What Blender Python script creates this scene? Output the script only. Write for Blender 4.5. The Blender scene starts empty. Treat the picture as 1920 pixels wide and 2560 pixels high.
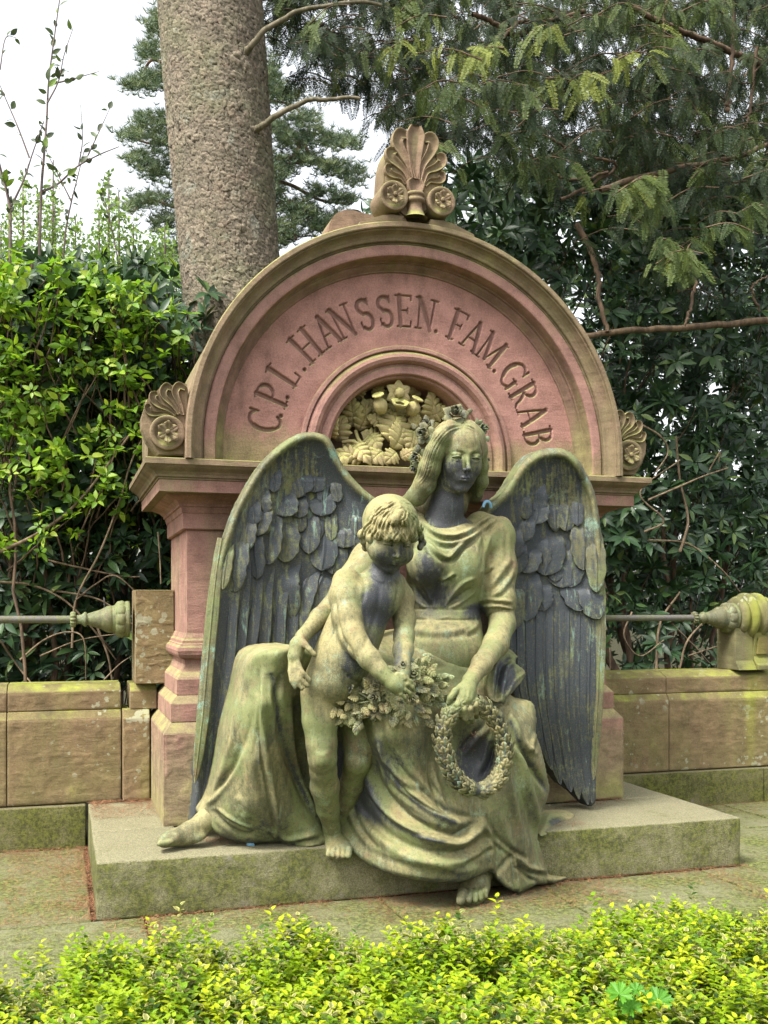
import bpy, bmesh, math, random
import numpy as np
from mathutils import Vector, Matrix, noise as mnoise
R_ = math.radians
random.seed(7); rng = np.random.default_rng(7)
scene = bpy.context.scene
COL = scene.collection

# ------------------------------------------------------------------ camera, sky, sun, exposure
YAW = R_(17.3); FPX = 2591.0; CAMH = 1.55; HOR = 1517.0
cam_d = bpy.data.cameras.new('camera'); cam = bpy.data.objects.new('camera', cam_d); COL.objects.link(cam)
cam.location = (0, 0, CAMH); cam.rotation_euler = (R_(90), 0, -YAW)
cam_d.sensor_fit = 'VERTICAL'; cam_d.sensor_height = 36.0; cam_d.lens = 36.0 * FPX / 2560.0
cam_d.shift_y = (HOR - 1280.0) / 2560.0
cam_d.clip_start = 0.05; cam_d.clip_end = 400.0
scene.camera = cam

world = bpy.data.worlds.new('World'); scene.world = world; world.use_nodes = True
wn = world.node_tree; bg = wn.nodes['Background']
sky = wn.nodes.new('ShaderNodeTexSky'); sky.sky_type = 'NISHITA'; sky.sun_disc = False
SUN_EL, SUN_AZ = 56.0, 242.0      # azimuth measured clockwise from +Y
sky.sun_elevation = R_(SUN_EL); sky.sun_rotation = R_(SUN_AZ)
sky.air_density = 1.6; sky.dust_density = 4.0; sky.ozone_density = 1.0
hs = wn.nodes.new('ShaderNodeHueSaturation'); hs.inputs['Saturation'].default_value = 0.22
wn.links.new(sky.outputs[0], hs.inputs['Color']); wn.links.new(hs.outputs[0], bg.inputs['Color'])
bg.inputs['Strength'].default_value = 0.15
sun_d = bpy.data.lights.new('sun', 'SUN'); sun = bpy.data.objects.new('sun', sun_d); COL.objects.link(sun)
sun_d.energy = 2.6; sun_d.angle = R_(18); sun_d.color = (1.0, 0.96, 0.88)
_az, _el = R_(SUN_AZ), R_(SUN_EL)
_sd = Vector((math.sin(_az) * math.cos(_el), math.cos(_az) * math.cos(_el), math.sin(_el)))
sun.rotation_euler = _sd.to_track_quat('Z', 'Y').to_euler()
scene.view_settings.view_transform = 'Standard'; scene.view_settings.look = 'None'
scene.view_settings.exposure = 1.4; scene.view_settings.gamma = 1.0; scene.view_settings.use_curve_mapping = False
scene.cycles.max_bounces = 8; scene.cycles.diffuse_bounces = 4; scene.cycles.transparent_max_bounces = 12

# ------------------------------------------------------------------ geometry of the place seen from the camera
SA, CA = math.sin(YAW), math.cos(YAW)
RV = np.array([CA, -SA, 0.0]); FV = np.array([SA, CA, 0.0]); UV_ = np.array([0, 0, 1.0])
def W(px, py, Y):
    """point of the vertical plane Y = const (metres behind the camera plane) on the sight line of a photograph pixel"""
    t = (px - 960.0) / FPX; D = Y / (CA - SA * t)
    return np.array([D * SA + CA * t * D, Y, CAMH + (HOR - py) / FPX * D])
def Wv(px, py, Y):
    t = (px - 960.0) / FPX; D = Y / (CA - SA * t)
    return np.stack([D * SA + CA * t * D, Y + 0 * px, CAMH + (HOR - py) / FPX * D], -1)
def dist(px, Y): return Y / (CA - SA * (px - 960.0) / FPX)
def RR(rpx, px, Y): return rpx * dist(px, Y) / FPX
def proj(V):
    D = V[..., 0] * SA + V[..., 1] * CA; r = V[..., 0] * CA - V[..., 1] * SA
    return 960.0 + r / D * FPX, HOR - (V[..., 2] - CAMH) / D * FPX, D

# ------------------------------------------------------------------ object helpers
def link(o, parent=None):
    COL.objects.link(o)
    if parent is not None:
        o.parent = parent
        o.location = -Vector(parent['_o']) if '_o' in parent.keys() else (0, 0, 0)
    return o
def thing(name, label, cat, loc=(0, 0, 0), group=None):
    o = bpy.data.objects.new(name, None); COL.objects.link(o); o.location = loc; o.empty_display_size = 0.1
    o['label'] = label; o['category'] = cat; o['_o'] = list(map(float, loc))
    if group: o['group'] = group
    return o
def tag(o, label, cat, group=None):
    o['label'] = label; o['category'] = cat
    if group: o['group'] = group
    return o
def mesh_np(name, V, F, smooth=True, attrs=None):
    """F: (n,3) or (n,4) array, or list of such arrays"""
    Fs = F if isinstance(F, list) else [F]
    Fs = [np.asarray(f, dtype=np.int32) for f in Fs if len(f)]
    V = np.asarray(V, dtype=np.float32)
    me = bpy.data.meshes.new(name)
    me.vertices.add(len(V)); me.vertices.foreach_set('co', V.ravel())
    tot = np.concatenate([np.full(len(f), f.shape[1], np.int32) for f in Fs])
    idx = np.concatenate([f.ravel() for f in Fs])
    st = np.concatenate([[0], np.cumsum(tot)[:-1]]).astype(np.int32)
    me.loops.add(len(idx)); me.loops.foreach_set('vertex_index', idx)
    me.polygons.add(len(tot)); me.polygons.foreach_set('loop_start', st)
    me.update(calc_edges=True)
    me.polygons.foreach_set('use_smooth', np.full(len(tot), smooth, dtype=bool))
    if attrs:
        for k, (dom, arr) in attrs.items():
            a = me.attributes.new(k, 'FLOAT', dom); a.data.foreach_set('value', np.asarray(arr, dtype=np.float32).ravel())
    me.update()
    return me
def add(name, me, mat, parent=None, label=None):
    o = bpy.data.objects.new(name, me)
    if mat is not None and len(me.materials) == 0: me.materials.append(mat)
    link(o, parent)
    if label: o['label'] = label
    return o
def grid_faces(nu, nv, closed_u=False, flip=False):
    i = np.arange(nu if closed_u else nu - 1); j = np.arange(nv - 1)
    I, J = np.meshgrid(i, j, indexing='ij'); I2 = (I + 1) % nu
    a, b, c, d = I * nv + J, I2 * nv + J, I2 * nv + J + 1, I * nv + J + 1
    f = np.stack([a, b, c, d] if not flip else [a, d, c, b], -1).reshape(-1, 4)
    return f
class Bag:
    """collects pieces into one mesh"""
    def __init__(s): s.V = []; s.F3 = []; s.F4 = []; s.n = 0; s.A = []
    def put(s, V, F, a=0.5):
        V = np.asarray(V, float).reshape(-1, 3); F = np.asarray(F, dtype=np.int64)
        s.V.append(V)
        (s.F3 if F.shape[1] == 3 else s.F4).append(F + s.n)
        s.A.append(np.full(len(V), a) if np.isscalar(a) else np.asarray(a)); s.n += len(V)
    def mesh(s, name, smooth=True, attr=None):
        F = []
        if s.F3: F.append(np.concatenate(s.F3))
        if s.F4: F.append(np.concatenate(s.F4))
        return mesh_np(name, np.concatenate(s.V), F, smooth, {attr: ('POINT', np.concatenate(s.A))} if attr else None)
def catmull(P, n):
    P = np.asarray(P, float)
    if len(P) == 2: return P[0] + (P[1] - P[0]) * np.linspace(0, 1, n)[:, None]
    Q = np.vstack([2 * P[0] - P[1], P, 2 * P[-1] - P[-2]])
    t = np.linspace(0, len(P) - 1 - 1e-9, n); i = t.astype(int); u = (t - i)[:, None]
    p0, p1, p2, p3 = Q[i], Q[i + 1], Q[i + 2], Q[i + 3]
    return 0.5 * ((2 * p1) + (-p0 + p2) * u + (2 * p0 - 5 * p1 + 4 * p2 - p3) * u * u + (-p0 + 3 * p1 - 3 * p2 + p3) * u ** 3)
def tube(P, r, n=8, cap=True):
    """V,F of a tube along points P with radii r"""
    P = np.asarray(P, float); m = len(P); r = np.broadcast_to(np.asarray(r, float), (m,))
    T = np.gradient(P, axis=0); T /= np.linalg.norm(T, axis=1)[:, None] + 1e-12
    up = np.array([0, 0, 1.0]) if abs(T[0][2]) < 0.9 else np.array([1.0, 0, 0])
    s = np.cross(T[0], up); s /= np.linalg.norm(s); V = []
    for i in range(m):
        s = s - T[i] * np.dot(s, T[i]); s /= np.linalg.norm(s) + 1e-12; b = np.cross(T[i], s)
        a = np.arange(n) * 2 * math.pi / n
        V.append(P[i] + r[i] * (np.cos(a)[:, None] * s + np.sin(a)[:, None] * b))
    V = np.array(V).reshape(-1, 3)
    F = []
    for i in range(m - 1):
        for k in range(n):
            k2 = (k + 1) % n; F.append((i * n + k, i * n + k2, (i + 1) * n + k2, (i + 1) * n + k))
    return V, np.array(F)[:, ::-1]
def lathe(prof, n=32, axis='X', c=(0, 0, 0), bumps=None):
    """prof [(along, radius)]"""
    m = len(prof); a = np.arange(n) * 2 * math.pi / n; V = []
    for (s, r) in prof:
        rr = r * (1 + (bumps(s, a) if bumps else 0))
        if axis == 'X': V.append(np.stack([np.full(n, s), rr * np.cos(a), rr * np.sin(a)], -1))
        elif axis == 'Y': V.append(np.stack([rr * np.cos(a), np.full(n, s), rr * np.sin(a)], -1))
        else: V.append(np.stack([rr * np.cos(a), rr * np.sin(a), np.full(n, s)], -1))
    V = np.array(V).reshape(-1, 3) + np.asarray(c)
    F = []
    for i in range(m - 1):
        for k in range(n):
            k2 = (k + 1) % n; F.append((i * n + k, i * n + k2, (i + 1) * n + k2, (i + 1) * n + k))
    return V, np.array(F)
def block(name, x0, x1, y0, y1, z0, z1, mat, parent, bev=0.006, label=None, wear=0.0):
    bm = bmesh.new(); bmesh.ops.create_cube(bm, size=1)
    for v in bm.verts:
        v.co = Vector(((x0 + x1) / 2 + v.co.x * (x1 - x0), (y0 + y1) / 2 + v.co.y * (y1 - y0), (z0 + z1) / 2 + v.co.z * (z1 - z0)))
    if bev: bmesh.ops.bevel(bm, geom=bm.edges[:], offset=bev, segments=2, affect='EDGES', profile=0.6)
    if wear:
        for _ in range(5):
            es = [e for e in bm.edges if e.calc_length() > 0.09]
            if es: bmesh.ops.subdivide_edges(bm, edges=es, cuts=1, use_grid_fill=True)
        for v in bm.verts: v.co += mnoise.noise_vector(v.co * 7) * wear + mnoise.noise_vector(v.co * 23) * wear * 0.4
    me = bpy.data.meshes.new(name); bm.to_mesh(me); bm.free()
    if wear: me.shade_smooth() if hasattr(me, 'shade_smooth') else None
    return add(name, me, mat, parent, label)
def ringloft(name, rings, mat, parent, cap=True, label=None):
    """rings of (z, x0, x1, y0, y1): a mitred rectangular stack"""
    bm = bmesh.new(); prev = None; first = None
    for (z, x0, x1, y0, y1) in rings:
        cur = [bm.verts.new(c) for c in ((x0, y0, z), (x1, y0, z), (x1, y1, z), (x0, y1, z))]
        if prev:
            for k in range(4): bm.faces.new((prev[k], prev[(k + 1) % 4], cur[(k + 1) % 4], cur[k]))
        else: first = cur
        prev = cur
    if cap: bm.faces.new(prev); bm.faces.new(first[::-1])
    me = bpy.data.meshes.new(name); bm.to_mesh(me); bm.free()
    return add(name, me, mat, parent, label)
def extrude_x(name, prof, x0, x1, mat, parent, label=None, bev=0.004):
    """prof: closed list of (y,z)"""
    bm = bmesh.new()
    a = [bm.verts.new((x0, y, z)) for y, z in prof]; b = [bm.verts.new((x1, y, z)) for y, z in prof]
    n = len(prof)
    for k in range(n): bm.faces.new((a[k], a[(k + 1) % n], b[(k + 1) % n], b[k]))
    bm.faces.new(a[::-1]); bm.faces.new(b); bmesh.ops.recalc_face_normals(bm, faces=bm.faces[:])
    if bev: bmesh.ops.bevel(bm, geom=[e for e in bm.edges], offset=bev, segments=1, affect='EDGES')
    me = bpy.data.meshes.new(name); bm.to_mesh(me); bm.free()
    return add(name, me, mat, parent, label)
def strip(P, wid, nrm, prof, bag=None, thick=0.0, a=0.5):
    """cross-section prof [(v, h)] (v in -1..1 of the half width, h metres along nrm) swept along P"""
    P = np.asarray(P, float); m = len(P); wid = np.broadcast_to(np.asarray(wid, float), (m,))
    nrm = np.broadcast_to(np.asarray(nrm, float), (m, 3))
    T = np.gradient(P, axis=0); T /= np.linalg.norm(T, axis=1)[:, None] + 1e-12
    S = np.cross(T, nrm); S /= np.linalg.norm(S, axis=1)[:, None] + 1e-12
    prof = np.asarray(prof, float); k = len(prof)
    hs_ = np.ones(m) if thick == 0 else np.ones(m)
    V = P[:, None] + S[:, None] * (wid[:, None] * prof[None, :, 0])[..., None] + nrm[:, None] * (prof[None, :, 1] * (wid[:, None] / max(wid.max(), 1e-9)) ** 0.5)[..., None]
    F = grid_faces(m, k)
    if bag is not None: bag.put(V.reshape(-1, 3), F, a)
    return V.reshape(-1, 3), F

# ------------------------------------------------------------------ node helpers and materials
class NT:
    def __init__(s, name):
        s.m = bpy.data.materials.new(name); s.m.use_nodes = True; s.t = s.m.node_tree
        s.bsdf = s.t.nodes['Principled BSDF']; s.out = s.t.nodes['Material Output']
        s.pos = s.n('ShaderNodeNewGeometry')
    def n(s, typ, **kw):
        nd = s.t.nodes.new(typ)
        for k, v in kw.items():
            if k.startswith('_'): setattr(nd, k[1:], v)
        for k, v in kw.items():
            if not k.startswith('_'): s.set(nd, k, v)
        return nd
    def set(s, nd, k, v):
        inp = nd.inputs[int(k[1:])] if (k[0] == 'i' and k[1:].isdigit()) else nd.inputs[k]
        if hasattr(v, 'is_linked') or isinstance(v, bpy.types.NodeSocket): s.t.links.new(v, inp)
        else: inp.default_value = (*v, 1.0) if (isinstance(v, tuple) and len(v) == 3 and inp.type == 'RGBA') else v
    def noise(s, scale, detail=4, rough=0.55, vec=None, stretch=None, dist=0.0):
        v = vec or s.pos.outputs['Position']
        if stretch:
            mp = s.n('ShaderNodeMapping', Vector=v, Scale=stretch); v = mp.outputs[0]
        return s.n('ShaderNodeTexNoise', Vector=v, Scale=scale, Detail=detail, Roughness=rough, Distortion=dist).outputs[0]
    def math(s, op, a, b=0.0, c=None, clamp=False):
        nd = s.n('ShaderNodeMath', _operation=op, _use_clamp=clamp); s.set(nd, 'i0', a); s.set(nd, 'i1', b)
        if c is not None: s.set(nd, 'i2', c)
        return nd.outputs[0]
    def ramp(s, x, lo, hi):
        return s.n('ShaderNodeMapRange', _interpolation_type='SMOOTHSTEP', Value=x, i1=lo, i2=hi).outputs[0]
    def mix(s, f, a, b, typ='MIX'):
        nd = s.n('ShaderNodeMix', _data_type='RGBA', _blend_type=typ)
        s.set(nd, 'i0', f)
        for k, v in (('i6', a), ('i7', b)):
            if isinstance(v, tuple) and len(v) == 3: v = v + (1.0,)
            s.set(nd, k, v)
        return nd.outputs[2]
    def nz(s):
        return s.n('ShaderNodeSeparateXYZ', Vector=s.pos.outputs['Normal']).outputs[2]
    def z(s):
        return s.n('ShaderNodeSeparateXYZ', Vector=s.pos.outputs['Position']).outputs[2]
    def bump(s, h, strength=0.4, dist=0.01, prev=None):
        b = s.n('ShaderNodeBump', Strength=strength, Distance=dist, Height=h)
        if prev is not None: s.t.links.new(prev, b.inputs['Normal'])
        return b.outputs[0]
    def fin(s, col, rough=0.8, normal=None, spec=0.3, metal=0.0):
        s.set(s.bsdf, 'Base Color', col); s.set(s.bsdf, 'Roughness', rough)
        s.set(s.bsdf, 'Specular IOR Level', spec); s.set(s.bsdf, 'Metallic', metal)
        if normal is not None: s.t.links.new(normal, s.bsdf.inputs['Normal'])
        return s.m

def stone(name, base, olive, algae, bias=0.0, zlow=None, lichen=0.0, grain=1.0, zamt=0.5, topamt=0.8):
    s = NT(name)
    n1 = s.noise(1.7, 5, 0.6); n2 = s.noise(9, 5, 0.6); n3 = s.noise(110, 3, 0.7); n4 = s.noise(330, 2, 0.6)
    streak = s.noise(6, 4, 0.6, stretch=(1.6, 1.6, 0.22))
    f = s.math('ADD', s.math('MULTIPLY', n1, 0.9), s.math('MULTIPLY', streak, 0.75)); f = s.math('ADD', f, bias - 0.85)
    up = s.ramp(s.nz(), 0.15, 0.8)
    f = s.math('ADD', f, s.math('MULTIPLY', up, topamt))
    if zlow is not None:
        zz = s.ramp(s.math('ADD', s.z(), s.math('MULTIPLY', n2, 0.25)), zlow[1], zlow[0]); f = s.math('ADD', f, s.math('MULTIPLY', zz, zamt))
    col = s.mix(s.ramp(f, -0.18, 0.30), base, olive)
    col = s.mix(s.ramp(s.math('ADD', f, s.math('MULTIPLY', s.math('SUBTRACT', n2, 0.5), 0.9)), 0.22, 0.75), col, algae)
    # mottling and grain
    g = s.math('ADD', s.math('MULTIPLY', n2, 0.7), s.math('MULTIPLY', n3, 0.55 * grain))
    v = s.ramp(g, 0.25, 1.05)
    col = s.mix(0.75, col, s.mix(v, (0.36, 0.34, 0.32), (1.55, 1.52, 1.48)), 'MULTIPLY')
    spk = s.ramp(n4, 0.60, 0.72)
    col = s.mix(s.math('MULTIPLY', spk, 0.35), col, (0.36, 0.33, 0.27))
    # soot in patches
    soot = s.ramp(s.noise(3.3, 7, 0.72, stretch=(1, 1, 0.4)), 0.52, 0.70)
    col = s.mix(s.math('MULTIPLY', soot, 0.42), col, (0.045, 0.045, 0.03))
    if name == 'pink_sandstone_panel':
        cut = s.n('ShaderNodeAttribute', _attribute_name='cut').outputs['Fac']; col = s.mix(s.math('MULTIPLY', s.ramp(cut, 0.004, 0.014), 0.45), col, (0.09, 0.055, 0.045))  # letter cuts darkened: grime and groove shade put into the colour
    if lichen > 0:
        vo = s.n('ShaderNodeTexVoronoi', Vector=s.pos.outputs['Position'], Scale=19.0, Randomness=1.0)
        rad = s.math('ADD', 0.12, s.math('MULTIPLY', s.ramp(s.noise(5, 3, 0.6), 0.45, 0.75), 0.55))
        sp = s.math('MULTIPLY', s.ramp(s.math('ADD', s.math('SUBTRACT', vo.outputs[0], rad), s.math('MULTIPLY', s.math('SUBTRACT', s.noise(60, 3), 0.5), 0.7)), 0.06, -0.03), s.ramp(s.noise(1.9, 3), 0.44, 0.54))
        col = s.mix(s.math('MULTIPLY', sp, 0.6), col, (0.33, 0.34, 0.24))
        band = s.ramp(s.noise(1.3, 2, stretch=(1.3, 1.3, 0.12)), 0.56, 0.66)
        col = s.mix(s.math('MULTIPLY', band, 0.55), col, (0.26, 0.29, 0.03))
    h = s.math('ADD', s.math('MULTIPLY', n3, 0.5), s.math('MULTIPLY', n4, 0.25))
    lay = s.noise(20, 4, 0.6, stretch=(0.35, 0.35, 1.5))
    nb = s.bump(s.math('ADD', s.math('MULTIPLY', lay, 0.7), s.math('MULTIPLY', n2, 0.6)), 0.35, 0.02)
    nb = s.bump(h, 0.55 * grain, 0.006, nb)
    return s.fin(col, 0.92, nb, 0.15)
PINK = (0.315, 0.170, 0.142); OLIVE = (0.205, 0.170, 0.090); ALG = (0.26, 0.25, 0.095)
M = {}
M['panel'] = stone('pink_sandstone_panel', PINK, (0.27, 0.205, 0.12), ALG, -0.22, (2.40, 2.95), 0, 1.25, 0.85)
M['arch'] = stone('arch_sandstone', (0.25, 0.150, 0.12), OLIVE, ALG, -0.05, (2.4, 3.2), 0, 0.8, 0.55)
M['pinkband'] = stone('pink_sandstone', (0.30, 0.170, 0.142), (0.26, 0.19, 0.115), ALG, -0.16, (2.4, 2.8), 0, 1.0, 0.6)
M['lip'] = stone('mossy_sandstone_lip', (0.24, 0.165, 0.115), (0.205, 0.17, 0.095), ALG, 0.10, None, 0, 0.8)
M['carve'] = stone('yellow_carved_sandstone', (0.42, 0.34, 0.19), (0.42, 0.37, 0.17), (0.42, 0.42, 0.15), 0.05, None, 0, 0.7)
M['pier'] = stone('pier_sandstone', (0.30, 0.165, 0.135), (0.25, 0.195, 0.12), ALG, 0.0, (0.3, 1.2), 0.0, 1.0, 0.5, 0.55)
M['wall'] = stone('wall_sandstone', (0.185, 0.130, 0.075), (0.165, 0.140, 0.063), (0.22, 0.245, 0.045), 0.05, None, 1.0, 1.1, 0, 0.40)
M['crown'] = stone('crown_sandstone', (0.26, 0.175, 0.125), (0.24, 0.19, 0.11), ALG, 0.0, None, 0, 0.8)
M['bracket'] = stone('bracket_stone', (0.165, 0.145, 0.085), (0.15, 0.15, 0.065), (0.20, 0.215, 0.06), 0.05, None, 1.0, 0.9, 0, 0.35)
M['niche'] = stone('shade_toned_sandstone', (0.16, 0.105, 0.07), (0.14, 0.115, 0.06), (0.16, 0.15, 0.05), -0.1, None, 0, 0.7)  # niche backing darkened: the shade of the recess put into its colour
def granite(name, c0, c1, moss, mbias):
    s = NT(name)
    n1 = s.noise(2.2, 5, 0.65); n2 = s.noise(14, 5, 0.7); n3 = s.noise(150, 3, 0.8); n4 = s.noise(420, 2, 0.7)
    col = s.mix(s.ramp(n3, 0.38, 0.62), c0, c1)
    col = s.mix(s.math('MULTIPLY', s.ramp(n4, 0.56, 0.66), 0.5), col, (0.05, 0.05, 0.04))
    up = s.ramp(s.nz(), 0.2, 0.9)
    f = s.math('ADD', s.math('ADD', n1, s.math('MULTIPLY', n2, 0.6)), s.math('SUBTRACT', mbias, s.math('MULTIPLY', up, 0.28)))
    col = s.mix(s.math('MULTIPLY', s.ramp(f, 0.62, 1.0), 0.85), col, s.mix(s.ramp(s.noise(38, 5, 0.8), 0.42, 0.60), (0.055, 0.062, 0.016), moss))
    pl = s.math('MULTIPLY', s.ramp(s.noise(5, 5, 0.7), 0.60, 0.72), s.math('SUBTRACT', 1.0, up))
    col = s.mix(s.math('MULTIPLY', pl, 0.6), col, (0.28, 0.25, 0.23))
    nb = s.bump(s.math('ADD', s.math('ADD', s.math('MULTIPLY', n3, 0.8), s.math('MULTIPLY', n2, 0.7)), s.noise(60, 4, 0.8)), 1.0, 0.016)
    return s.fin(col, 0.92, nb, 0.2)
def vnoise(x, y, sc, seed):
    x = x / sc + seed * 17.3; y = y / sc + seed * 9.1; i, j = np.floor(x), np.floor(y); u, v = x - i, y - j; u = u * u * (3 - 2 * u); v = v * v * (3 - 2 * v)
    def h(a, b): q = np.sin(a * 127.1 + b * 311.7 + seed) * 43758.5453; return q - np.floor(q)
    return (h(i, j) * (1 - u) + h(i + 1, j) * u) * (1 - v) + (h(i, j + 1) * (1 - u) + h(i + 1, j + 1) * u) * v
def flaked(name, x0, x1, z0, z1, Y, mat, parent, seed, amp=1.0, st=.009):
    '''the weathered face of a sandstone block: shallow flaked terraces and pits, as its own thin plate'''
    nx, nz_ = int((x1 - x0) / st) + 2, int((z1 - z0) / st) + 2; X, Z = np.meshgrid(np.linspace(x0, x1, nx), np.linspace(z0, z1, nz_), indexing='ij')
    n = .55 * vnoise(X, Z * 1.8, .16, seed) + .30 * vnoise(X, Z * 1.6, .06, seed + 1) + .15 * vnoise(X, Z, .022, seed + 2)
    d = .0035 * (1 / (1 + np.exp(-(n - .52) * 60))) + .003 * (1 / (1 + np.exp(-(n - .64) * 70))) + .0022 * (1 / (1 + np.exp((n - .36) * 70))) + .0016 * vnoise(X, Z * 3, .03, seed + 5)
    ed = np.minimum(np.minimum(X - x0, x1 - X), np.minimum(Z - z0, z1 - Z)); d = d * amp * np.clip(ed / .012, 0, 1) + .004 * np.clip(1 - ed / .010, 0, 1) ** 2
    V = np.stack([X, Y + d, Z], -1).reshape(-1, 3); return add(name, mesh_np(name, V, grid_faces(nx, nz_)[:, ::-1]), mat, parent)
M['granite'] = granite('mossy_granite', (0.21, 0.195, 0.115), (0.40, 0.37, 0.225), (0.16, 0.18, 0.025), 0.07)
M['granite_wall'] = granite('granite_base', (0.14, 0.125, 0.065), (0.28, 0.25, 0.13), (0.17, 0.185, 0.03), 0.10)
M['paving'] = granite('mossy_paving', (0.20, 0.20, 0.115), (0.31, 0.305, 0.175), (0.24, 0.275, 0.06), 0.34)

def bronze(name, attr=True, bias=0.0, verd=1.0, dark=(0.031, 0.034, 0.041), mint=(0.24, 0.34, 0.22)):
    s = NT(name)
    n1 = s.noise(5.0, 5, 0.6); n2 = s.noise(42, 6, 0.72); n3 = s.noise(210, 3, 0.8)
    st = s.noise(34, 5, 0.7, stretch=(1.0, 1.0, 0.12), dist=0.3)
    a = s.n('ShaderNodeAttribute', _attribute_name='pat').outputs['Fac'] if attr else 0.5
    f = s.math('ADD', a, bias); f = s.math('ADD', f, s.math('MULTIPLY', s.math('SUBTRACT', n1, 0.5), 0.50))
    f = s.math('ADD', f, s.math('MULTIPLY', s.math('SUBTRACT', st, 0.5), 0.80)); f = s.math('ADD', f, s.math('MULTIPLY', s.math('SUBTRACT', n2, 0.5), 0.75))
    f = s.math('ADD', f, s.math('MULTIPLY', s.math('SUBTRACT', n3, 0.5), 0.30))
    col = s.mix(s.ramp(f, 0.14, 0.44), dark, (0.095, 0.093, 0.046))
    col = s.mix(s.ramp(f, 0.40, 0.92), col, (0.275, 0.238, 0.105))
    gr = s.math('MULTIPLY', s.ramp(s.noise(3.6, 5, 0.65), 0.45, 0.60), s.ramp(f, 0.15, 0.5))
    col = s.mix(s.math('MULTIPLY', gr, 0.7), col, (0.150, 0.180, 0.062))
    rd = s.math('MULTIPLY', s.ramp(s.noise(6.5, 4, 0.6), 0.58, 0.70), s.ramp(f, 0.3, 0.6)); col = s.mix(s.math('MULTIPLY', rd, 0.45), col, (0.17, 0.095, 0.055))
    ve = s.ramp(s.math('ADD', s.noise(6.0, 6, 0.75), s.math('MULTIPLY', s.math('SUBTRACT', n3, 0.5), 0.35)), 0.55, 0.72)
    mid = s.math('SUBTRACT', 1.0, s.math('MULTIPLY', s.math('ABSOLUTE', s.math('SUBTRACT', f, 0.62)), 2.2), clamp=True)
    col = s.mix(s.math('MULTIPLY', s.math('MULTIPLY', ve, mid), 0.75 * verd), col, mint)
    run = s.math('MULTIPLY', s.ramp(st, 0.56, 0.70), s.ramp(s.noise(2.6, 3), 0.42, 0.62))
    col = s.mix(s.math('MULTIPLY', run, 0.55 * verd), col, (0.17, 0.275, 0.235))
    col = s.mix(s.math('MULTIPLY', s.ramp(n3, 0.50, 0.72), 0.30), col, (0.34, 0.33, 0.25))
    col = s.mix(s.math('MULTIPLY', s.ramp(s.noise(75, 5, 0.8), 0.54, 0.66), 0.55), col, (0.022, 0.022, 0.018))
    nb = s.bump(s.math('ADD', n2, s.math('MULTIPLY', n3, 0.6)), 0.35, 0.007)
    return s.fin(col, s.n('ShaderNodeMapRange', Value=f, i1=0.0, i2=0.8, i3=0.45, i4=0.8).outputs[0], nb, 0.35, 0.0)
M['bronze'] = bronze('patinated_bronze')
M['bronze_wing'] = bronze('wing_bronze', True, 0.02, 1.9, (0.034, 0.041, 0.050), (0.20, 0.33, 0.27))
M['bronze_leaf'] = bronze('leaf_bronze', True, 0.03, 1.9, mint=(0.25, 0.36, 0.22))
M['bronze_rail'] = bronze('rail_bronze', False, -0.02, 0.8, (0.065, 0.06, 0.05))
M['bronze_rod'] = bronze('rod_bronze', False, -0.22, 0.3, (0.11, 0.10, 0.10))
# ================================================================== setting: ground
g = NT('soil'); n_ = g.noise(4, 5); n2_ = g.noise(40, 4, 0.7)
gm = g.fin(g.mix(g.ramp(n2_, 0.35, 0.65), (0.016, 0.018, 0.008), (0.05, 0.045, 0.022)), 0.95, g.bump(n2_, 0.6, 0.03), 0.1)
ground = block('ground', -150, 150, -60, 240, -0.6, -0.05, gm, None, 0); ground['kind'] = 'structure'
pv = bpy.data.objects.new('pavement', None); COL.objects.link(pv); pv['kind'] = 'structure'; pv['_o'] = [0.0, 0.0, 0.0]
def slabs(xs, ys, dz=0.0):
    for i in range(len(xs) - 1):
        for j in range(len(ys) - 1):
            h = rng.uniform(-0.004, 0.004)
            block('slab', xs[i] + 0.006, xs[i + 1] - 0.008, ys[j] + 0.006, ys[j + 1] - 0.008, -0.14, h, M['paving'], pv, 0.012, wear=0.003)
slabs([-3.6, -2.2, -0.95, 0.40, 1.62, 2.55, 3.60, 4.75, 6.0, 7.4], [3.70, 4.42, 5.30])
slabs([-3.6, -2.3, -1.0, 0.15], [5.30, 6.15, 6.97]); slabs([3.89, 4.95, 6.05, 7.2], [5.30, 6.20, 7.12])

# ================================================================== granite platform
pf = thing('granite_platform', 'low mossy granite step carrying the bronze figures and the red sandstone monument', 'stone platform', (2.03, 5.3, 0))
PX0, PX1, PY0, PZ = 0.165, 3.88, 5.285, 0.29
block('step_block', PX0, PX1, PY0, 6.02, 0.002, PZ, M['granite'], pf, 0.012, wear=0.004)
block('step_block', PX0, 0.62, 6.026, 6.92, 0.0, PZ, M['granite'], pf, 0.010, wear=0.004)
block('step_block', 3.46, PX1, 6.026, 6.98, 0.0, PZ, M['granite'], pf, 0.010, wear=0.004)

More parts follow.
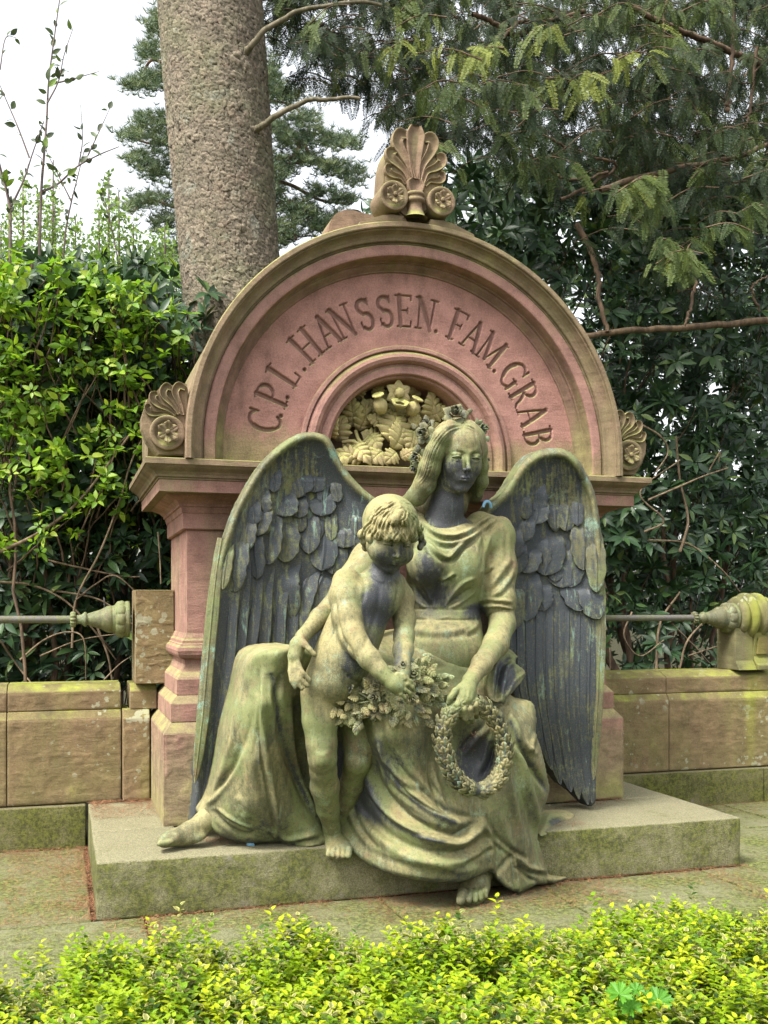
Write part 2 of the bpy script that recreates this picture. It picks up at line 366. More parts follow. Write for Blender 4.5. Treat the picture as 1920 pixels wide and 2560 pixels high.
# ================================================================== side walls
def low_wall(name, label, x_pts, x_base, z_panel, side):
    x0, x1 = x_pts[0], x_pts[-1]
    t = thing(name, label, 'garden wall', ((x0 + x1) / 2, 7.1, 0.0), 'low sandstone walls flanking the monument')
    zt = 0.83
    for q_, (a, b) in enumerate(zip(x_pts[:-1], x_pts[1:])):
        flaked('weathered_face', a + .006, b - .006, .286, .822, 6.9935, M['wall'], t, 3 + q_ * 7 + (side > 0) * 50, .65); flaked('weathered_face', a + .006, b - .006, .884, .994, 7.0315, M['wall'], t, 5 + q_ * 7 + (side > 0) * 50, .8)
        extrude_x('wall_block', [(7.00, 0.28), (7.00, 0.825), (7.035, 0.875), (7.45, 0.875), (7.45, 0.28)], a + .002, b - .002, M['wall'], t)
        extrude_x('coping', [(7.037, 0.877), (7.037, 1.0), (7.13, 1.045), (7.36, 1.045), (7.45, 1.0), (7.45, 0.877)], a + .002, b - .002, M['wall'], t)
    for a, b in zip(x_base[:-1], x_base[1:]):
        block('base_stone', a + .003, b - .003, 6.95 if side < 0 else 7.0 - 0.04, 7.5, -0.05, 0.272, M['granite_wall'], t, 0.008, wear=0.003)
    return t
lw = low_wall('low_wall', 'mossy sandstone wall with white lichen spots left of the monument, below the left rail', [-4.2, -2.2, -0.33, 0.378], [-4.2, -2.4, -0.9, 0.155], 0.3, -1)
extrude_x('corner_pier', [(6.90, 0.295), (6.90, 0.825), (6.945, 0.88), (7.3, 0.88), (7.3, 0.295)], 0.382, 0.552, M['wall'], lw)
extrude_x('corner_pier', [(6.945, 0.882), (6.945, 1.0), (7.0, 1.045), (7.3, 1.045), (7.3, 0.882)], 0.43, 0.60, M['wall'], lw)
rw = low_wall('low_wall', 'sandstone wall with bright yellow algae streak right of the monument under the scroll bracket', [3.535, 4.49, 6.1, 7.8], [3.90, 5.33, 6.8, 8.2], 0.3, 1)
flaked('weathered_face', .387, .547, .30, .82, 6.8945, M['wall'], lw, 91, 1.0)
# block carrying the left rail
rb = block('rail_block', 0.46, 0.705, 6.88, 7.25, 1.05, 1.66, M['wall'], None, 0.005, wear=0.0)
tag(rb, 'upright sandstone block on the left wall, its right edge broken to raw red stone', 'stone block')

flaked('broken_face', .463, .70, 1.055, 1.655, 6.8745, M['wall'], rb, 95, 2.2)
# ================================================================== monument body
mon = thing('tomb_monument', 'round arched red sandstone family tomb with carved inscription and palmette crown behind the bronze angel', 'tomb monument', (2.045, 6.6, 0.29))
CX = 2.045; BX0, BX1, BY0, BY1 = 0.71, 3.38, 6.19, 7.12
def ring(z, o): return (z, BX0 - o, BX1 + o, BY0 - o, BY1 + o * 0.3)
ringloft('plinth', [ring(.292, .150), ring(.815, .150), ring(.824, .146), ring(.881, .1)], M['pier'], mon)
flaked('weathered_face', .566, 3.52, .298, .812, 6.0345, M['pier'], mon, 71, .9)
ringloft('plinth_course', [ring(.884, .104), ring(.985, .104), ring(.992, .100), ring(1.032, .066)], M['pier'], mon)
ringloft('base_moulding', [ring(1.034, .066), ring(1.125, .066), ring(1.14, .058), ring(1.17, .030), ring(1.21, .016), ring(1.238, .014), ring(1.24, .020), ring(1.250, .045), ring(1.268, .056),
                           ring(1.29, .060), ring(1.31, .054), ring(1.322, .040), ring(1.330, .038), ring(1.334, .030), ring(1.35, .028), ring(1.362, .016), ring(1.394, .004)], M['pier'], mon)
ringloft('shaft', [ring(1.395, 0), ring(2.005, 0)], M['pier'], mon)
ringloft('capital_band', [ring(2.006, .018), ring(2.012, .026), ring(2.10, .026), ring(2.105, .032), ring(2.137, .040), ring(2.14, .05), ring(2.155, .052), ring(2.175, .075), ring(2.192, .12), ring(2.202, .13)], M['pier'], mon)
def cr(z, o): return (z, 0.445 + o, 3.645 - o, 5.88 + o, 7.30)
ringloft('cornice', [cr(2.203, .086), cr(2.272, .086), cr(2.275, .078), cr(2.284, .078), cr(2.287, .066), cr(2.30, .062), cr(2.315, .05), cr(2.335, .02), cr(2.349, .006), cr(2.35, .0), cr(2.381, .0), cr(2.385, .004)], M['lip'], mon)
ringloft('corona', [cr(2.205, .083), cr(2.27, .083)], M['pier'], mon)
# arch sweeps
ZC = 2.47; ZB = 2.385
def sweep(name, prof, mat, n=96, closed=True):
    th = np.linspace(math.pi, 0, n); P = []
    prof = np.asarray(prof, float)
    rows = []
    rows.append(np.stack([CX - prof[:, 0], prof[:, 1], np.full(len(prof), ZB)], -1))
    for t in th: rows.append(np.stack([CX + prof[:, 0] * math.cos(t), prof[:, 1], ZC + prof[:, 0] * math.sin(t)], -1))
    rows.append(np.stack([CX + prof[:, 0], prof[:, 1], np.full(len(prof), ZB)], -1))
    V = np.array(rows).reshape(-1, 3)
    me = mesh_np(name, V, grid_faces(n + 2, len(prof), flip=False), False)
    return add(name, me, mat, mon)
sweep('arch_barrel', [(1.378, 7.2), (1.378, 5.865)], M['lip'])
sweep('arch_barrel', [(0.3, 7.2), (1.378, 7.2)], M['lip'])
sweep('arch_lip', [(1.379, 5.90), (1.382, 5.868), (1.376, 5.858), (1.352, 5.855), (1.346, 5.858), (1.344, 5.872), (1.336, 5.874)], M['lip'])
sweep('arch_cove', [(1.336, 5.874), (1.330, 5.890), (1.318, 5.908), (1.302, 5.920), (1.287, 5.925), (1.284, 5.930), (1.284, 5.945), (1.276, 5.947), (1.270, 5.955)], M['lip'])
sweep('arch_band', [(1.270, 5.955), (1.268, 5.942), (1.262, 5.937), (1.215, 5.937), (1.206, 5.940), (1.203, 5.947)], M['pinkband'])
sweep('arch_reveal', [(1.203, 5.947), (1.196, 5.975), (1.193, 6.015), (1.186, 6.018), (1.184, 6.035), (1.172, 6.04), (1.160, 6.055), (1.150, 6.068), (1.143, 6.07), (1.138, 6.082)], M['arch'])
sweep('inner_ring', [(.690, 6.085), (.688, 6.052), (.682, 6.044), (.664, 6.042), (.660, 6.046), (.657, 6.066), (.648, 6.05), (.634, 6.030), (.614, 6.022), (.594, 6.030), (.582, 6.050),
                     (.577, 6.066), (.566, 6.068), (.562, 6.06), (.556, 6.057), (.520, 6.057), (.514, 6.062), (.511, 6.085), (.500, 6.088), (.494, 6.10), (.489, 6.14), (.487, 6.34)], M['pinkband'])
V = np.array([(CX - .6, 6.33, ZB), (CX + .6, 6.33, ZB), (CX + .6, 6.33, ZC + .6), (CX - .6, 6.33, ZC + .6)])
add('niche_back', mesh_np('niche_back', V, np.array([[0, 1, 2, 3]]), False), M['niche'], mon)

# ---- inscribed panel: a height field with the letters cut in
YP = 6.08
def L_seg(*pts): return [np.array(pts, float)]
def arc(cx, cy, rx, ry, a0, a1, n=14):
    a = np.radians(np.linspace(a0, a1, n)); return np.stack([cx + rx * np.cos(a), cy + ry * np.sin(a)], -1)
T_, t_ = 0.085, 0.040        # thick and thin stroke half widths are relative to letter height 1
def letters():
    s = 0.14  # serif half length
    def ser(x, y, l=s, vert=False): return (np.array([(x - l, y), (x + l, y)]) if not vert else np.array([(x, y - l), (x, y + l)]), .026, .026)
    D = {}
    D['H'] = (0.72, [(np.array([(.14, 0), (.14, 1)]), .06, .06), (np.array([(.6, 0), (.6, 1)]), .06, .06), (np.array([(.14, .5), (.6, .5)]), .028, .028), ser(.14, 0), ser(.14, 1), ser(.6, 0), ser(.6, 1)])
    D['A'] = (0.72, [(np.array([(.12, 0), (.38, 1)]), .032, .032), (np.array([(.38, 1), (.66, 0)]), .062, .062), (np.array([(.21, .36), (.55, .36)]), .026, .026), ser(.12, 0, .11), ser(.66, 0, .11)])
    D['N'] = (0.74, [(np.array([(.14, 0), (.14, 1)]), .03, .03), (np.array([(.12, 1), (.6, 0)]), .062, .062), (np.array([(.6, 0), (.6, 1)]), .03, .03), ser(.14, 0, .11), ser(.1, 1, .08), ser(.6, 1, .11)])
    D['S'] = (0.56, [(np.vstack([arc(.28, .74, .19, .22, 40, 200, 12), arc(.30, .26, .20, .26, 110, -140, 16)]), .055, .05), (np.array([(.45, .78), (.45, .97)]), .026, .03), (np.array([(.09, .04), (.09, .26)]), .026, .03)])
    D['E'] = (0.60, [(np.array([(.16, 0), (.16, 1)]), .062, .062), (np.array([(.04, 0), (.52, 0)]), .028, .028), (np.array([(.04, 1), (.5, 1)]), .028, .028), (np.array([(.16, .52), (.42, .52)]), .026, .026),
                     (np.array([(.54, 0), (.54, .16)]), .024, .03), (np.array([(.52, .86), (.52, 1)]), .024, .03), (np.array([(.42, .44), (.42, .6)]), .022, .022)])
    D['F'] = (0.56, [(np.array([(.16, 0), (.16, 1)]), .062, .062), ser(.16, 0), (np.array([(.04, 1), (.5, 1)]), .028, .028), (np.array([(.16, .52), (.42, .52)]), .026, .026),
                     (np.array([(.52, .84), (.52, 1)]), .024, .03), (np.array([(.42, .44), (.42, .6)]), .022, .022)])
    D['L'] = (0.56, [(np.array([(.16, 0), (.16, 1)]), .062, .062), ser(.16, 1), (np.array([(.04, 0), (.5, 0)]), .028, .028), (np.array([(.52, 0), (.52, .2)]), .024, .032)])
    D['P'] = (0.58, [(np.array([(.16, 0), (.16, 1)]), .062, .062), ser(.16, 0), (np.array([(.04, 1), (.2, 1)]), .026, .026), (np.vstack([[(.16, 1)], arc(.26, .74, .24, .26, 90, -90, 12), [(.16, .48)]]), .034, .034), (arc(.26, .74, .24, .25, 50, -50, 8), .05, .05)])
    D['R'] = (0.66, [(np.array([(.16, 0), (.16, 1)]), .062, .062), ser(.16, 0), (np.array([(.04, 1), (.2, 1)]), .026, .026), (np.vstack([[(.16, 1)], arc(.26, .76, .22, .24, 90, -90, 12), [(.16, .52)]]), .034, .034), (arc(.26, .76, .22, .23, 50, -50, 8), .05, .05),
                     (np.array([(.28, .52), (.42, .30), (.50, .08), (.62, .0)]), .055, .03)])
    D['B'] = (0.62, [(np.array([(.16, 0), (.16, 1)]), .062, .062), (np.array([(.04, 1), (.2, 1)]), .026, .026), (np.array([(.04, 0), (.2, 0)]), .026, .026), (np.vstack([[(.16, 1)], arc(.25, .77, .2, .23, 90, -90, 12), [(.16, .54)]]), .032, .032), (arc(.25, .77, .2, .22, 50, -50, 8), .048, .048),
                     (np.vstack([[(.16, .54)], arc(.27, .27, .26, .27, 90, -90, 12), [(.16, 0)]]), .032, .032), (arc(.27, .27, .26, .26, 50, -50, 8), .052, .052)])
    D['C'] = (0.66, [(arc(.38, .5, .30, .50, 48, 312, 24), .045, .045), (arc(.38, .5, .30, .46, 140, 220, 10), .062, .062), (np.array([(.60, .76), (.60, 1.02)]), .024, .036)])
    D['G'] = (0.72, [(arc(.38, .5, .30, .50, 48, 300, 24), .045, .045), (arc(.38, .5, .30, .46, 140, 220, 10), .062, .062), (np.array([(.60, .76), (.60, 1.02)]), .024, .036), (np.array([(.60, .02), (.60, .42)]), .055, .055), ser(.60, .42, .12)])
    D['M'] = (0.86, [(np.array([(.12, 0), (.15, 1)]), .03, .03), (np.array([(.15, 1), (.42, .1)]), .058, .058), (np.array([(.42, .1), (.70, 1)]), .03, .03), (np.array([(.70, 1), (.74, 0)]), .062, .062), ser(.12, 0, .1), ser(.74, 0, .11), ser(.12, 1, .07), ser(.73, 1, .07)])
    D['.'] = (0.12, [(np.array([(.06, .035), (.062, .035)]), .058, .058)])
    return D
LET = letters()
TXT = [('C', 658, 1053), ('.', 697, 1038), ('P', 677, 986), ('.', 713, 991), ('L', 710, 934), ('.', 756, 919), ('H', 762, 861), ('A', 814, 828), ('N', 857, 802), ('S', 911, 781), ('S', 963, 776), ('E', 1011, 776),
       ('N', 1065, 786), ('.', 1090, 830), ('F', 1143, 815), ('A', 1179, 848), ('M', 1224, 882), ('.', 1229, 935), ('G', 1275, 944), ('R', 1298, 994), ('A', 1319, 1040), ('B', 1331, 1095)]
def build_panel():
    R0, R1 = 0.682, 1.142; RB, LH = 0.815, 0.19
    nr, nt = 118, 940
    rr = np.linspace(R0, R1, nr); L_arc = 0.90
    # parameter s along the arch at radius L_arc, with straight stilts below
    st = ZC - ZB; S = np.linspace(-st, math.pi * L_arc + st, nt)
    Sg, Rg = np.meshgrid(S, rr, indexing='ij')
    th = np.clip(Sg / L_arc, 0, math.pi)
    X = CX - Rg * np.cos(th); Z = ZC + Rg * np.sin(th)
    Z = np.where(Sg < 0, ZC + Sg, Z); Z = np.where(Sg > math.pi * L_arc, ZC - (Sg - math.pi * L_arc), Z)
    dep = np.zeros_like(Rg); 
    for ch, px, py in TXT:
        c = W(px, py, YP); a = math.atan2(c[2] - ZC, -(c[0] - CX)) # angle from the left
        wid, strokes = LET[ch]
        # local coords
        rc_ = math.hypot(c[2] - ZC, c[0] - CX)
        u = ((th - a) * 0.905) / LH + wid / 2 * 1.0
        v = (Rg - RB) / LH
        if ch == '.': u = ((th - a) * 0.84) / LH + .06
        msk = (u > -.3) & (u < wid + .3) & (v > -.2) & (v < 1.2)
        if not msk.any(): continue
        uu, vv = u[msk], v[msk]; best = np.full(uu.shape, -1.0)
        for pts, w0, w1 in strokes:
            w0 = w0 * 1.18 + .004; w1 = w1 * 1.18 + .004
            n = len(pts)
            for k in range(n - 1):
                ax, ay = pts[k]; bx, by = pts[k + 1]; dx, dy = bx - ax, by - ay; l2 = dx * dx + dy * dy + 1e-12
                t = np.clip(((uu - ax) * dx + (vv - ay) * dy) / l2, 0, 1)
                d = np.hypot(uu - ax - t * dx, vv - ay - t * dy)
                wloc = w0 + (w1 - w0) * (k + t) / max(n - 1, 1)
                best = np.maximum(best, wloc - d)
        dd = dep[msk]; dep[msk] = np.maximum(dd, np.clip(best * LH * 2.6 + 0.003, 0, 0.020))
    Y = YP + dep
    # slow unevenness of the dressed face and the moulded rims
    Y += 0.0022 * np.sin(X * 9 + 3 * np.sin(Z * 7)) * np.cos(Z * 11)
    V = np.stack([X, Y, Z], -1).reshape(-1, 3)
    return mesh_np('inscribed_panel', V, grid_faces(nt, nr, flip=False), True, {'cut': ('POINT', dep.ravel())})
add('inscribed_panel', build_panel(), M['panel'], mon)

# ---- carved pieces: leaves, pods, flower in the niche
def lobed_leaf(L=1.0, Wd=0.42, lobes=4, depth=0.35, curl=0.25, fold=0.18, nr=9, na=96, tip=1.0, seed=0, rib=0.03, wav=0.0, bow=0.0):
    """lobed leaf in local x (side), y (away from the viewer), z (length 0..L); ribs run into the lobes"""
    a = np.linspace(0, 2 * math.pi, na, endpoint=False)
    u = 1 - np.abs(a / math.pi - 1); side = np.where(a < math.pi, 1.0, -1.0)
    base = np.clip(np.sin(np.clip(u, 0, 1) ** 0.8 * math.pi), 0, 1) ** .62 * (1.08 - .45 * u)
    q = np.abs(np.sin(math.pi * (lobes * u + .02))) if lobes > 1 else np.ones(na)
    lob = 1 - depth * (1 - q ** .75) * np.clip(base * 1.6, 0, 1)
    lob = lob * (1 + .05 * np.sin(u * lobes * 18) * (lobes > 1))
    x = side * Wd * base * lob; z = L * (0.02 + u * 0.98) + .10 * L * base * (q - .5) * (lobes > 1)
    out = np.stack([x, z], -1); spine = np.stack([x * 0, np.clip(z * .86 - .02 * L, 0, L * .96)], -1); V = []
    for k in range(nr):
        f = k / (nr - 1); p = spine + (out - spine) * f; zz = p[:, 1] / L
        y = curl * L * (zz - .35) ** 2 + fold * np.abs(p[:, 0]) ** 1.5 * 1.4 - rib * L * (q - .5) * f * 1.2 + .05 * L * f ** 4
        y = y + .035 * L * np.exp(-(p[:, 0] / (.03 * L)) ** 2) + bow * L * np.sin(zz * math.pi) * -.2
        V.append(np.stack([p[:, 0], y, p[:, 1]], -1))
    return np.array(V).transpose(1, 0, 2).reshape(-1, 3), grid_faces(na, nr, closed_u=True)
def place(V, o, up, out, s=1.0):
    """local z -> up, local -y -> out (towards the viewer)"""
    up = np.asarray(up, float); up /= np.linalg.norm(up); out = np.asarray(out, float); out = out - up * np.dot(out, up); out /= np.linalg.norm(out)
    side = np.cross(up, -out); side = np.cross(-out, up)
    return np.asarray(o) + s * (V[:, [0]] * side + V[:, [1]] * (-out) + V[:, [2]] * up)
def relief_leaf(name, p0, p1, Y0, Y1, wd, lobes, seed, parent, mat, curl=0.3, fold=0.25, tiltx=0.0, depth=.35):
    a = W(p0[0], p0[1], Y0); b = W(p1[0], p1[1], Y1); b = a + (b - a) * 1.05; L = np.linalg.norm(b - a)
    V, F = lobed_leaf(1.0, wd * 1.18, lobes, .62, curl, fold, seed=seed, rib=.11, bow=.5)
    V = place(V, a, b - a, (tiltx, -1, 0.15), L)
    me = mesh_np(name, V, F, True); o = add(name, me, mat, parent)
    md = o.modifiers.new('solid', 'SOLIDIFY'); md.thickness = 0.012; md.offset = 0
    return o
def cpx(x, y): return (780 + x / 3.95, 900 + y / 3.95)
CL = [((250, 800), (300, 560), 6.24, 6.20, .48, 3, 1, -.6), ((430, 660), (380, 370), 6.25, 6.18, .34, 4, 2, -.4), ((470, 700), (540, 400), 6.25, 6.20, .36, 4, 3, .5), ((820, 760), (740, 480), 6.17, 6.20, .34, 4, 4, -.3),
      ((820, 800), (810, 480), 6.12, 6.20, .47, 4, 5, .1), ((820, 860), (900, 600), 6.10, 6.16, .38, 4, 6, .5), ((700, 620), (560, 560), 6.18, 6.18, .42, 3, 7, -.4), ((960, 640), (1070, 560), 6.18, 6.18, .42, 3, 8, .4),
      ((560, 740), (660, 860), 6.20, 6.12, .55, 3, 9, -.2), ((1180, 600), (1190, 330), 6.24, 6.18, .45, 4, 10, .3), ((1150, 560), (1330, 480), 6.22, 6.18, .40, 3, 11, .6), ((1000, 700), (960, 880), 6.16, 6.12, .5, 3, 12, .3),
      ((390, 830), (560, 990), 6.18, 6.06, .33, 4, 13, -.2), ((700, 900), (590, 990), 6.14, 6.08, .6, 3, 14, -.2), ((830, 910), (740, 1000), 6.12, 6.08, .5, 3, 15, .1), ((880, 960), (990, 900), 6.12, 6.08, .45, 3, 16, .2),
      ((620, 360), (690, 240), 6.27, 6.24, .42, 3, 17, -.2), ((640, 500), (560, 400), 6.26, 6.24, .45, 3, 18, -.2), ((1010, 330), (940, 240), 6.27, 6.24, .42, 3, 19, .2), ((230, 880), (330, 1000), 6.18, 6.08, .5, 3, 20, 0), ((500, 980), (250, 900), 6.14, 6.12, .3, 4, 21, -.1),
      ((900, 760), (1060, 800), 6.2, 6.12, .5, 3, 22, .2), ((430, 370), (530, 280), 6.26, 6.2, .3, 3, 23, .2), ((180, 760), (230, 600), 6.2, 6.12, .4, 3, 24, -.8), ((600, 640), (480, 520), 6.28, 6.26, .5, 4, 25, 0), ((1080, 640), (1180, 480), 6.28, 6.26, .5, 4, 26, 0), ((740, 420), (620, 300), 6.30, 6.28, .45, 3, 27, 0), ((920, 420), (1060, 300), 6.30, 6.28, .45, 3, 28, 0),
      ((330, 700), (300, 500), 6.28, 6.25, .45, 4, 29, 0), ((820, 640), (820, 380), 6.30, 6.28, .5, 4, 30, 0), ((640, 820), (520, 720), 6.24, 6.2, .6, 3, 31, 0), ((350, 940), (420, 800), 6.22, 6.18, .5, 3, 32, 0), ((1100, 760), (1260, 640), 6.24, 6.2, .45, 4, 33, 0), ((950, 980), (1100, 900), 6.14, 6.1, .5, 3, 34, 0)]
for (a, b, ya, yb, wd, lo, sd, tx) in CL:
    relief_leaf('carved_leaf', cpx(*a), cpx(*b), ya, yb, wd, lo + 1, sd, mon, M['carve'], tiltx=tx)
def stem_relief(pts, r, parent, mat, name='stem', Y=6.2):
    P = catmull([W(*cpx(x, y), yy) for x, y, yy in pts], 18); V, F = tube(P, r, 8); add(name, mesh_np(name, V, F), mat, parent)
for pts in ([(725, 620, 6.24), (705, 540, 6.2), (690, 500, 6.16)], [(890, 600, 6.24), (930, 550, 6.2), (960, 510, 6.16)], [(840, 620, 6.22), (830, 520, 6.2), (840, 460, 6.16)], [(430, 700, 6.2), (470, 800, 6.16), (590, 890, 6.12)], [(300, 810, 6.2), (420, 810, 6.16), (560, 930, 6.12)]):
    stem_relief(pts, 0.011, mon, M['carve'])
def pod(px0, py0, px1, py1, r):
    """poppy pod: ribbed belly, neck, flat crown"""
    a = W(*cpx(px0, py0), 6.13); b = W(*cpx(px1, py1), 6.07); ax = b - a; L = np.linalg.norm(ax)
    V, F = lathe([(0, .02), (.06, .55), (.22, .88), (.42, 1), (.62, .86), (.74, .5), (.78, .36), (.86, .42), (.92, .82), (.97, .86), (1.0, .7), (.97, .3), (.94, 0.02)], 40, 'Z', bumps=lambda s, a_: -0.07 * np.abs(np.cos(a_ * 5)) ** 6 * (s < .75) + .06 * np.cos(a_ * 8) * (s > .9))
    V = V * np.array([r, r, L]); zz = ax / L; xx = np.cross(zz, [0, 1, 0]); xx /= np.linalg.norm(xx); yy = np.cross(zz, xx)
    V = a + V[:, [0]] * xx + V[:, [1]] * yy + V[:, [2]] * zz
    add('poppy_pod', mesh_np('poppy_pod', V, F), M['carve'], mon)
pod(695, 535, 650, 335, 0.045); pod(965, 550, 1050, 375, 0.045)
def relief_flower(c, r, parent, mat, n=6, Y=6.12, name='flower', cup=0.5):
    o = W(*cpx(*c), Y); B = Bag()
    for k in range(n):
        a = 2 * math.pi * k / n + math.pi / 2
        V, F = lobed_leaf(1.0, .48, 1, .0, cup, .1, nr=6, na=28, rib=0)
        d = np.array([math.cos(a), 0, math.sin(a)])
        B.put(place(V, o, d + np.array([0, -.25, 0]), (0, -1, 0), r), F)
    V, F = lathe([(-.5, .02), (-.48, .2), (-.38, .34), (-.1, .38), (0.1, .36)], 20, 'Y', bumps=lambda s, a_: .08 * np.cos(a_ * 7)); B.put(o + V * r, F[:, ::-1])
    add(name, B.mesh(name), mat, parent)
relief_flower((855, 330), .085, mon, M['carve'], 6)
V, F = lathe([(0, .02), (.1, .5), (.35, .85), (.7, 1.0), (.75, .9), (.5, .5)], 24, 'Z', bumps=lambda s, a_: .08 * np.cos(a_ * 5) * (s > .3)); V = V * .056
o_ = W(*cpx(862, 470), 6.09); V = V @ np.array([[1, 0, 0], [0, .8, .6], [0, -.6, .8]]); add('flower_cup', mesh_np('flower_cup', V + o_, F), M['carve'], mon)

# ---- palmettes
def petal_ribbon(P, w, mat, parent, name='petal', nrm=(0, -1, 0), dep=0.03):
    P = catmull(P, 26); n = len(P); u = np.linspace(0, 1, n)
    ww = np.interp(u, [0, .15, .5, .8, 1], [w * .35, w * .45, w * .85, w, w * .55])
    prof = [(-1.0, -dep), (-1.0, .004), (-.92, .012), (-.78, .010), (-.55, -.004), (0, -.012), (.55, -.004), (.78, .010), (.92, .012), (1.0, .004), (1.0, -dep)]
    V, F = strip(P, ww, np.array(nrm, float), prof)
    m = len(prof); 
    F = np.vstack([F, [[0, 1, m - 2, m - 1], [2, 3, m - 4, m - 3], [3, 4, m - 5, m - 4], [(n - 1) * m + m - 1, (n - 1) * m + m - 2, (n - 1) * m + 1, (n - 1) * m]]])
    o = add(name, mesh_np(name, V, F), mat, parent); return o
def rosette(c, r, mat, parent, depth_back=0.12, drum=True):
    """disc with a six petalled flower; c is the disc centre on its front face"""
    c = np.asarray(c); B = Bag()
    V, F = lathe([(depth_back, r), (0.0, r), (-.006, r * .985), (-.008, r * .93), (-.004, r * .72), (.004, r * .70), (.006, .001)], 48, 'Y'); B.put(c + V, F[:, ::-1])
    o = add('disc', B.mesh('disc'), mat, parent)
    B = Bag()
    V, F = lathe([(-.03, .001), (-.028, r * .1), (-.02, r * .15), (-.01, r * .15)], 16, 'Y'); B.put(c + V + np.array([0, -.012, 0]), F[:, ::-1])
    for k in range(6):
        a = math.pi / 2 + k * math.pi / 3; V, F = lobed_leaf(1.0, .50, 1, .0, -.5, .1, nr=7, na=28, rib=.0)
        V[:, 1] += .05 * np.cos(V[:, 0] * 22) * V[:, 2]
        B.put(place(V, c + np.array([0, -.010, 0]), np.array([math.cos(a), -.22, math.sin(a)]), (0, -1, 0), r * .68), F)
    f = add('flower', B.mesh('flower'), mat, parent); md = f.modifiers.new('solid', 'SOLIDIFY'); md.thickness = .008
    return o
def apx(x, y, Y=5.84): return W(860 + x / 4.88, 280 + y / 4.88, Y)
acr = thing('palmette_crown', 'carved stone palmette with two rosette discs crowning the top of the arch', 'finial', (CX, 5.95, 3.85))
def outline_solid(name, pts3, y0, y1, mat, parent, bev=0.008):
    bm = bmesh.new(); a = [bm.verts.new((p[0], y0, p[2])) for p in pts3]; b = [bm.verts.new((p[0], y1, p[2])) for p in pts3]; n = len(a)
    bm.faces.new(a); bm.faces.new(b[::-1])
    for k in range(n): bm.faces.new((a[k], b[k], b[(k + 1) % n], a[(k + 1) % n]))
    bmesh.ops.recalc_face_normals(bm, faces=bm.faces[:])
    if bev: bmesh.ops.bevel(bm, geom=[e for e in bm.edges if abs((e.verts[0].co - e.verts[1].co).y) < 1e-6], offset=bev, segments=2, affect='EDGES')
    me = bpy.data.meshes.new(name); bm.to_mesh(me); bm.free(); return add(name, me, mat, parent)
slabpts = catmull([apx(*p) for p in [(760, 1250), (540, 1000), (520, 700), (560, 450), (640, 300), (740, 230), (870, 150), (960, 250), (1080, 310), (1150, 480), (1215, 640), (1215, 800), (1240, 1000), (960, 1250)]], 56)
outline_solid('palmette_slab', slabpts, 5.885, 6.10, M['lip'], acr, .012)
for pts, w in [([(880, 850), (865, 650), (865, 450), (872, 300), (878, 165)], .062), ([(850, 830), (790, 650), (700, 480), (650, 360), (690, 270), (760, 290)], .040), ([(915, 830), (960, 650), (1050, 500), (1090, 390), (1050, 320), (975, 335)], .040),
               ([(800, 850), (740, 720), (640, 620), (575, 560), (570, 490), (630, 470)], .034), ([(960, 860), (1010, 730), (1120, 680), (1190, 620), (1185, 560), (1130, 550)], .034),
               ([(755, 880), (690, 800), (600, 770), (545, 730), (545, 680), (575, 670)], .026), ([(985, 900), (1050, 840), (1140, 840), (1190, 820), (1190, 770), (1165, 755)], .026)]:
    petal_ribbon([apx(*p, 5.878) for p in pts], w, M['crown'], acr)
petal_ribbon([apx(*p, 5.862) for p in [(870, 1050), (872, 980), (876, 900), (885, 815)]], .058, M['crown'], acr, 'calyx')
V, F = lathe([(0, .075), (.01, .06), (.05, .045), (.09, .042), (.095, .058), (.112, .058), (.116, .048), (.13, .048), (.134, .056), (.15, .052), (.155, .03)], 28, 'Z')
add('stem', mesh_np('stem', V + apx(868, 1300, 5.87), F), M['lip'], acr)
rosette(apx(610, 1020, 5.84), .088, M['lip'], acr, .20); rosette(apx(1190, 1090, 5.84), .088, M['lip'], acr, .20)
for s_ in (-1, 1):
    fp = [np.array([CX + s_ * a_, 0, z_]) for a_, z_ in ((.06, 3.83), (.08, 3.885), (.16, 3.888), (.22, 3.878), (.28, 3.855), (.36, 3.825), (.37, 3.80), (.06, 3.80))]
    outline_solid('volute_foot', fp if s_ < 0 else fp[::-1], 5.875, 6.15, M['lip'], acr, .004)
# volute foot bands and the back volute of the crown
for s_ in (-1, 1):
    P = [apx(868 + s_ * q, z_, 5.95) for q, z_ in ((60, 1300), (150, 1290), (280, 1265), (430, 1330))]
bv = outline_solid('back_volute', catmull([np.array([CX + a_, 0, z_]) for a_, z_ in ((-.36, 3.78), (-.365, 4.0), (-.345, 4.10), (-.30, 4.155), (-.22, 4.185), (-.10, 4.17), (.05, 4.16), (.2, 4.10), (.3, 3.95), (.32, 3.78))], 30)[::-1], 6.62, 6.9, M['crown'], acr, .01)

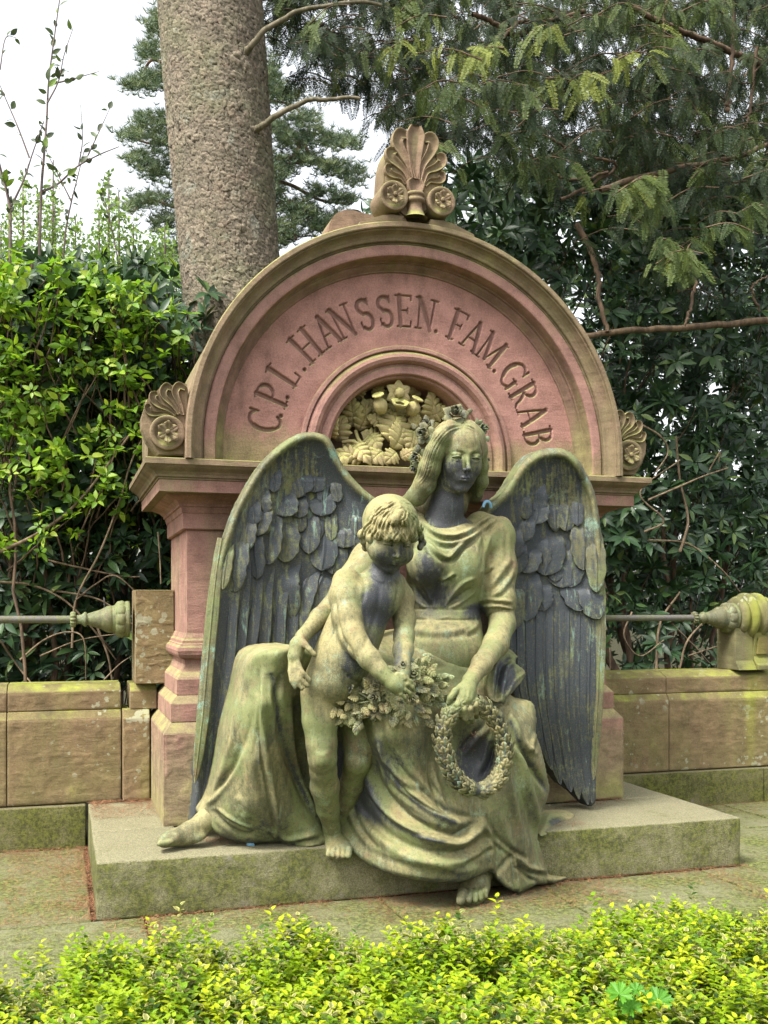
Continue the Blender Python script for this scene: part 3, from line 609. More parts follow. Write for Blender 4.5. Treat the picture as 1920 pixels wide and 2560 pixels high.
def corner_acroterion(sgn, label):
    """quarter palmette beside the foot of the arch; built in real space and mirrored"""
    t = thing('corner_palmette', label, 'stone ornament', (CX + sgn * 1.46, 5.95, ZB), 'quarter palmettes at the feet of the arch')
    def q(x, y, Y=5.93):   # left crop coordinates -> space, then mirror
        p = W(280 + x / 4.608, 920 + y / 4.608, Y)
        if sgn > 0: p[0] = 2 * CX - p[0]
        return p
    out = [(520, 1010), (480, 960), (400, 840), (345, 700), (335, 580), (370, 470), (400, 380), (440, 320), (520, 270), (560, 215), (640, 195), (700, 215), (770, 180), (850, 195), (868, 260), (868, 1015)]
    outline_solid('palmette_slab', [q(*p, 6.0) for p in out] if sgn < 0 else [q(*p, 6.0) for p in out][::-1], 5.965, 6.12, M['lip'], t, .006)
    for pts, w in [([(815, 540), (790, 440), (740, 330), (730, 260), (775, 205), (845, 240)], .024), ([(770, 530), (700, 430), (610, 340), (590, 270), (630, 215), (685, 240)], .024),
                   ([(735, 540), (650, 480), (540, 430), (475, 370), (475, 310), (520, 295)], .022), ([(710, 560), (620, 520), (500, 530), (430, 510), (410, 450), (440, 430)], .020)]:
        petal_ribbon([q(*p, 5.955) for p in pts], w, M['lip'], t, dep=.02)
    rosette(q(640, 745, 5.945), .099, M['lip'], t, .14)
    # the return of the same ornament along the side
    x0 = CX + sgn * 1.40; pr = [(6.14, ZB), (6.10, 2.50), (6.14, 2.66), (6.25, 2.74), (6.40, 2.72), (6.56, 2.60), (6.62, 2.48), (6.60, ZB)]
    P = catmull([np.array([0, a, b]) for a, b in [(6.12, ZB), (6.06, 2.52), (6.12, 2.68), (6.27, 2.77), (6.44, 2.70), (6.52, 2.56), (6.50, 2.45), (6.44, ZB)]], 30)
    bm = bmesh.new(); A = [bm.verts.new((x0 + sgn * .17, p[1], p[2])) for p in P]; Bv = [bm.verts.new((x0 - sgn * .06, p[1], p[2])) for p in P]; n = len(A)
    bm.faces.new(A); bm.faces.new(Bv[::-1])
    for k in range(n): bm.faces.new((A[k], Bv[k], Bv[(k + 1) % n], A[(k + 1) % n]))
    bmesh.ops.recalc_face_normals(bm, faces=bm.faces[:]); me = bpy.data.meshes.new('side_volute'); bm.to_mesh(me); bm.free(); add('side_volute', me, M['lip'], t)
corner_acroterion(-1, 'quarter palmette with rosette disc on the left end of the cornice')
corner_acroterion(1, 'quarter palmette with rosette disc on the right end of the cornice')

# ================================================================== rails
def rail(name, label, xa, xb, xf, sgn, Y, z):
    """rod from xa to xb, finial growing from xb towards xf"""
    t = thing(name, label, 'handrail', ((xa + xb) / 2, Y, z), 'bronze handrails beside the monument')
    V, F = lathe([(0, .0245), (1, .0245)], 20, 'X'); V[:, 0] = xa + V[:, 0] * (xb - xa); V[:, 1] += Y; V[:, 2] += z
    add('rod', mesh_np('rod', V, F), M['bronze_rod'], t)
    L = abs(xf - xb); d = 1 if xf > xb else -1
    def part(nm, prof, bumps=None, n=40, mt='bronze_rail'):
        V, F = lathe([(0, 0.001)] + prof + [(prof[-1][0], 0.001)], n, 'X', bumps=bumps); V[:, 0] = xb + d * V[:, 0]
        V += np.array([0, Y, z]); add(nm, mesh_np(nm, V, F), M[mt], t)
    part('collar', [(0, .034), (.004, .044), (.02, .048), (.034, .044), (.038, .034)], lambda s, a: .10 * np.cos(a * 12), 72)
    part('neck', [(.036, .028), (.07, .030), (.088, .046), (.1, .050), (.108, .036), (.125, .032), (.16, .045), (.20, .068), (.235, .088), (.262, .09), (.275, .078), (.28, .06)])
    part('egg_moulding', [(.278, .07), (.285, .10), (.30, .118), (.33, .125), (.35, .112), (.36, .095)], lambda s, a: (.10 * np.abs(np.cos(a * 5)) ** .5 - .08) * (0.29 < s) * (s < .355), 120)
    part('wall_plate', [(.36, .12), (.375, .12)])
    return t
rail('rail', 'bronze handrail left of the monument ending in a finial on the sandstone block', -4.2, 0.055, 0.44, 1, 7.05, 1.468)
rail('rail', 'bronze handrail right of the monument running behind the wing to the stone scroll', 3.2, 4.80, 5.17, 1, 7.15, 1.462)
# scroll bracket on the right wall
sb = thing('scroll_bracket', 'mossy stone bracket with round scroll head on top of the right wall', 'stone bracket', (5.33, 7.15, 1.05))
V, F = lathe([(-.16, .001), (-.16, .12), (-.15, .145), (-.125, .16), (-.105, .158), (-.10, .128), (-.085, .128), (-.08, .17), (-.06, .188), (-.035, .188), (-.022, .165), (-.016, .140), (.016, .140), (.022, .165), (.035, .188), (.06, .188), (.08, .17), (.085, .128), (.10, .128), (.105, .158), (.125, .16), (.15, .145), (.16, .12), (.16, .001)], 56, 'X', c=(5.335, 7.15, 1.475))
add('scroll_head', mesh_np('scroll_head', V, F), M['bracket'], sb)
extrude_x('bracket_foot', [(6.99, 1.046), (6.99, 1.085), (7.02, 1.10), (7.055, 1.15), (7.05, 1.22), (7.035, 1.34), (7.2, 1.42), (7.3, 1.34), (7.3, 1.046)], 5.30, 5.45, M['bracket'], sb)
extrude_x('bracket_panel', [(7.036, 1.17), (7.022, 1.31), (7.028, 1.31), (7.06, 1.17)], 5.325, 5.425, M['wall'], sb, bev=.002)
extrude_x('bracket_side', [(7.0, 1.046), (7.05, 1.12), (7.06, 1.38), (7.3, 1.38), (7.3, 1.046)], 5.13, 5.298, M['bracket'], sb)
# ================================================================== sculpting tools: signed distances, surface nets, brushes
U3 = lambda v: np.asarray(v, float) / np.linalg.norm(v)
class SDF:
    def __init__(s): s.p = []
    def _add(s, fn, lo, hi, k, op): s.p.append((fn, np.asarray(lo) - k - .03, np.asarray(hi) + k + .03, k, op))
    def rc(s, a, ra, b, rb, k=.02, op='u'):
        a = np.asarray(a, float); b = np.asarray(b, float); d = b - a; l2 = float(d @ d) + 1e-12
        def fn(X, Y, Z):
            t = np.clip(((X - a[0]) * d[0] + (Y - a[1]) * d[1] + (Z - a[2]) * d[2]) / l2, 0, 1)
            return np.sqrt((X - a[0] - t * d[0]) ** 2 + (Y - a[1] - t * d[1]) ** 2 + (Z - a[2] - t * d[2]) ** 2) - (ra + (rb - ra) * t)
        r = max(ra, rb); s._add(fn, np.minimum(a, b) - r, np.maximum(a, b) + r, k, op)
    def ell(s, c, rad, axes=None, k=.02, op='u'):
        c = np.asarray(c, float); A = np.eye(3) if axes is None else np.asarray(axes, float); rad = np.asarray(rad, float)
        def fn(X, Y, Z):
            x, y, z = X - c[0], Y - c[1], Z - c[2]; q0 = 0; q1 = 0
            for i in range(3):
                u = (x * A[i][0] + y * A[i][1] + z * A[i][2]); q0 = q0 + (u / rad[i]) ** 2; q1 = q1 + (u / rad[i] ** 2) ** 2
            q0 = np.sqrt(q0); q1 = np.sqrt(q1) + 1e-9
            return q0 * (q0 - 1) / q1
        R = np.sqrt(((A * rad[:, None]) ** 2).sum(0)); s._add(fn, c - R, c + R, k, op)
    def chain(s, pts, k=.02, op='u'):
        """pts [(pos, r)]"""
        for (a, ra), (b, rb) in zip(pts[:-1], pts[1:]): s.rc(a, ra, b, rb, k, op)
    def grid(s, xs, ys, zs):
        F = np.full((len(xs), len(ys), len(zs)), .5, dtype=np.float32)
        for fn, lo, hi, k, op in s.p:
            i0, i1 = np.searchsorted(xs, lo[0]), np.searchsorted(xs, hi[0]); j0, j1 = np.searchsorted(ys, lo[1]), np.searchsorted(ys, hi[1]); k0, k1 = np.searchsorted(zs, lo[2]), np.searchsorted(zs, hi[2])
            if i1 <= i0 or j1 <= j0 or k1 <= k0: continue
            X, Y, Z = xs[i0:i1, None, None], ys[None, j0:j1, None], zs[None, None, k0:k1]
            d = fn(X, Y, Z); f = F[i0:i1, j0:j1, k0:k1]
            if op == 'u':
                h = np.clip(.5 + .5 * (f - d) / k, 0, 1); F[i0:i1, j0:j1, k0:k1] = d * h + f * (1 - h) - k * h * (1 - h)
            else:
                h = np.clip(.5 - .5 * (f + d) / k, 0, 1); F[i0:i1, j0:j1, k0:k1] = f * (1 - h) - d * h + k * h * (1 - h)
        return F
    def mesh(s, h=.007, fine=(), hf=.0045):
        """fine: list of (lo, hi) world boxes meshed finer"""
        add_ = [p for p in s.p if p[4] == 'u']
        lo = np.min([p[1] for p in add_], 0) ; hi = np.max([p[2] for p in add_], 0)
        ax = []
        for d in range(3):
            v = [lo[d]]
            while v[-1] < hi[d]:
                st = hf if any(f[0][d] <= v[-1] <= f[1][d] for f in fine) else h
                v.append(v[-1] + st)
            ax.append(np.array(v))
        return nets(s.grid(*ax), *ax)
def nets(F, xs, ys, zs):
    S = F < 0; c = S[:-1, :-1, :-1].astype(np.int8)
    tot = sum(S[a:S.shape[0] - 1 + a, b:S.shape[1] - 1 + b, d:S.shape[2] - 1 + d].astype(np.int8) for a in (0, 1) for b in (0, 1) for d in (0, 1))
    act = (tot > 0) & (tot < 8); I = np.argwhere(act); n = len(I)
    idm = np.full(act.shape, -1, np.int32); idm[act] = np.arange(n)
    acc = np.zeros((n, 3)); cnt = np.zeros(n)
    co = [(a, b, d) for a in (0, 1) for b in (0, 1) for d in (0, 1)]
    vals = {o: F[I[:, 0] + o[0], I[:, 1] + o[1], I[:, 2] + o[2]] for o in co}
    def P(o): return np.stack([xs[I[:, 0] + o[0]], ys[I[:, 1] + o[1]], zs[I[:, 2] + o[2]]], -1)
    for o in co:
        for d in range(3):
            if o[d] == 0:
                q = list(o); q[d] = 1; q = tuple(q); a, b = vals[o], vals[q]; m = (a < 0) != (b < 0)
                if not m.any(): continue
                t = (a[m] / (a[m] - b[m]))[:, None]; acc[m] += P(o)[m] * (1 - t) + P(q)[m] * t; cnt[m] += 1
    V = acc / cnt[:, None]; Q = []
    for d in range(3):
        sl0 = [slice(None)] * 3; sl1 = [slice(None)] * 3; sl0[d] = slice(0, -1); sl1[d] = slice(1, None)
        A, B = S[tuple(sl0)], S[tuple(sl1)]; E = np.argwhere(A != B); e1, e2 = [x for x in range(3) if x != d]
        ok = (E[:, e1] > 0) & (E[:, e2] > 0) & (E[:, e1] < S.shape[e1] - 1) & (E[:, e2] < S.shape[e2] - 1); E = E[ok]
        ins = A[tuple(E.T)]
        def g(o1, o2):
            G = E.copy(); G[:, e1] += o1; G[:, e2] += o2; return idm[tuple(G.T)]
        q = np.stack([g(-1, -1), g(0, -1), g(0, 0), g(-1, 0)], -1)
        fl = ins if d != 1 else ~ins
        q[~fl] = q[~fl][:, ::-1]; Q.append(q)
    Q = np.concatenate(Q); Q = Q[(Q >= 0).all(1)]
    return V, Q
def normals(V, F):
    a = V[F[:, 2]] - V[F[:, 0]]; b = V[F[:, 3]] - V[F[:, 1]]; n = np.cross(a, b); N = np.zeros_like(V)
    for k in range(4):
        for c in range(3): N[:, c] += np.bincount(F[:, k], n[:, c], len(V))
    return N / (np.linalg.norm(N, axis=1)[:, None] + 1e-12)
def smooth(V, F, it=1, f=.5, mask=None):
    for _ in range(it):
        A = np.zeros_like(V); c = np.zeros(len(V))
        for k in range(4):
            i, j = F[:, k], F[:, (k + 1) % 4]
            for d in range(3): A[:, d] += np.bincount(i, V[j, d], len(V)) + np.bincount(j, V[i, d], len(V))
            c += np.bincount(i, minlength=len(V)) + np.bincount(j, minlength=len(V))
        W_ = A / np.maximum(c, 1)[:, None]; ff = f if mask is None else (f * mask)[:, None]
        V = V + (W_ - V) * ff
    return V
CAMP = np.array([0, 0, CAMH])
class Clay:
    """vertices + brushes; stroke points are given in photograph pixels and land on the surface that faces the viewer"""
    def __init__(s, V, F): s.V = np.array(V, float); s.F = F; s.pat = np.zeros(len(V)); s.upd(); s.base_pat()
    def upd(s):
        s.N = normals(s.V, s.F); s.px, s.py, s.D = proj(s.V); v = CAMP - s.V; v /= np.linalg.norm(v, axis=1)[:, None]
        s.face = np.clip((s.N * v).sum(1) * 1.8, 0, 1); s.dir = v
    def base_pat(s, b=.50, k=.42): s.pat = b + k * s.N[:, 2]
    def _d(s, pts, w, near=None):
        pts = np.asarray(pts, float); 
        if len(pts) > 2: pts = catmull(pts, 6 * len(pts))
        lo, hi = pts.min(0) - 3 * w, pts.max(0) + 3 * w
        m = (s.px > lo[0]) & (s.px < hi[0]) & (s.py > lo[1]) & (s.py < hi[1]) & (s.face > .01)
        if near is not None: m &= (s.V[:, 1] > near[0]) & (s.V[:, 1] < near[1])
        I = np.nonzero(m)[0]
        if len(I) == 0: return I, None, None, None
        x, y = s.px[I], s.py[I]; best = np.full(len(I), 1e9); sg = np.zeros(len(I)); al = np.zeros(len(I)); n = len(pts)
        for k in range(n - 1):
            ax, ay = pts[k]; dx, dy = pts[k + 1] - pts[k]; l2 = dx * dx + dy * dy + 1e-9
            t = np.clip(((x - ax) * dx + (y - ay) * dy) / l2, 0, 1); ex, ey = x - ax - t * dx, y - ay - t * dy; d = np.hypot(ex, ey)
            b = d < best; best[b] = d[b]; sg[b] = np.sign(dx * ey - dy * ex)[b]; al[b] = ((k + t) / (n - 1))[b]
        return I, best, sg, al
    def stroke(s, pts, w, amp, prof='ridge', taper=.18, near=None):
        I, d, sg, al = s._d(pts, w, near)
        if len(I) == 0: return
        x = d / w
        if prof == 'ridge': h = np.exp(-1.6 * x * x)
        elif prof == 'crease': h = np.exp(-2.2 * x)
        elif prof == 'round': h = np.sqrt(np.clip(1 - x * x, 0, 1))
        elif prof == 'fold': xs = x * sg; h = np.exp(-1.6 * xs * xs) - .75 * np.exp(-2.2 * (xs - 1.5) ** 2)
        elif prof == 'foldn': xs = -x * sg; h = np.exp(-1.6 * xs * xs) - .75 * np.exp(-2.2 * (xs - 1.5) ** 2)
        elif prof == 'step': xs = x * sg; h = 1 / (1 + np.exp(-5 * xs)) * np.exp(-.5 * np.clip(xs, 0, 9) ** 2) 
        if taper: h = h * np.clip(np.minimum(al, 1 - al) / taper, 0, 1) ** .7
        q = (h * amp * s.face[I])[:, None]
        s.V[I] += q * (s.N[I] * .6 + s.dir[I] * .4)
    def spot(s, x, y, rx, ry, amp, near=None):
        m = s.face > .01
        if near is not None: m &= (s.V[:, 1] > near[0]) & (s.V[:, 1] < near[1])
        q = ((s.px - x) / rx) ** 2 + ((s.py - y) / ry) ** 2; m &= q < 6
        s.V[m] += (np.exp(-1.5 * q[m]) * amp * s.face[m])[:, None] * s.N[m]
    def hatch(s, A, B, n, w, amp, jit=1.5, seed=1, near=None, prof='ridge'):
        rg = np.random.default_rng(seed); A = catmull(A, 9); B = catmull(B, 9)
        for i in range(n):
            t = (i + rg.uniform(.1, .9)) / n; P = A * (1 - t) + B * t + rg.normal(0, jit, (9, 2)) * .5; a0, a1 = rg.uniform(0, .25), rg.uniform(.75, 1)
            k0, k1 = int(a0 * 8), int(a1 * 8) + 1
            s.stroke(P[k0:k1], w * rg.uniform(.7, 1.2), amp * (1 if i % 2 else -1) * rg.uniform(.6, 1.2), prof, .25, near)
    def paint(s, x, y, rx, ry, val, near=None, soft=2.0, amt=1.0, ang=0):
        """an elliptical stain, also shade painted into hollows: pushes the patina value towards val"""
        ca, sa = math.cos(R_(ang)), math.sin(R_(ang)); dx, dy = s.px - x, s.py - y; u, v = dx * ca + dy * sa, -dx * sa + dy * ca
        q = (u / rx) ** 2 + (v / ry) ** 2; f = 1 / (1 + np.exp(soft * 3 * (np.sqrt(q) - 1)))
        if near is not None: f = f * ((s.V[:, 1] > near[0]) & (s.V[:, 1] < near[1]))
        s.pat += (val - s.pat) * f * amt
    def pline(s, pts, w, val, amt=1.0, near=None):
        I, d, sg, al = s._d(pts, w, near)
        if len(I): s.pat[I] += (val - s.pat[I]) * np.exp(-1.5 * (d / w) ** 2) * amt
    def mesh(s, name): return mesh_np(name, s.V, s.F, True, {'pat': ('POINT', s.pat)})

def tps(ctrl, X, Y, reg=.02):
    c = np.asarray(ctrl, float); P = c[:, :2] / 100.0; n = len(c)
    def ph(r2): return .5 * r2 * np.log(r2 + 1e-9)
    K = ph(((P[:, None] - P[None]) ** 2).sum(-1)) + reg * np.eye(n); Q = np.hstack([np.ones((n, 1)), P]); A = np.block([[K, Q], [Q.T, np.zeros((3, 3))]])
    w = np.linalg.solve(A, np.concatenate([c[:, 2], np.zeros(3)])); x, y = X / 100.0, Y / 100.0; out = w[n] + w[n + 1] * x + w[n + 2] * y
    for i in range(n): out = out + w[i] * ph((x - P[i, 0]) ** 2 + (y - P[i, 1]) ** 2)
    return out
def relief(poly, ctrl, step=2.6, inf=(14, .05), back=.35, spline=True, backto=None):
    """a body in the round seen from its front: outline + depth control points; closes by rounding back at the outline and walls running back"""
    P = np.asarray(poly, float)
    if spline: P = catmull(np.vstack([P, P[:1]]), len(P) * 6)[:-1]
    lo, hi = P.min(0) - 2 * step, P.max(0) + 2 * step
    gx = np.arange(lo[0], hi[0], step); gy = np.arange(lo[1], hi[1], step); X, Y = np.meshgrid(gx, gy, indexing='ij')
    A = P; B = np.roll(P, -1, 0); ins = np.zeros(X.shape, bool); dm = np.full(X.shape, 1e9); NX = np.zeros(X.shape); NY = np.zeros(X.shape)
    for (ax, ay), (bx, by) in zip(A, B):
        if ay != by:
            c = ((ay > Y) != (by > Y)) & (X < (bx - ax) * (Y - ay) / (by - ay) + ax); ins ^= c
        dx, dy = bx - ax, by - ay; t = np.clip(((X - ax) * dx + (Y - ay) * dy) / (dx * dx + dy * dy + 1e-9), 0, 1); qx, qy = ax + t * dx, ay + t * dy
        d = np.hypot(X - qx, Y - qy); b = d < dm; dm[b] = d[b]; NX[b] = qx[b]; NY[b] = qy[b]
    near = ins | (dm < step * .75)
    cell = near[:-1, :-1] & near[1:, :-1] & near[1:, 1:] & near[:-1, 1:]
    # keep cells that have at least one inside corner
    cell &= (ins[:-1, :-1] | ins[1:, :-1] | ins[1:, 1:] | ins[:-1, 1:])
    used = np.zeros(X.shape, bool)
    for a in (0, 1):
        for b in (0, 1): used[a:X.shape[0] - 1 + a, b:X.shape[1] - 1 + b] |= cell
    out = used & ~ins; X = X.copy(); Y = Y.copy(); snap = out | (used & (dm < step * .35)); X[snap] = NX[snap]; Y[snap] = NY[snap]; dm = np.where(out, 0, dm)
    idm = np.full(X.shape, -1); idm[used] = np.arange(used.sum()); px, py, d = X[used], Y[used], dm[used]
    Yd = tps(ctrl, px, py); u = np.clip(d / inf[0], 0, 1); Yd = Yd + inf[1] * (1 - np.sqrt(np.clip(1 - (1 - u) ** 2, 0, 1)))
    V = Wv(px, py, Yd); I, J = np.nonzero(cell)
    F = np.stack([idm[I, J], idm[I, J + 1], idm[I + 1, J + 1], idm[I + 1, J]], -1)
    V = smooth(V, F, 5, .5, (d < step * 1.6).astype(float))
    # walls
    E = np.concatenate([F[:, [k, (k + 1) % 4]] for k in range(4)]); key = E[:, 0].astype(np.int64) * 10000000 + E[:, 1]; rev = E[:, 1].astype(np.int64) * 10000000 + E[:, 0]
    bd = E[~np.isin(key, rev)]; bv = np.unique(bd); mp = np.full(len(V), -1); n0 = len(V)
    rows = [bv]; VV = [V]
    for q, f in enumerate((.25, 1.0)):
        Vb = V[bv].copy(); Vb[:, 1] += back * f if backto is None else np.maximum(backto - Vb[:, 1], .01) * f
        VV.append(Vb)
    V2 = np.concatenate(VV); m = len(bv); mp[bv] = np.arange(m)
    a, b = mp[bd[:, 0]], mp[bd[:, 1]]
    F = np.concatenate([F, np.stack([bd[:, 1], bd[:, 0], n0 + a, n0 + b], -1), np.stack([n0 + b, n0 + a, n0 + m + a, n0 + m + b], -1)])
    return V2, F[:, ::-1] if False else F

def cframe(yaw=0, pitch=0, roll=0):
    """axes (right, up, out) of a part facing the viewer, turned by yaw (to the right), pitch (down), roll (clockwise), degrees"""
    y, p, r = R_(yaw), R_(pitch), R_(roll); X = RV.copy(); Y = UV_.copy(); Z = -FV.copy()
    def rot(v, k, a): return v * math.cos(a) + np.cross(k, v) * math.sin(a) + k * (k @ v) * (1 - math.cos(a))
    A = [rot(v, UV_, y) for v in (X, Y, Z)]; k = A[0]; A = [rot(v, k, p) for v in A]; k = A[2]; A = [rot(v, k, -r) for v in A]
    return np.array(A)
def head(S, c, s, ax, child=False, k=1.0):
    def L(x, y, z): return c + s * (x * ax[0] + y * ax[1] + z * ax[2])
    def E(x, y, z, rx, ry, rz, kk, op='u', **kw): S.ell(L(x, y, z), np.array([rx, ry, rz]) * s, ax, kk * s, op)
    def C(p, rp, q, rq, kk, op='u'): S.rc(L(*p), rp * s, L(*q), rq * s, kk * s, op)
    cw = 1.12 if child else 1.0
    E(0, .26, -.12, .70, .72, .84, .1); E(0, -.20, .14, .53 * cw, .70, .60, .18)
    if child: E(0, -.40, .16, .58, .48, .54, .2)
    for sg in (-1, 1):
        C((sg * .42 * cw, -.38, .02), .14, (sg * .10, -.87, .43), .10, .20)
        E(sg * (.30 if not child else .36), -.27 if not child else -.42, .44, .20 if not child else .27, .24 if not child else .26, .18 if not child else .24, .2)
        C((sg * .40, .13, .49), .07, (sg * .24, .19, .62), .06, .10); C((sg * .24, .19, .62), .06, (sg * .08, .12, .70), .055, .06)
    E(0, .38, .36, .42, .34, .34, .2)
    E(0, -.88, .47, .115, .11, .12, .12)
    ey = -.02 if not child else -.08
    for sg in (-1, 1):
        E(sg * .25, ey + .045, .84, .165, .085, .20, .08, 's')
        E(sg * .265, ey - .005, .555, .145, .105, .150, .03)
        E(sg * .265, ey + .052, .572, .154, .085, .160, .008)                    # lowered upper lid
        C((sg * .265 - .15, ey - .022, .64), .016, (sg * .265, ey + .008, .745), .024, .010); C((sg * .265, ey + .008, .745), .024, (sg * .265 + .15, ey - .022, .64), .016, .010)
        C((sg * .265 - .12, ey - .045, .668), .020, (sg * .265, ey - .040, .752), .030, .010, 's'); C((sg * .265, ey - .040, .752), .030, (sg * .265 + .12, ey - .045, .668), .020, .010, 's')
        C((sg * .265 - .13, ey - .085, .62), .016, (sg * .265, ey - .115, .69), .018, .02); C((sg * .265, ey - .115, .69), .018, (sg * .265 + .13, ey - .085, .62), .016, .02)
    nb = .0 if not child else -.05; nz = .0 if not child else -.05
    C((0, .14, .66), .048, (0, -.10 + nb, .77 + nz), .050, .09); C((0, -.10 + nb, .77 + nz), .050, (0, -.33 + nb * .4, .895 + nz), .062, .05)
    E(0, -.345 + nb * .4, .90 + nz, .068, .060, .075, .035)
    for sg in (-1, 1):
        E(sg * .078, -.375 + nb * .4, .81 + nz, .050, .048, .080, .035); E(sg * .040, -.425 + nb * .4, .86 + nz, .024, .022, .05, .018, 's')
    E(0, -.58, .53, .24, .18, .18, .14)
    my = -.60; mz = .715; q = 1.0 if child else 1.22
    C((-.15 * q, my - .004, mz - .10), .016, (-.055 * q, my + .022, mz + .004), .030, .03); C((-.055 * q, my + .022, mz + .004), .030, (0, my + .014, mz + .014), .028, .012); C((0, my + .014, mz + .014), .028, (.055 * q, my + .022, mz + .004), .030, .012); C((.055 * q, my + .022, mz + .004), .030, (.15 * q, my - .004, mz - .10), .016, .03)
    C((-.12 * q, my - .04, mz - .08), .020, (0, my - .062, mz - .004), .040, .03); C((0, my - .062, mz - .004), .040, (.12 * q, my - .04, mz - .08), .020, .03)
    C((-.16 * q, my - .010, mz - .060), .006, (0, my - .016, mz + .040), .008, .012, 's'); C((0, my - .016, mz + .040), .008, (.16 * q, my - .010, mz - .060), .006, .012, 's')
    E(0, -.745, .71, .12, .045, .08, .07, 's'); E(0, -.48, .79, .025, .05, .03, .03, 's')
    return L
def finger(S, pts, r0, r1, Ys, k=.006):
    P = [W(x, y, Yv) for (x, y), Yv in zip(pts, Ys)]; n = len(P); rs = np.linspace(r0, r1, n)
    for i in range(n - 1): S.rc(P[i], RR(rs[i], pts[i][0], Ys[i]), P[i + 1], RR(rs[i + 1], pts[i + 1][0], Ys[i + 1]), k)
def J(px, py, Y, r): return (W(px, py, Y), RR(r, px, Y))
# ================================================================== the seated bronze angel
def c1(*P): return [(860 + x / 3.318, 980 + y / 3.318) for x, y in P]
def c2(*P): return [(460 + x / 3.16, 1040 + y / 3.16) for x, y in P]
def c3(*P): return [(660 + x / 3.607, 1200 + y / 3.607) for x, y in P]
def c4(*P): return [(380 + x / 2.676, 1560 + y / 2.676) for x, y in P]
def c5(*P): return [(840 + x / 2.765, 1600 + y / 2.765) for x, y in P]
def c6(*P): return [(1140 + x / 2.257, 1080 + y / 2.257) for x, y in P]
def ch(*P): return [(1040 + x / 7.54, 1010 + y / 7.54) for x, y in P]
def ck(*P): return [(880 + x / 7.54, 1220 + y / 7.54) for x, y in P]
BR = M['bronze']
angel = thing('angel_statue', 'greenish bronze seated angel with drooping wings, long robe and roses in her hair', 'statue', (2.0, 5.5, 0.29))

# ---- body: head, neck, torso core, arms, hands, feet in one surface
S = SDF()
HC = W(1147, 1142, 5.42); hs_px = 89.0; HS = RR(hs_px, 1147, 5.42); HAX = cframe(15, 7, 2)
head(S, HC, HS, HAX)
S.chain([J(1124, 1215, 5.47, 37), J(1116, 1270, 5.50, 38), J(1108, 1310, 5.53, 52)], .05)
S.ell(W(1110, 1352, 5.60), [RR(118, 1110, 5.6), RR(60, 1110, 5.6), .15], cframe(), .06)
S.chain([J(1110, 1380, 5.60, 80), J(1110, 1520, 5.62, 72), J(1110, 1620, 5.62, 80)], .06)
S.chain([J(1250, 1322, 5.57, 32), J(1250, 1480, 5.50, 34), J(1256, 1560, 5.42, 32)], .03)     # her left arm
S.chain([J(1256, 1560, 5.42, 31), J(1240, 1610, 5.30, 31), J(1205, 1660, 5.08, 25), J(1176, 1702, 4.93, 19)], .03)
S.chain([J(1176, 1702, 4.93, 19), J(1166, 1728, 4.87, 23), J(1163, 1745, 4.85, 24)], .02)
for pts, r in (([(1149, 1738), (1144, 1762), (1150, 1786), (1157, 1798)], 9.5), ([(1162, 1745), (1160, 1772), (1163, 1796), (1170, 1806)], 10), ([(1175, 1745), (1175, 1772), (1177, 1794), (1182, 1804)], 9.5), ([(1186, 1738), (1189, 1762), (1190, 1782), (1192, 1792)], 8.5)):
    finger(S, pts, r, r * .72, [4.86, 4.82, 4.84, 4.88])
finger(S, [(1156, 1715), (1138, 1728), (1126, 1744), (1122, 1758)], 10, 7, [4.88, 4.85, 4.83, 4.84])
# her right arm reaching round the child, hand on the child's hip
S.chain([J(985, 1330, 5.55, 32), J(905, 1430, 5.45, 32), J(850, 1490, 5.35, 29)], .03); S.chain([J(850, 1490, 5.35, 27), J(800, 1545, 5.15, 24), J(757, 1590, 5.0, 17)], .03)
S.chain([J(757, 1590, 5.0, 16), J(744, 1612, 4.97, 19), J(737, 1640, 4.955, 19)], .015)
finger(S, [(752, 1598), (762, 1610), (774, 1624), (787, 1637)], 9, 6.5, [4.96, 4.93, 4.91, 4.90])
for pts, r in (([(741, 1636), (745, 1660), (756, 1682), (775, 1701)], 8.2), ([(736, 1645), (739, 1672), (749, 1696), (769, 1715)], 8.2), ([(731, 1652), (732, 1680), (739, 1704), (755, 1722)], 7.8), ([(727, 1650), (725, 1678), (728, 1702), (738, 1720)], 7)):
    finger(S, pts, r, r * .72, [4.95, 4.925, 4.90, 4.895])
# feet
S.chain([J(560, 2010, 5.52, 30), J(515, 2052, 5.50, 26), J(470, 2080, 5.48, 22), J(436, 2093, 5.45, 19), J(414, 2099, 5.44, 15), J(406, 2103, 5.435, 12)], .03)
S.ell(W(468, 2098, 5.48), [RR(50, 470, 5.48), .030, .05], cframe(0, 0, -12), .03)
S.ell(W(416, 2104, 5.45), [RR(17, 416, 5.45), RR(12, 416, 5.45), .045], cframe(0, 0, -8), .02)
for i in range(4): finger(S, [(430, 2097 + i * 2), (412, 2103 + i * 2), (397, 2108 + i)], 7, 5.5, [5.46 - i * .018, 5.45 - i * .018, 5.44 - i * .018])
S.chain([J(1215, 2120, 5.22, 32), J(1205, 2175, 5.17, 28), J(1195, 2205, 5.10, 30)], .03)
S.ell(W(1183, 2226, 5.10), [RR(40, 1183, 5.06), .038, .12], cframe(-8, 22, -8), .03)
for i, (x, y, x2, y2, r) in enumerate([(1158, 2232, 1151, 2252, 12.5), (1176, 2230, 1172, 2251, 9), (1190, 2228, 1188, 2250, 8.5), (1202, 2224, 1202, 2246, 8), (1213, 2219, 1214, 2240, 7.5)]):
    finger(S, [(x, y), ((x + x2) / 2, (y + y2) / 2 - 2), (x2, y2)], r, r * .92, [5.03, 4.985, 4.955 + i * .008], .0035)
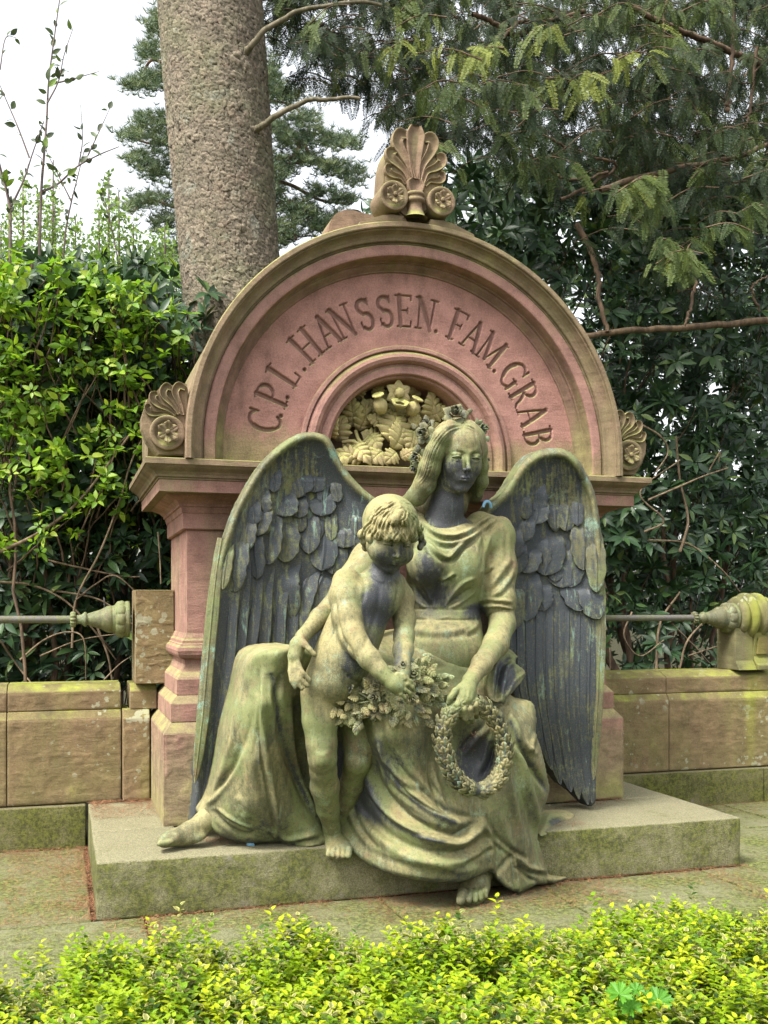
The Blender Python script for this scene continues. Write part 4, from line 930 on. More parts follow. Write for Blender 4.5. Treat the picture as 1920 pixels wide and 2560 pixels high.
S.chain([J(1060, 1640, 5.56, 40), J(860, 1690, 5.36, 34), J(690, 1690, 5.17, 26), J(640, 1850, 5.32, 22), J(560, 2010, 5.52, 24)], .03)
S.chain([J(1150, 1640, 5.56, 40), J(1060, 1790, 5.26, 28), J(1120, 1960, 5.22, 22), J(1215, 2120, 5.22, 26)], .03)
lo = HC - HS * 1.25; hi = HC + HS * 1.25
V, F = S.mesh(.0085, [(lo, hi)], .0033)
B = Clay(V, F)
# sharpen the face with small strokes
for P, w, a, p in [(c5((868, 330), (850, 400)), 4, -.004, 'ridge'), (c5((905, 340), (895, 410)), 4, -.004, 'ridge'), (c5((935, 340), (930, 410)), 4, -.003, 'ridge'), (c5((1000, 200), (950, 260), (900, 300)), 7, .002, 'ridge'), (c5((850, 520), (870, 525)), 2.5, -.002, 'crease')]:
    B.stroke(P, w, a, p, near=(4.5, 5.2))
# patina: dark streaked face, throat and chest, light forehead, arm and feet
B.base_pat(.55, .30)
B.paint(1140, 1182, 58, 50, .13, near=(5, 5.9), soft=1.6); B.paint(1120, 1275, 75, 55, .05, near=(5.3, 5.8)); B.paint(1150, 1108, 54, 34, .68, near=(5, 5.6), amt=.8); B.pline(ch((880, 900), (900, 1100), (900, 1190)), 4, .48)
B.pline(ch((520, 1560), (640, 1640), (800, 1660), (940, 1600)), 4, .5, .7)
for x, y0, y1 in ((1102, 1150, 1215), (1112, 1160, 1222), (1122, 1190, 1226), (1186, 1150, 1200)): B.pline([(x - 2, y0), (x + 3, y1)], 2.2, .36, .7)
B.paint(1215, 1650, 60, 110, .80, near=(4.6, 5.5), amt=.7); B.paint(1165, 1770, 40, 50, .75, near=(4.6, 5.1), amt=.6); B.paint(745, 1650, 50, 70, .72, near=(4.6, 5.2), amt=.7); B.paint(830, 1500, 80, 60, .66, near=(5, 5.6), amt=.7)
B.paint(1180, 2220, 70, 60, .55); B.paint(460, 2080, 80, 40, .55)
add('body', B.mesh('body'), BR, angel)

# ---- bodice and sleeves
S = SDF()
S.chain([J(1112, 1395, 5.56, 92), J(1110, 1455, 5.57, 88), J(1110, 1530, 5.58, 82)], .06)
S.ell(W(1112, 1355, 5.58), [RR(135, 1112, 5.58), RR(52, 1112, 5.58), .165], cframe(0, 0, 4), .08)
S.ell(W(1062, 1412, 5.40), [RR(46, 1062, 5.4), RR(48, 1062, 5.4), .09], cframe(-12), .08); S.ell(W(1163, 1415, 5.40), [RR(46, 1163, 5.4), RR(48, 1163, 5.4), .09], cframe(12), .08)
S.chain([J(1200, 1318, 5.58, 40), J(1243, 1340, 5.56, 41), J(1246, 1420, 5.52, 43), J(1243, 1492, 5.48, 43)], .05)
S.chain([J(1246, 1500, 5.475, 46), J(1246, 1508, 5.47, 45)], .01)
S.chain([J(1030, 1318, 5.58, 42), J(985, 1340, 5.54, 42), J(925, 1400, 5.47, 44), J(870, 1468, 5.38, 42)], .05)
S.chain([J(1108, 1580, 5.56, 98), J(1108, 1640, 5.50, 110)], .05)
# neck opening
S.ell(W(1112, 1268, 5.44), [RR(52, 1112, 5.44), RR(52, 1112, 5.44), .30], cframe(0, -14, -6), .015, 's')
V, F = S.mesh(.0075); B = Clay(V, F); near = (4.8, 5.75)
for P, w, a, p in [(c1((640, 985), (720, 1075), (830, 1100), (950, 1070), (1020, 1010), (1150, 950)), 5, .012, 'ridge'), (c1((660, 1080), (760, 1165), (880, 1195), (1010, 1165), (1130, 1085), (1260, 1000)), 7, .026, 'fold'),
                   (c1((670, 1130), (770, 1235), (900, 1250), (1060, 1190), (1200, 1090), (1290, 1030)), 7, .020, 'fold'), (c1((680, 1190), (760, 1320), (850, 1370), (905, 1345), (980, 1260), (1110, 1175)), 7, .022, 'fold'),
                   (c1((690, 1250), (750, 1340), (800, 1430), (815, 1500)), 6, .016, 'fold'), (c1((700, 1330), (760, 1420), (790, 1520)), 6, .012, 'foldn'), (c1((870, 1400), (950, 1290), (1100, 1200)), 7, .012, 'fold'),
                   (c1((815, 1540), (818, 1650), (812, 1790)), 5, .014, 'ridge'), (c1((800, 1540), (770, 1620), (735, 1780)), 7, -.016, 'ridge'), (c1((560, 1560), (620, 1680), (720, 1790)), 8, -.022, 'ridge'), (c1((600, 1540), (680, 1650), (745, 1790)), 6, .016, 'ridge'),
                   (c1((640, 1600), (690, 1700), (740, 1790)), 6, -.014, 'ridge'), (c1((540, 1640), (600, 1730), (690, 1790)), 6, .012, 'ridge'), (c1((840, 1790), (900, 1680), (1000, 1580), (1100, 1540)), 6, .014, 'ridge'), (c1((850, 1790), (950, 1700), (1060, 1620)), 7, -.016, 'ridge'),
                   (c1((880, 1790), (980, 1740), (1110, 1640)), 5, .010, 'ridge'), (c1((900, 1560), (860, 1600), (840, 1700)), 6, -.010, 'ridge'), (c1((800, 1560), (860, 1540), (920, 1500)), 5, .014, 'fold'),
                   (c1((520, 1795), (700, 1800), (900, 1805), (1150, 1800)), 4, -.016, 'crease'), (c1((520, 1885), (700, 1885), (900, 1890), (1150, 1885)), 4, -.014, 'crease'), (c1((620, 1870), (760, 1885), (900, 1860)), 3, .006, 'ridge'),
                   (c1((1140, 1130), (1170, 1250), (1155, 1400), (1145, 1490)), 6, -.022, 'ridge'),
                   (c1((1260, 1130), (1190, 1260), (1165, 1420)), 8, .012, 'fold'), (c1((1150, 1500), (1180, 1480), (1230, 1440)), 6, .012, 'fold'), (c1((1160, 1650), (1230, 1590), (1310, 1490), (1380, 1380)), 9, .014, 'fold'), (c1((1170, 1700), (1280, 1660), (1360, 1570), (1410, 1480)), 8, .012, 'fold'),
                   (c1((1120, 1735), (1200, 1722), (1300, 1728), (1400, 1745)), 5.5, .020, 'ridge'), (c1((1125, 1765), (1200, 1752), (1310, 1758), (1400, 1775)), 3, -.016, 'crease'), (c1((1130, 1790), (1220, 1775), (1330, 1782), (1410, 1810)), 5, .016, 'ridge'),
                   (c1((520, 1960), (700, 1990), (900, 1985), (1100, 1930)), 10, .012, 'fold'), (c1((1000, 2010), (1080, 1960), (1120, 1900)), 7, .012, 'fold')]:
    B.stroke(P, w, a, p, near=near)
B.hatch(c1((1240, 1080), (1200, 1250), (1180, 1480)), c1((1400, 1130), (1420, 1350), (1410, 1600)), 7, 6, .004, near=near, seed=4)
B.hatch(c1((600, 1300), (560, 1400), (600, 1500)), c1((700, 1300), (740, 1400), (760, 1480)), 6, 5, .003, near=near, seed=5)
B.V = smooth(B.V, B.F, 1, .35); B.upd()
B.base_pat(.58, .28); B.paint(1245, 1400, 75, 150, .80, near=(4.9, 5.7), amt=.6); B.paint(1075, 1425, 24, 72, .12, near=(5, 5.6), ang=-18, soft=1.2); B.paint(1085, 1490, 54, 34, .16, near=(5, 5.6), soft=1.2); B.paint(1190, 1530, 26, 22, .06); B.paint(1110, 1535, 90, 10, .30, amt=.7)
B.paint(1150, 1370, 40, 22, .45, amt=.6); B.paint(1140, 1580, 90, 30, .62, amt=.6)
add('bodice', B.mesh('bodice'), BR, angel)

# ---- robe over the legs
poly = [(745, 1614), (700, 1618), (655, 1626), (626, 1642), (609, 1672), (595, 1715), (575, 1780), (555, 1850), (540, 1920), (526, 1975), (512, 2006), (493, 2028), (500, 2046), (520, 2064), (545, 2088), (580, 2102), (622, 2113), (655, 2110), (700, 2110), (740, 2120), (790, 2124),
        (815, 2112), (838, 2098), (858, 2108), (880, 2134), (920, 2164), (967, 2186), (1021, 2200), (1093, 2210), (1147, 2209), (1187, 2197), (1224, 2182), (1238, 2196), (1256, 2214), (1274, 2226), (1296, 2236), (1318, 2228), (1343, 2216), (1382, 2212), (1426, 2198), (1424, 2187),
        (1380, 2189), (1371, 2174), (1361, 2142), (1346, 2081), (1361, 2027), (1375, 1983), (1375, 1960), (1357, 1875), (1343, 1831), (1344, 1800), (1339, 1763), (1325, 1750), (1290, 1742), (1262, 1715), (1250, 1660), (1235, 1612), (1200, 1580), (1120, 1566), (1030, 1572), (960, 1590), (900, 1620), (830, 1640), (790, 1630)]
ctrl = [(690, 1640, 5.00), (640, 1665, 5.12), (745, 1640, 5.08), (610, 1740, 5.22), (660, 1760, 5.02), (720, 1760, 5.10), (560, 1900, 5.36), (640, 1900, 5.12), (720, 1900, 5.22), (520, 2010, 5.46), (600, 2040, 5.28), (690, 2060, 5.26), (780, 2080, 5.30), (545, 2090, 5.44), (622, 2110, 5.42), (700, 2108, 5.38), (790, 2118, 5.30),
        (790, 1800, 5.30), (810, 1950, 5.42), (830, 2080, 5.40), (770, 1700, 5.18), (870, 1700, 5.12), (870, 1850, 5.30), (880, 2000, 5.32), (880, 2130, 5.24), (940, 1780, 4.96), (950, 1850, 4.955), (1010, 1790, 4.93), (1010, 1870, 4.94), (960, 1950, 5.06), (1040, 1950, 4.96), (1000, 2100, 5.02), (1100, 2050, 4.92), (1100, 2150, 4.90), (967, 2180, 5.06), (1021, 2196, 4.98), (1093, 2206, 4.93), (1147, 2204, 4.93), (1187, 2190, 4.96), (1060, 1850, 4.93),
        (1130, 1850, 5.08), (1190, 1900, 5.10), (1180, 1980, 5.02), (1230, 2100, 5.02), (1224, 2180, 5.02), (1296, 2230, 5.07), (1343, 2212, 5.13), (1420, 2192, 5.28), (1300, 2100, 5.06), (1300, 1980, 5.04), (1350, 1980, 5.18), (1340, 2080, 5.18), (1270, 1850, 5.04), (1330, 1850, 5.16), (1330, 1770, 5.24), (1240, 1780, 5.12), (1200, 1760, 5.08),
        (1100, 1650, 5.28), (1000, 1660, 5.24), (1100, 1590, 5.44), (1200, 1620, 5.42), (1040, 1600, 5.42), (1240, 1690, 5.34), (1060, 1730, 5.04), (1130, 1740, 5.06), (960, 1700, 5.08), (900, 1640, 5.25)]
V, F = relief(poly, ctrl, 2.6, (15, .07), .5, backto=5.86); B = Clay(V, F)
big = [  # centre swoops
    (c5((250, 560), (300, 740), (400, 920), (560, 1090), (720, 1210), (860, 1270), (960, 1270)), 13, .030, 'foldn'), (c5((190, 800), (240, 1010), (370, 1190), (560, 1330), (760, 1400), (870, 1400), (985, 1310), (1010, 1230)), 15, .050, 'foldn'),
    (c5((90, 1120), (250, 1340), (480, 1490), (740, 1545), (950, 1500), (1080, 1390)), 17, .030, 'foldn'), (c5((300, 700), (350, 820), (470, 960), (600, 1040)), 9, .016, 'fold'), (c5((330, 840), (480, 1040), (650, 1170), (800, 1230)), 7, -.018, 'crease'),
    (c5((200, 1000), (300, 1180), (480, 1310), (700, 1370)), 8, -.020, 'ridge'), (c5((630, 600), (640, 780), (660, 950), (700, 1100)), 12, -.014, 'ridge'), (c5((660, 850), (700, 1000), (760, 1150), (880, 1260)), 8, .014, 'fold'), (c5((880, 1560), (980, 1500), (1090, 1430)), 9, -.020, 'ridge'), (c5((700, 1560), (880, 1600), (1000, 1560)), 12, .014, 'ridge'),
    (c5((60, 1100), (140, 1300), (260, 1470)), 10, .018, 'foldn'), (c5((1000, 1220), (1040, 1320), (1070, 1400), (1080, 1600)), 9, .022, 'foldn'), (c5((1040, 1290), (1120, 1390), (1230, 1480)), 8, .018, 'fold'), (c5((1070, 1330), (1180, 1430), (1330, 1520)), 9, -.026, 'ridge'),
    # right-hand falls
    (c5((1120, 440), (1150, 640), (1190, 900), (1230, 1130), (1290, 1400)), 11, .026, 'foldn'), (c5((1165, 460), (1230, 760), (1290, 1020), (1350, 1260), (1420, 1560)), 10, -.030, 'ridge'), (c5((1200, 480), (1270, 740), (1330, 980), (1390, 1200), (1440, 1500)), 10, .030, 'foldn'),
    (c5((1205, 560), (1250, 700), (1320, 820), (1390, 930), (1450, 1040)), 9, -.050, 'ridge'), (c5((1240, 540), (1300, 700), (1390, 800)), 10, .026, 'ridge'), (c5((1385, 640), (1340, 780)), 7, .016, 'foldn'), (c5((1100, 480), (1060, 600), (960, 700), (880, 800)), 9, .020, 'fold'), (c5((1110, 560), (1060, 700), (1010, 900)), 10, .020, 'foldn'),
    (c5((1090, 700), (1060, 850), (1000, 960)), 12, -.035, 'ridge'), (c5((1450, 1050), (1430, 1180), (1400, 1300)), 8, .016, 'ridge'), (c5((1130, 1180), (1180, 1350), (1250, 1480)), 10, .016, 'ridge'), (c5((1250, 1480), (1330, 1570), (1470, 1600)), 8, .02, 'fold'),
    (c5((1230, 1480), (1250, 1620), (1262, 1750)), 5, .022, 'fold'), (c5((1240, 1560), (1300, 1620), (1400, 1680)), 7, -.030, 'ridge'), (c5((1100, 1600), (1150, 1680), (1240, 1740)), 8, .016, 'fold'), (c5((1470, 1600), (1500, 1680), (1600, 1640)), 6, .014, 'fold'),
    (c5((1090, 1650), (1180, 1530), (1230, 1490)), 8, -.022, 'ridge'),
    # lap and knees
    (c5((560, 60), (700, 140), (850, 190)), 9, .020, 'fold'), (c5((560, 140), (640, 170), (800, 195)), 7, -.020, 'ridge'), (c5((680, 200), (900, 210), (1050, 240)), 10, .016, 'foldn'), (c5((1070, 250), (1100, 330), (1090, 420), (1000, 440)), 9, .022, 'foldn'), (c5((330, 480), (420, 540), (560, 540)), 26, .006, 'ridge'),
    (c5((1100, 470), (1140, 440), (1200, 430)), 6, -.025, 'ridge'),
    # left leg
    (c4((745, 300), (740, 520), (755, 800), (810, 1120), (860, 1400)), 8, .026, 'fold'), (c4((800, 330), (845, 560), (880, 800), (960, 1010), (1070, 1260)), 12, -.032, 'ridge'), (c4((860, 330), (850, 470), (860, 620)), 9, -.020, 'ridge'), (c4((640, 320), (560, 700), (460, 1000), (350, 1240)), 10, .018, 'ridge'),
    (c4((680, 480), (640, 760), (540, 960), (420, 1130)), 13, -.020, 'ridge'), (c4((690, 700), (700, 950), (760, 1200), (850, 1400)), 12, -.018, 'ridge'), (c4((640, 760), (560, 980), (430, 1160), (360, 1210)), 8, .016, 'fold'), (c4((925, 560), (935, 800), (985, 1020), (1110, 1290)), 9, .034, 'foldn'),
    (c4((960, 480), (985, 700), (1010, 900), (1050, 1100)), 9, -.04, 'ridge'), (c4((310, 1250), (440, 1390), (580, 1470), (700, 1490)), 6, .020, 'ridge'), (c4((400, 1240), (500, 1350), (620, 1410), (700, 1390)), 7, -.024, 'ridge'), (c4((430, 1230), (560, 1320), (700, 1370)), 5, .016, 'fold'),
    (c4((860, 1400), (900, 1440), (1000, 1430), (1130, 1400)), 8, .018, 'fold'), (c4((700, 1490), (820, 1490), (950, 1500), (1120, 1470)), 5, .014, 'ridge'), (c4((780, 1400), (820, 1450), (900, 1470)), 6, -.018, 'ridge'), (c4((560, 1150), (620, 1220), (640, 1330)), 12, .012, 'ridge')]
for P, w, a, p in big: B.stroke(P, w, a, p)
B.upd()
B.hatch(c5((280, 620), (420, 930), (760, 1230)), c5((210, 860), (380, 1180), (800, 1390)), 7, 4.5, .0045, seed=2); B.hatch(c5((140, 1080), (330, 1330), (700, 1500)), c5((60, 1260), (280, 1500), (760, 1650)), 5, 8, .005, seed=3)
B.hatch(c5((700, 800), (780, 1050), (960, 1230)), c5((380, 700), (560, 950), (800, 1200)), 8, 6, .006, seed=9)
B.hatch(c5((1120, 500), (1180, 900), (1280, 1450)), c5((1240, 620), (1340, 1100), (1440, 1560)), 7, 5, .005, seed=6); B.hatch(c4((700, 330), (640, 700), (430, 1180)), c4((800, 330), (860, 900), (1050, 1380)), 10, 6, .0045, seed=7)
B.V = smooth(B.V, B.F, 1, .4); B.upd()
B.V += 0.0004 * np.stack([np.sin(B.V[:, 2] * 90 + 5 * np.sin(B.V[:, 0] * 40))] * 3, -1) * B.N
B.base_pat(.53, .34)
B.paint(1190, 1905, 50, 72, .05); B.paint(835, 1960, 30, 110, .10, ang=12); B.paint(905, 1990, 36, 75, .12, ang=-35); B.paint(790, 1850, 20, 130, .2, amt=.8); B.paint(960, 1900, 30, 60, .22, ang=-30, amt=.7)  # wreath opening and hollows by the child's leg: shade put into the patina value
B.paint(660, 1860, 80, 180, .72, amt=.45); B.paint(1010, 1790, 60, 40, .80, amt=.6); B.paint(1080, 2120, 160, 60, .66, amt=.4); B.paint(1300, 1860, 40, 70, .60, amt=.5); B.paint(680, 1650, 50, 25, .8, amt=.6); B.paint(655, 1880, 14, 60, .28, ang=20, amt=.6); B.paint(1060, 1660, 110, 60, .62, amt=.6)
for P in (c5((330, 860), (480, 1060), (650, 1190), (820, 1260)), c5((200, 1020), (330, 1220), (520, 1340), (740, 1400)), c5((1205, 560), (1320, 820), (1450, 1040)), c4((800, 330), (880, 800), (1070, 1260))): B.pline(P, 7, .10, .7)  # fold grooves drawn darker, crease shade put into the patina value
add('robe', B.mesh('robe'), BR, angel)

# cloth gathered at the hip, and the corner of the robe lying on the step
def drape(name, poly, ctrl, strokes, inf=(8, .04), back=.2, pat=None, parent=angel, step=2.6):
    V, F = relief(poly, ctrl, step, inf, back); B = Clay(V, F)
    for P, w, a, p in strokes: B.stroke(P, w, a, p)
    B.upd(); B.base_pat(.5, .34)
    for q in (pat or []): B.paint(*q)
    return add(name, B.mesh(name), BR, parent)
drape('gathered_cloth', c5((1080, 60), (1180, 50), (1262, 110), (1240, 150), (1312, 215), (1290, 290), (1180, 410), (1150, 440), (1060, 420), (1030, 300)), [(1235, 1640, 5.34), (1290, 1650, 5.38), (1312, 1680, 5.36), (1260, 1700, 5.20), (1262, 1745, 5.12), (1225, 1740, 5.10), (1215, 1690, 5.22)],
      [(c5((1240, 150), (1180, 200), (1150, 330), (1140, 430)), 8, .03, 'fold'), (c5((1310, 220), (1230, 290), (1170, 400)), 6, .02, 'fold'), (c5((1120, 120), (1090, 250), (1080, 400)), 8, .02, 'foldn'), (c5((1100, 80), (1200, 110), (1300, 210)), 6, .015, 'ridge')], pat=[(1262, 1690, 30, 42, .10), (1300, 1680, 10, 8, .6)])
drape('robe_corner', c5((1400, 1340), (1440, 1270), (1470, 1200), (1560, 1190), (1650, 1200), (1640, 1250), (1560, 1290), (1480, 1340), (1420, 1362)), [(1360, 2070, 5.32), (1385, 2040, 5.52), (1430, 2036, 5.60), (1400, 2075, 5.40), (1375, 2085, 5.30)],
      [(c5((1440, 1290), (1540, 1240), (1640, 1230)), 4, .014, 'ridge')], (5, .02), .1, [(1390, 2055, 20, 12, .2)])

# ---- hair
S = SDF(); L = lambda x, y, z: HC + HS * (x * HAX[0] + y * HAX[1] + z * HAX[2])
S.ell(L(0, .30, -.20), np.array([.78, .80, .92]) * HS, HAX, .03)
S.chain([J(1125, 1066, 5.34, 17), J(1103, 1092, 5.33, 19), J(1086, 1130, 5.36, 22), J(1074, 1170, 5.40, 26), J(1062, 1210, 5.45, 26), J(1042, 1240, 5.50, 23), J(1014, 1254, 5.56, 15)], .03)
S.chain([J(1172, 1068, 5.36, 15), J(1192, 1092, 5.38, 15), J(1203, 1125, 5.40, 13), J(1206, 1165, 5.44, 14), J(1204, 1205, 5.48, 15), J(1196, 1236, 5.52, 10)], .03)
S.chain([J(1090, 1200, 5.60, 40), J(1080, 1250, 5.68, 44), J(1120, 1260, 5.70, 50)], .04); S.chain([J(1185, 1190, 5.62, 26), J(1185, 1235, 5.66, 24)], .03)
S.ell(L(0.02, -.30, .62), np.array([.50, .84, .52]) * HS, HAX, .02, 's')
V, F = S.mesh(.0055); B = Clay(V, F)
GL = [ch((880, 470), (700, 560), (560, 720), (440, 960), (380, 1200), (300, 1400), (180, 1560), (0, 1680)), ch((860, 380), (560, 430), (340, 640), (190, 900), (110, 1150), (60, 1330), (-60, 1480), (-180, 1560))]
B.hatch(GL[1], GL[0], 15, 2.6, .0075, .8, 11); B.hatch(ch((900, 470), (1020, 560), (1120, 700), (1190, 900), (1220, 1200), (1230, 1500)), ch((880, 390), (1080, 440), (1190, 640), (1240, 900), (1280, 1200), (1280, 1500)), 8, 2.4, .007, .5, 12)
B.stroke(ch((880, 330), (885, 420), (885, 490)), 3, -.006, 'crease'); B.upd(); B.base_pat(.62, .28); B.paint(1050, 1240, 50, 24, .35, amt=.7); B.paint(1200, 1220, 16, 40, .35, amt=.7); B.paint(1125, 1080, 45, 20, .58, amt=.5)
add('hair', B.mesh('hair'), BR, angel)

# ---- roses
def rose(name, px, py, Y, rpx, parent, yaw=0, pitch=0, seed=0, pat=.35, hollow=True, label=None):
    rg = np.random.default_rng(seed); o = W(px, py, Y); r = RR(rpx, px, Y); ax = cframe(yaw, pitch, rg.uniform(-40, 40)); Bg = Bag()
    for lay, (n, rad, tilt, sc) in enumerate([(5, .42, .95, .66), (4, .26, .55, .52), (3, .12, .25, .40)]):
        for k in range(n):
            a = 2 * math.pi * (k + lay * .5) / n + rg.uniform(-.15, .15); nu, nv = 9, 7
            u = np.linspace(-1, 1, nu)[:, None]; v = np.linspace(0, 1, nv)[None, :]
            w_ = (np.sin(np.clip(v * .80 + .15, 0, 1) * math.pi) ** .6) * 1.05
            A_ = a + u * w_ * (math.pi / n) * 1.05; cur = rad + v * sc * tilt * (1 + .12 * np.cos(u * 3)) * (1 - .1 * v)
            zz = (v * (1.15 - tilt)) * .9 + .22 * (v > 2) - .18 * v ** 3 * tilt - .05 * u * u + .04 * np.sin(u * 5 + k) * v - .10 * lay * 0 + .1 * lay
            X = cur * np.cos(A_); Yy = cur * np.sin(A_); P = np.stack([X, Yy, zz - .25 + 0 * X], -1).reshape(-1, 3)
            Bg.put(o + r * (P @ ax), grid_faces(nu, nv), pat + .18 * (np.broadcast_to(v, X.shape).ravel() ** 2) - .1 * lay)
    me = Bg.mesh(name, True, 'pat'); ob = add(name, me, M['bronze_leaf'], parent, label); md = ob.modifiers.new('solid', 'SOLIDIFY'); md.thickness = .0055; md.offset = 0
    return ob
def leaf_obj(name, me_cache, p, d, out, size, parent, pat=None):
    d = U3(d); out = np.asarray(out, float); out = U3(out - d * (out @ d)); side = np.cross(d, -out)
    # local axes of the leaf mesh: x side, -y out, z along
    Mx = Matrix(((side[0], -out[0], d[0], 0), (side[1], -out[1], d[1], 0), (side[2], -out[2], d[2], 0), (0, 0, 0, 1)))
    ob = bpy.data.objects.new(name, me_cache); COL.objects.link(ob); ob.parent = parent; o0 = Vector(parent['_o'])
    ob.matrix_local = Matrix.Translation(Vector(p) - o0) @ Mx @ Matrix.Scale(size, 4); return ob
rose('rose', 1140, 1032, 5.34, 33, angel, 5, -25, 1, .42); rose('rose', 1059, 1084, 5.38, 29, angel, -30, 0, 2, .34); rose('rose', 1066, 1058, 5.42, 20, angel, -20, -30, 3, .32); rose('rose', 1041, 1144, 5.44, 26, angel, -35, 5, 4, .32); rose('rose', 1036, 1170, 5.48, 17, angel, -40, 30, 5, .28)
rose('rose', 1205, 1072, 5.44, 26, angel, 50, -5, 6, .36); rose('rose', 1213, 1150, 5.48, 16, angel, 60, 0, 7, .25)
Vl, Fl = lobed_leaf(1.0, .42, 1, .0, .25, .25, nr=6, na=28, rib=.0); bud = mesh_np('bronze_leaf', Vl, Fl, True, {'pat': ('POINT', np.full(len(Vl), .35))}); bud.materials.append(M['bronze_leaf'])
for (x, y, dx, dz, s_) in ((1066, 1056, -.1, 1, 20), (1040, 1072, -.6, .7, 18), (1045, 1110, -.2, -1, 20), (1056, 1118, .1, -1, 22), (1168, 1030, 1, .4, 16), (1118, 1046, -1, -.1, 14), (1194, 1058, -.2, 1, 14), (1216, 1090, .3, -1, 16), (1050, 1180, .1, -1, 18)):
    p = W(x, y, 5.42); leaf_obj('leaf', bud, p, RV * dx + UV_ * dz, -FV + RV * rng.uniform(-.4, .4), RR(s_, x, 5.4), angel)

# ---- wings
def wing(poly, ctrl, rim, feathers, side):
    e = bpy.data.objects.new('wing', None); COL.objects.link(e); e.parent = angel; e.location = (0, 0, 0); e['_o'] = angel['_o']
    e.location = (0, 0, 0)
    V, F = relief(poly, ctrl, 3.0, (15, .07), .12); B = Clay(V, F)
    ni = len(rim) * 6 // 10; top_ = rim[:ni + 1] if side < 0 else rim[:ni + 1]
    B.stroke(top_, 22, .028, 'ridge', taper=.12); B.upd(); B.stroke(rim[max(0, ni - 3):], 11, .018, 'ridge', taper=.25); B.upd(); B.stroke(rim, 9, .010, 'ridge', taper=.1); B.upd()
    rg = np.random.default_rng(31 + side)
    cx = np.mean([p[0] for p in poly]); yt = min(p[1] for p in poly)
    # small overlapping scale feathers under the shoulder of the wing
    for row in range(5):
        for k in range(8):
            x = cx - 110 + k * 30 + (row % 2) * 15 + rg.uniform(-11, 11); y = yt + 38 + row * 22 + rg.uniform(-9, 9)
            P = [(x - 13, y - 8), (x - 8, y + 4), (x, y + 8), (x + 8, y + 4), (x + 13, y - 8)]; B.stroke(P, 3.6, rg.uniform(.0005, .0042), 'foldn', .3)
            B.stroke([(x, y - 14), (x + rg.uniform(-2, 2), y + 5)], 2, .002, 'ridge')
    for _ in range(60):
        x = cx + rg.uniform(-120, 120); y = yt + rg.uniform(20, 200); B.stroke([(x, y), (x + rg.uniform(-5, 5), y + 20), (x + rg.uniform(-8, 8), y + 45)], 2.4, rg.choice([-1, 1]) * .0028, 'ridge')
    B.upd(); B.base_pat(.16, .30); B.pline(rim, 13, .66, .85)
    for _ in range(110):
        x = cx + rg.uniform(-125, 125); y = yt + rg.uniform(20, 130); l = rg.uniform(40, 130); B.pline([(x, y), (x + rg.uniform(-6, 6) * side, y + l * .5), (x + rg.uniform(-10, 10), y + l)], rg.uniform(1.4, 2.8), .46, .75)
    add('wing_cover', B.mesh('wing_cover'), M['bronze_wing'], e).location = (0, 0, 0)
    # undo the double offset for children of the nested empty
    for c in e.children: c.location = -Vector(angel['_o'])
    for f in feathers:
        P, w, lift, pt = f[:4]; P = catmull(np.asarray(P, float) + rg.normal(0, 1.6, (len(P), 2)) * (len(f) == 4), 26); n = len(P); u = np.linspace(0, 1, n)
        Yb = tps(ctrl, P[:, 0], P[:, 1]) - lift * np.interp(u, [0, .4, 1], [.0, .9, 1]) * .25 + np.interp(u, [0, .3, 1], [.028, 0, -.010])
        C_ = Wv(P[:, 0], P[:, 1], Yb); wm = RR(w * (1.22 if len(f) == 4 and w > 16 else 1.06), P[0, 0], Yb[0])
        ww = wm * np.interp(u, [0, .2, .45, .72, .85, .93, .97, 1], [.80, 1.0, 1.14, 1.06, .84, .60, .38, .08])
        vv = np.array([-1, -1, -.93, -.75, -.5, -.28, -.10, -.05, 0, .05, .10, .28, .5, .75, .93, 1, 1]); tl = f[4] if len(f) > 4 else .25
        hh = (1 - np.abs(vv) ** 2.2) * min(wm, .035) * .12 + tl * vv * min(wm, .035) * .38 + np.where(np.abs(vv) < .07, .004, 0); hh[0] = hh[1] - .022; hh[-1] = hh[-2] - .022
        as_ = rg.uniform(-.14, .14); ww = ww * (1 + .05 * np.sin(u * 23 + w)); nr_ = U3(-FV + RV * as_); nr_ = np.tile(nr_, (n, 1)); Vf, Ff = strip(C_, ww, nr_, np.stack([vv, hh], -1))
        m = len(vv); ui = np.repeat(u, m); vi = np.tile(vv, n)
        # barbs: shallow slanting grooves
        g_ = np.sin((ui * 46 + np.abs(vi) * 5) * 1.6 + 2 * np.sin(vi * 3 + w)) * .0010 * (np.abs(vi) > .1) * (np.abs(vi) < .97); Vf = Vf - FV * g_[:, None]
        Ff = np.vstack([Ff, [[(n - 1) * m + a_, (n - 1) * m + a_ + 1, (n - 1) * m + m - 2 - a_, (n - 1) * m + m - 1 - a_] for a_ in range(0, 7)]])
        pa = pt + .16 * (ui > .82) * 0 + rg.uniform(-.05, .05) + (.06 * np.sin(vi * 9 + ui * 14)) + f[5] * np.clip((ui - .6) / .4, 0, 1) if len(f) > 5 else pt + rg.uniform(-.03, .06) + .06 * np.sin(vi * 9 + ui * 14) + .10 * (np.abs(vi) > .93) + .06 * ui
        fe = add('feather', mesh_np('feather', Vf, Ff[:, ::-1], True, {'pat': ('POINT', pa)}), M['bronze_wing'], e); fe.location = -Vector(angel['_o'])
    return e
LWP = c2((1560, 680), (1510, 640), (1380, 540), (1250, 380), (1180, 230), (1130, 160), (1040, 130), (930, 130), (820, 180), (700, 270), (590, 390), (500, 530), (400, 720), (320, 950), (250, 1250), (200, 1500), (160, 1850), (130, 2200)) + [(492, 1859), (482, 1934), (486, 1958), (476, 2046), (480, 2066), (540, 2060), (600, 1900), (700, 1700), (860, 1600), (960, 1400), (960, 1300)]
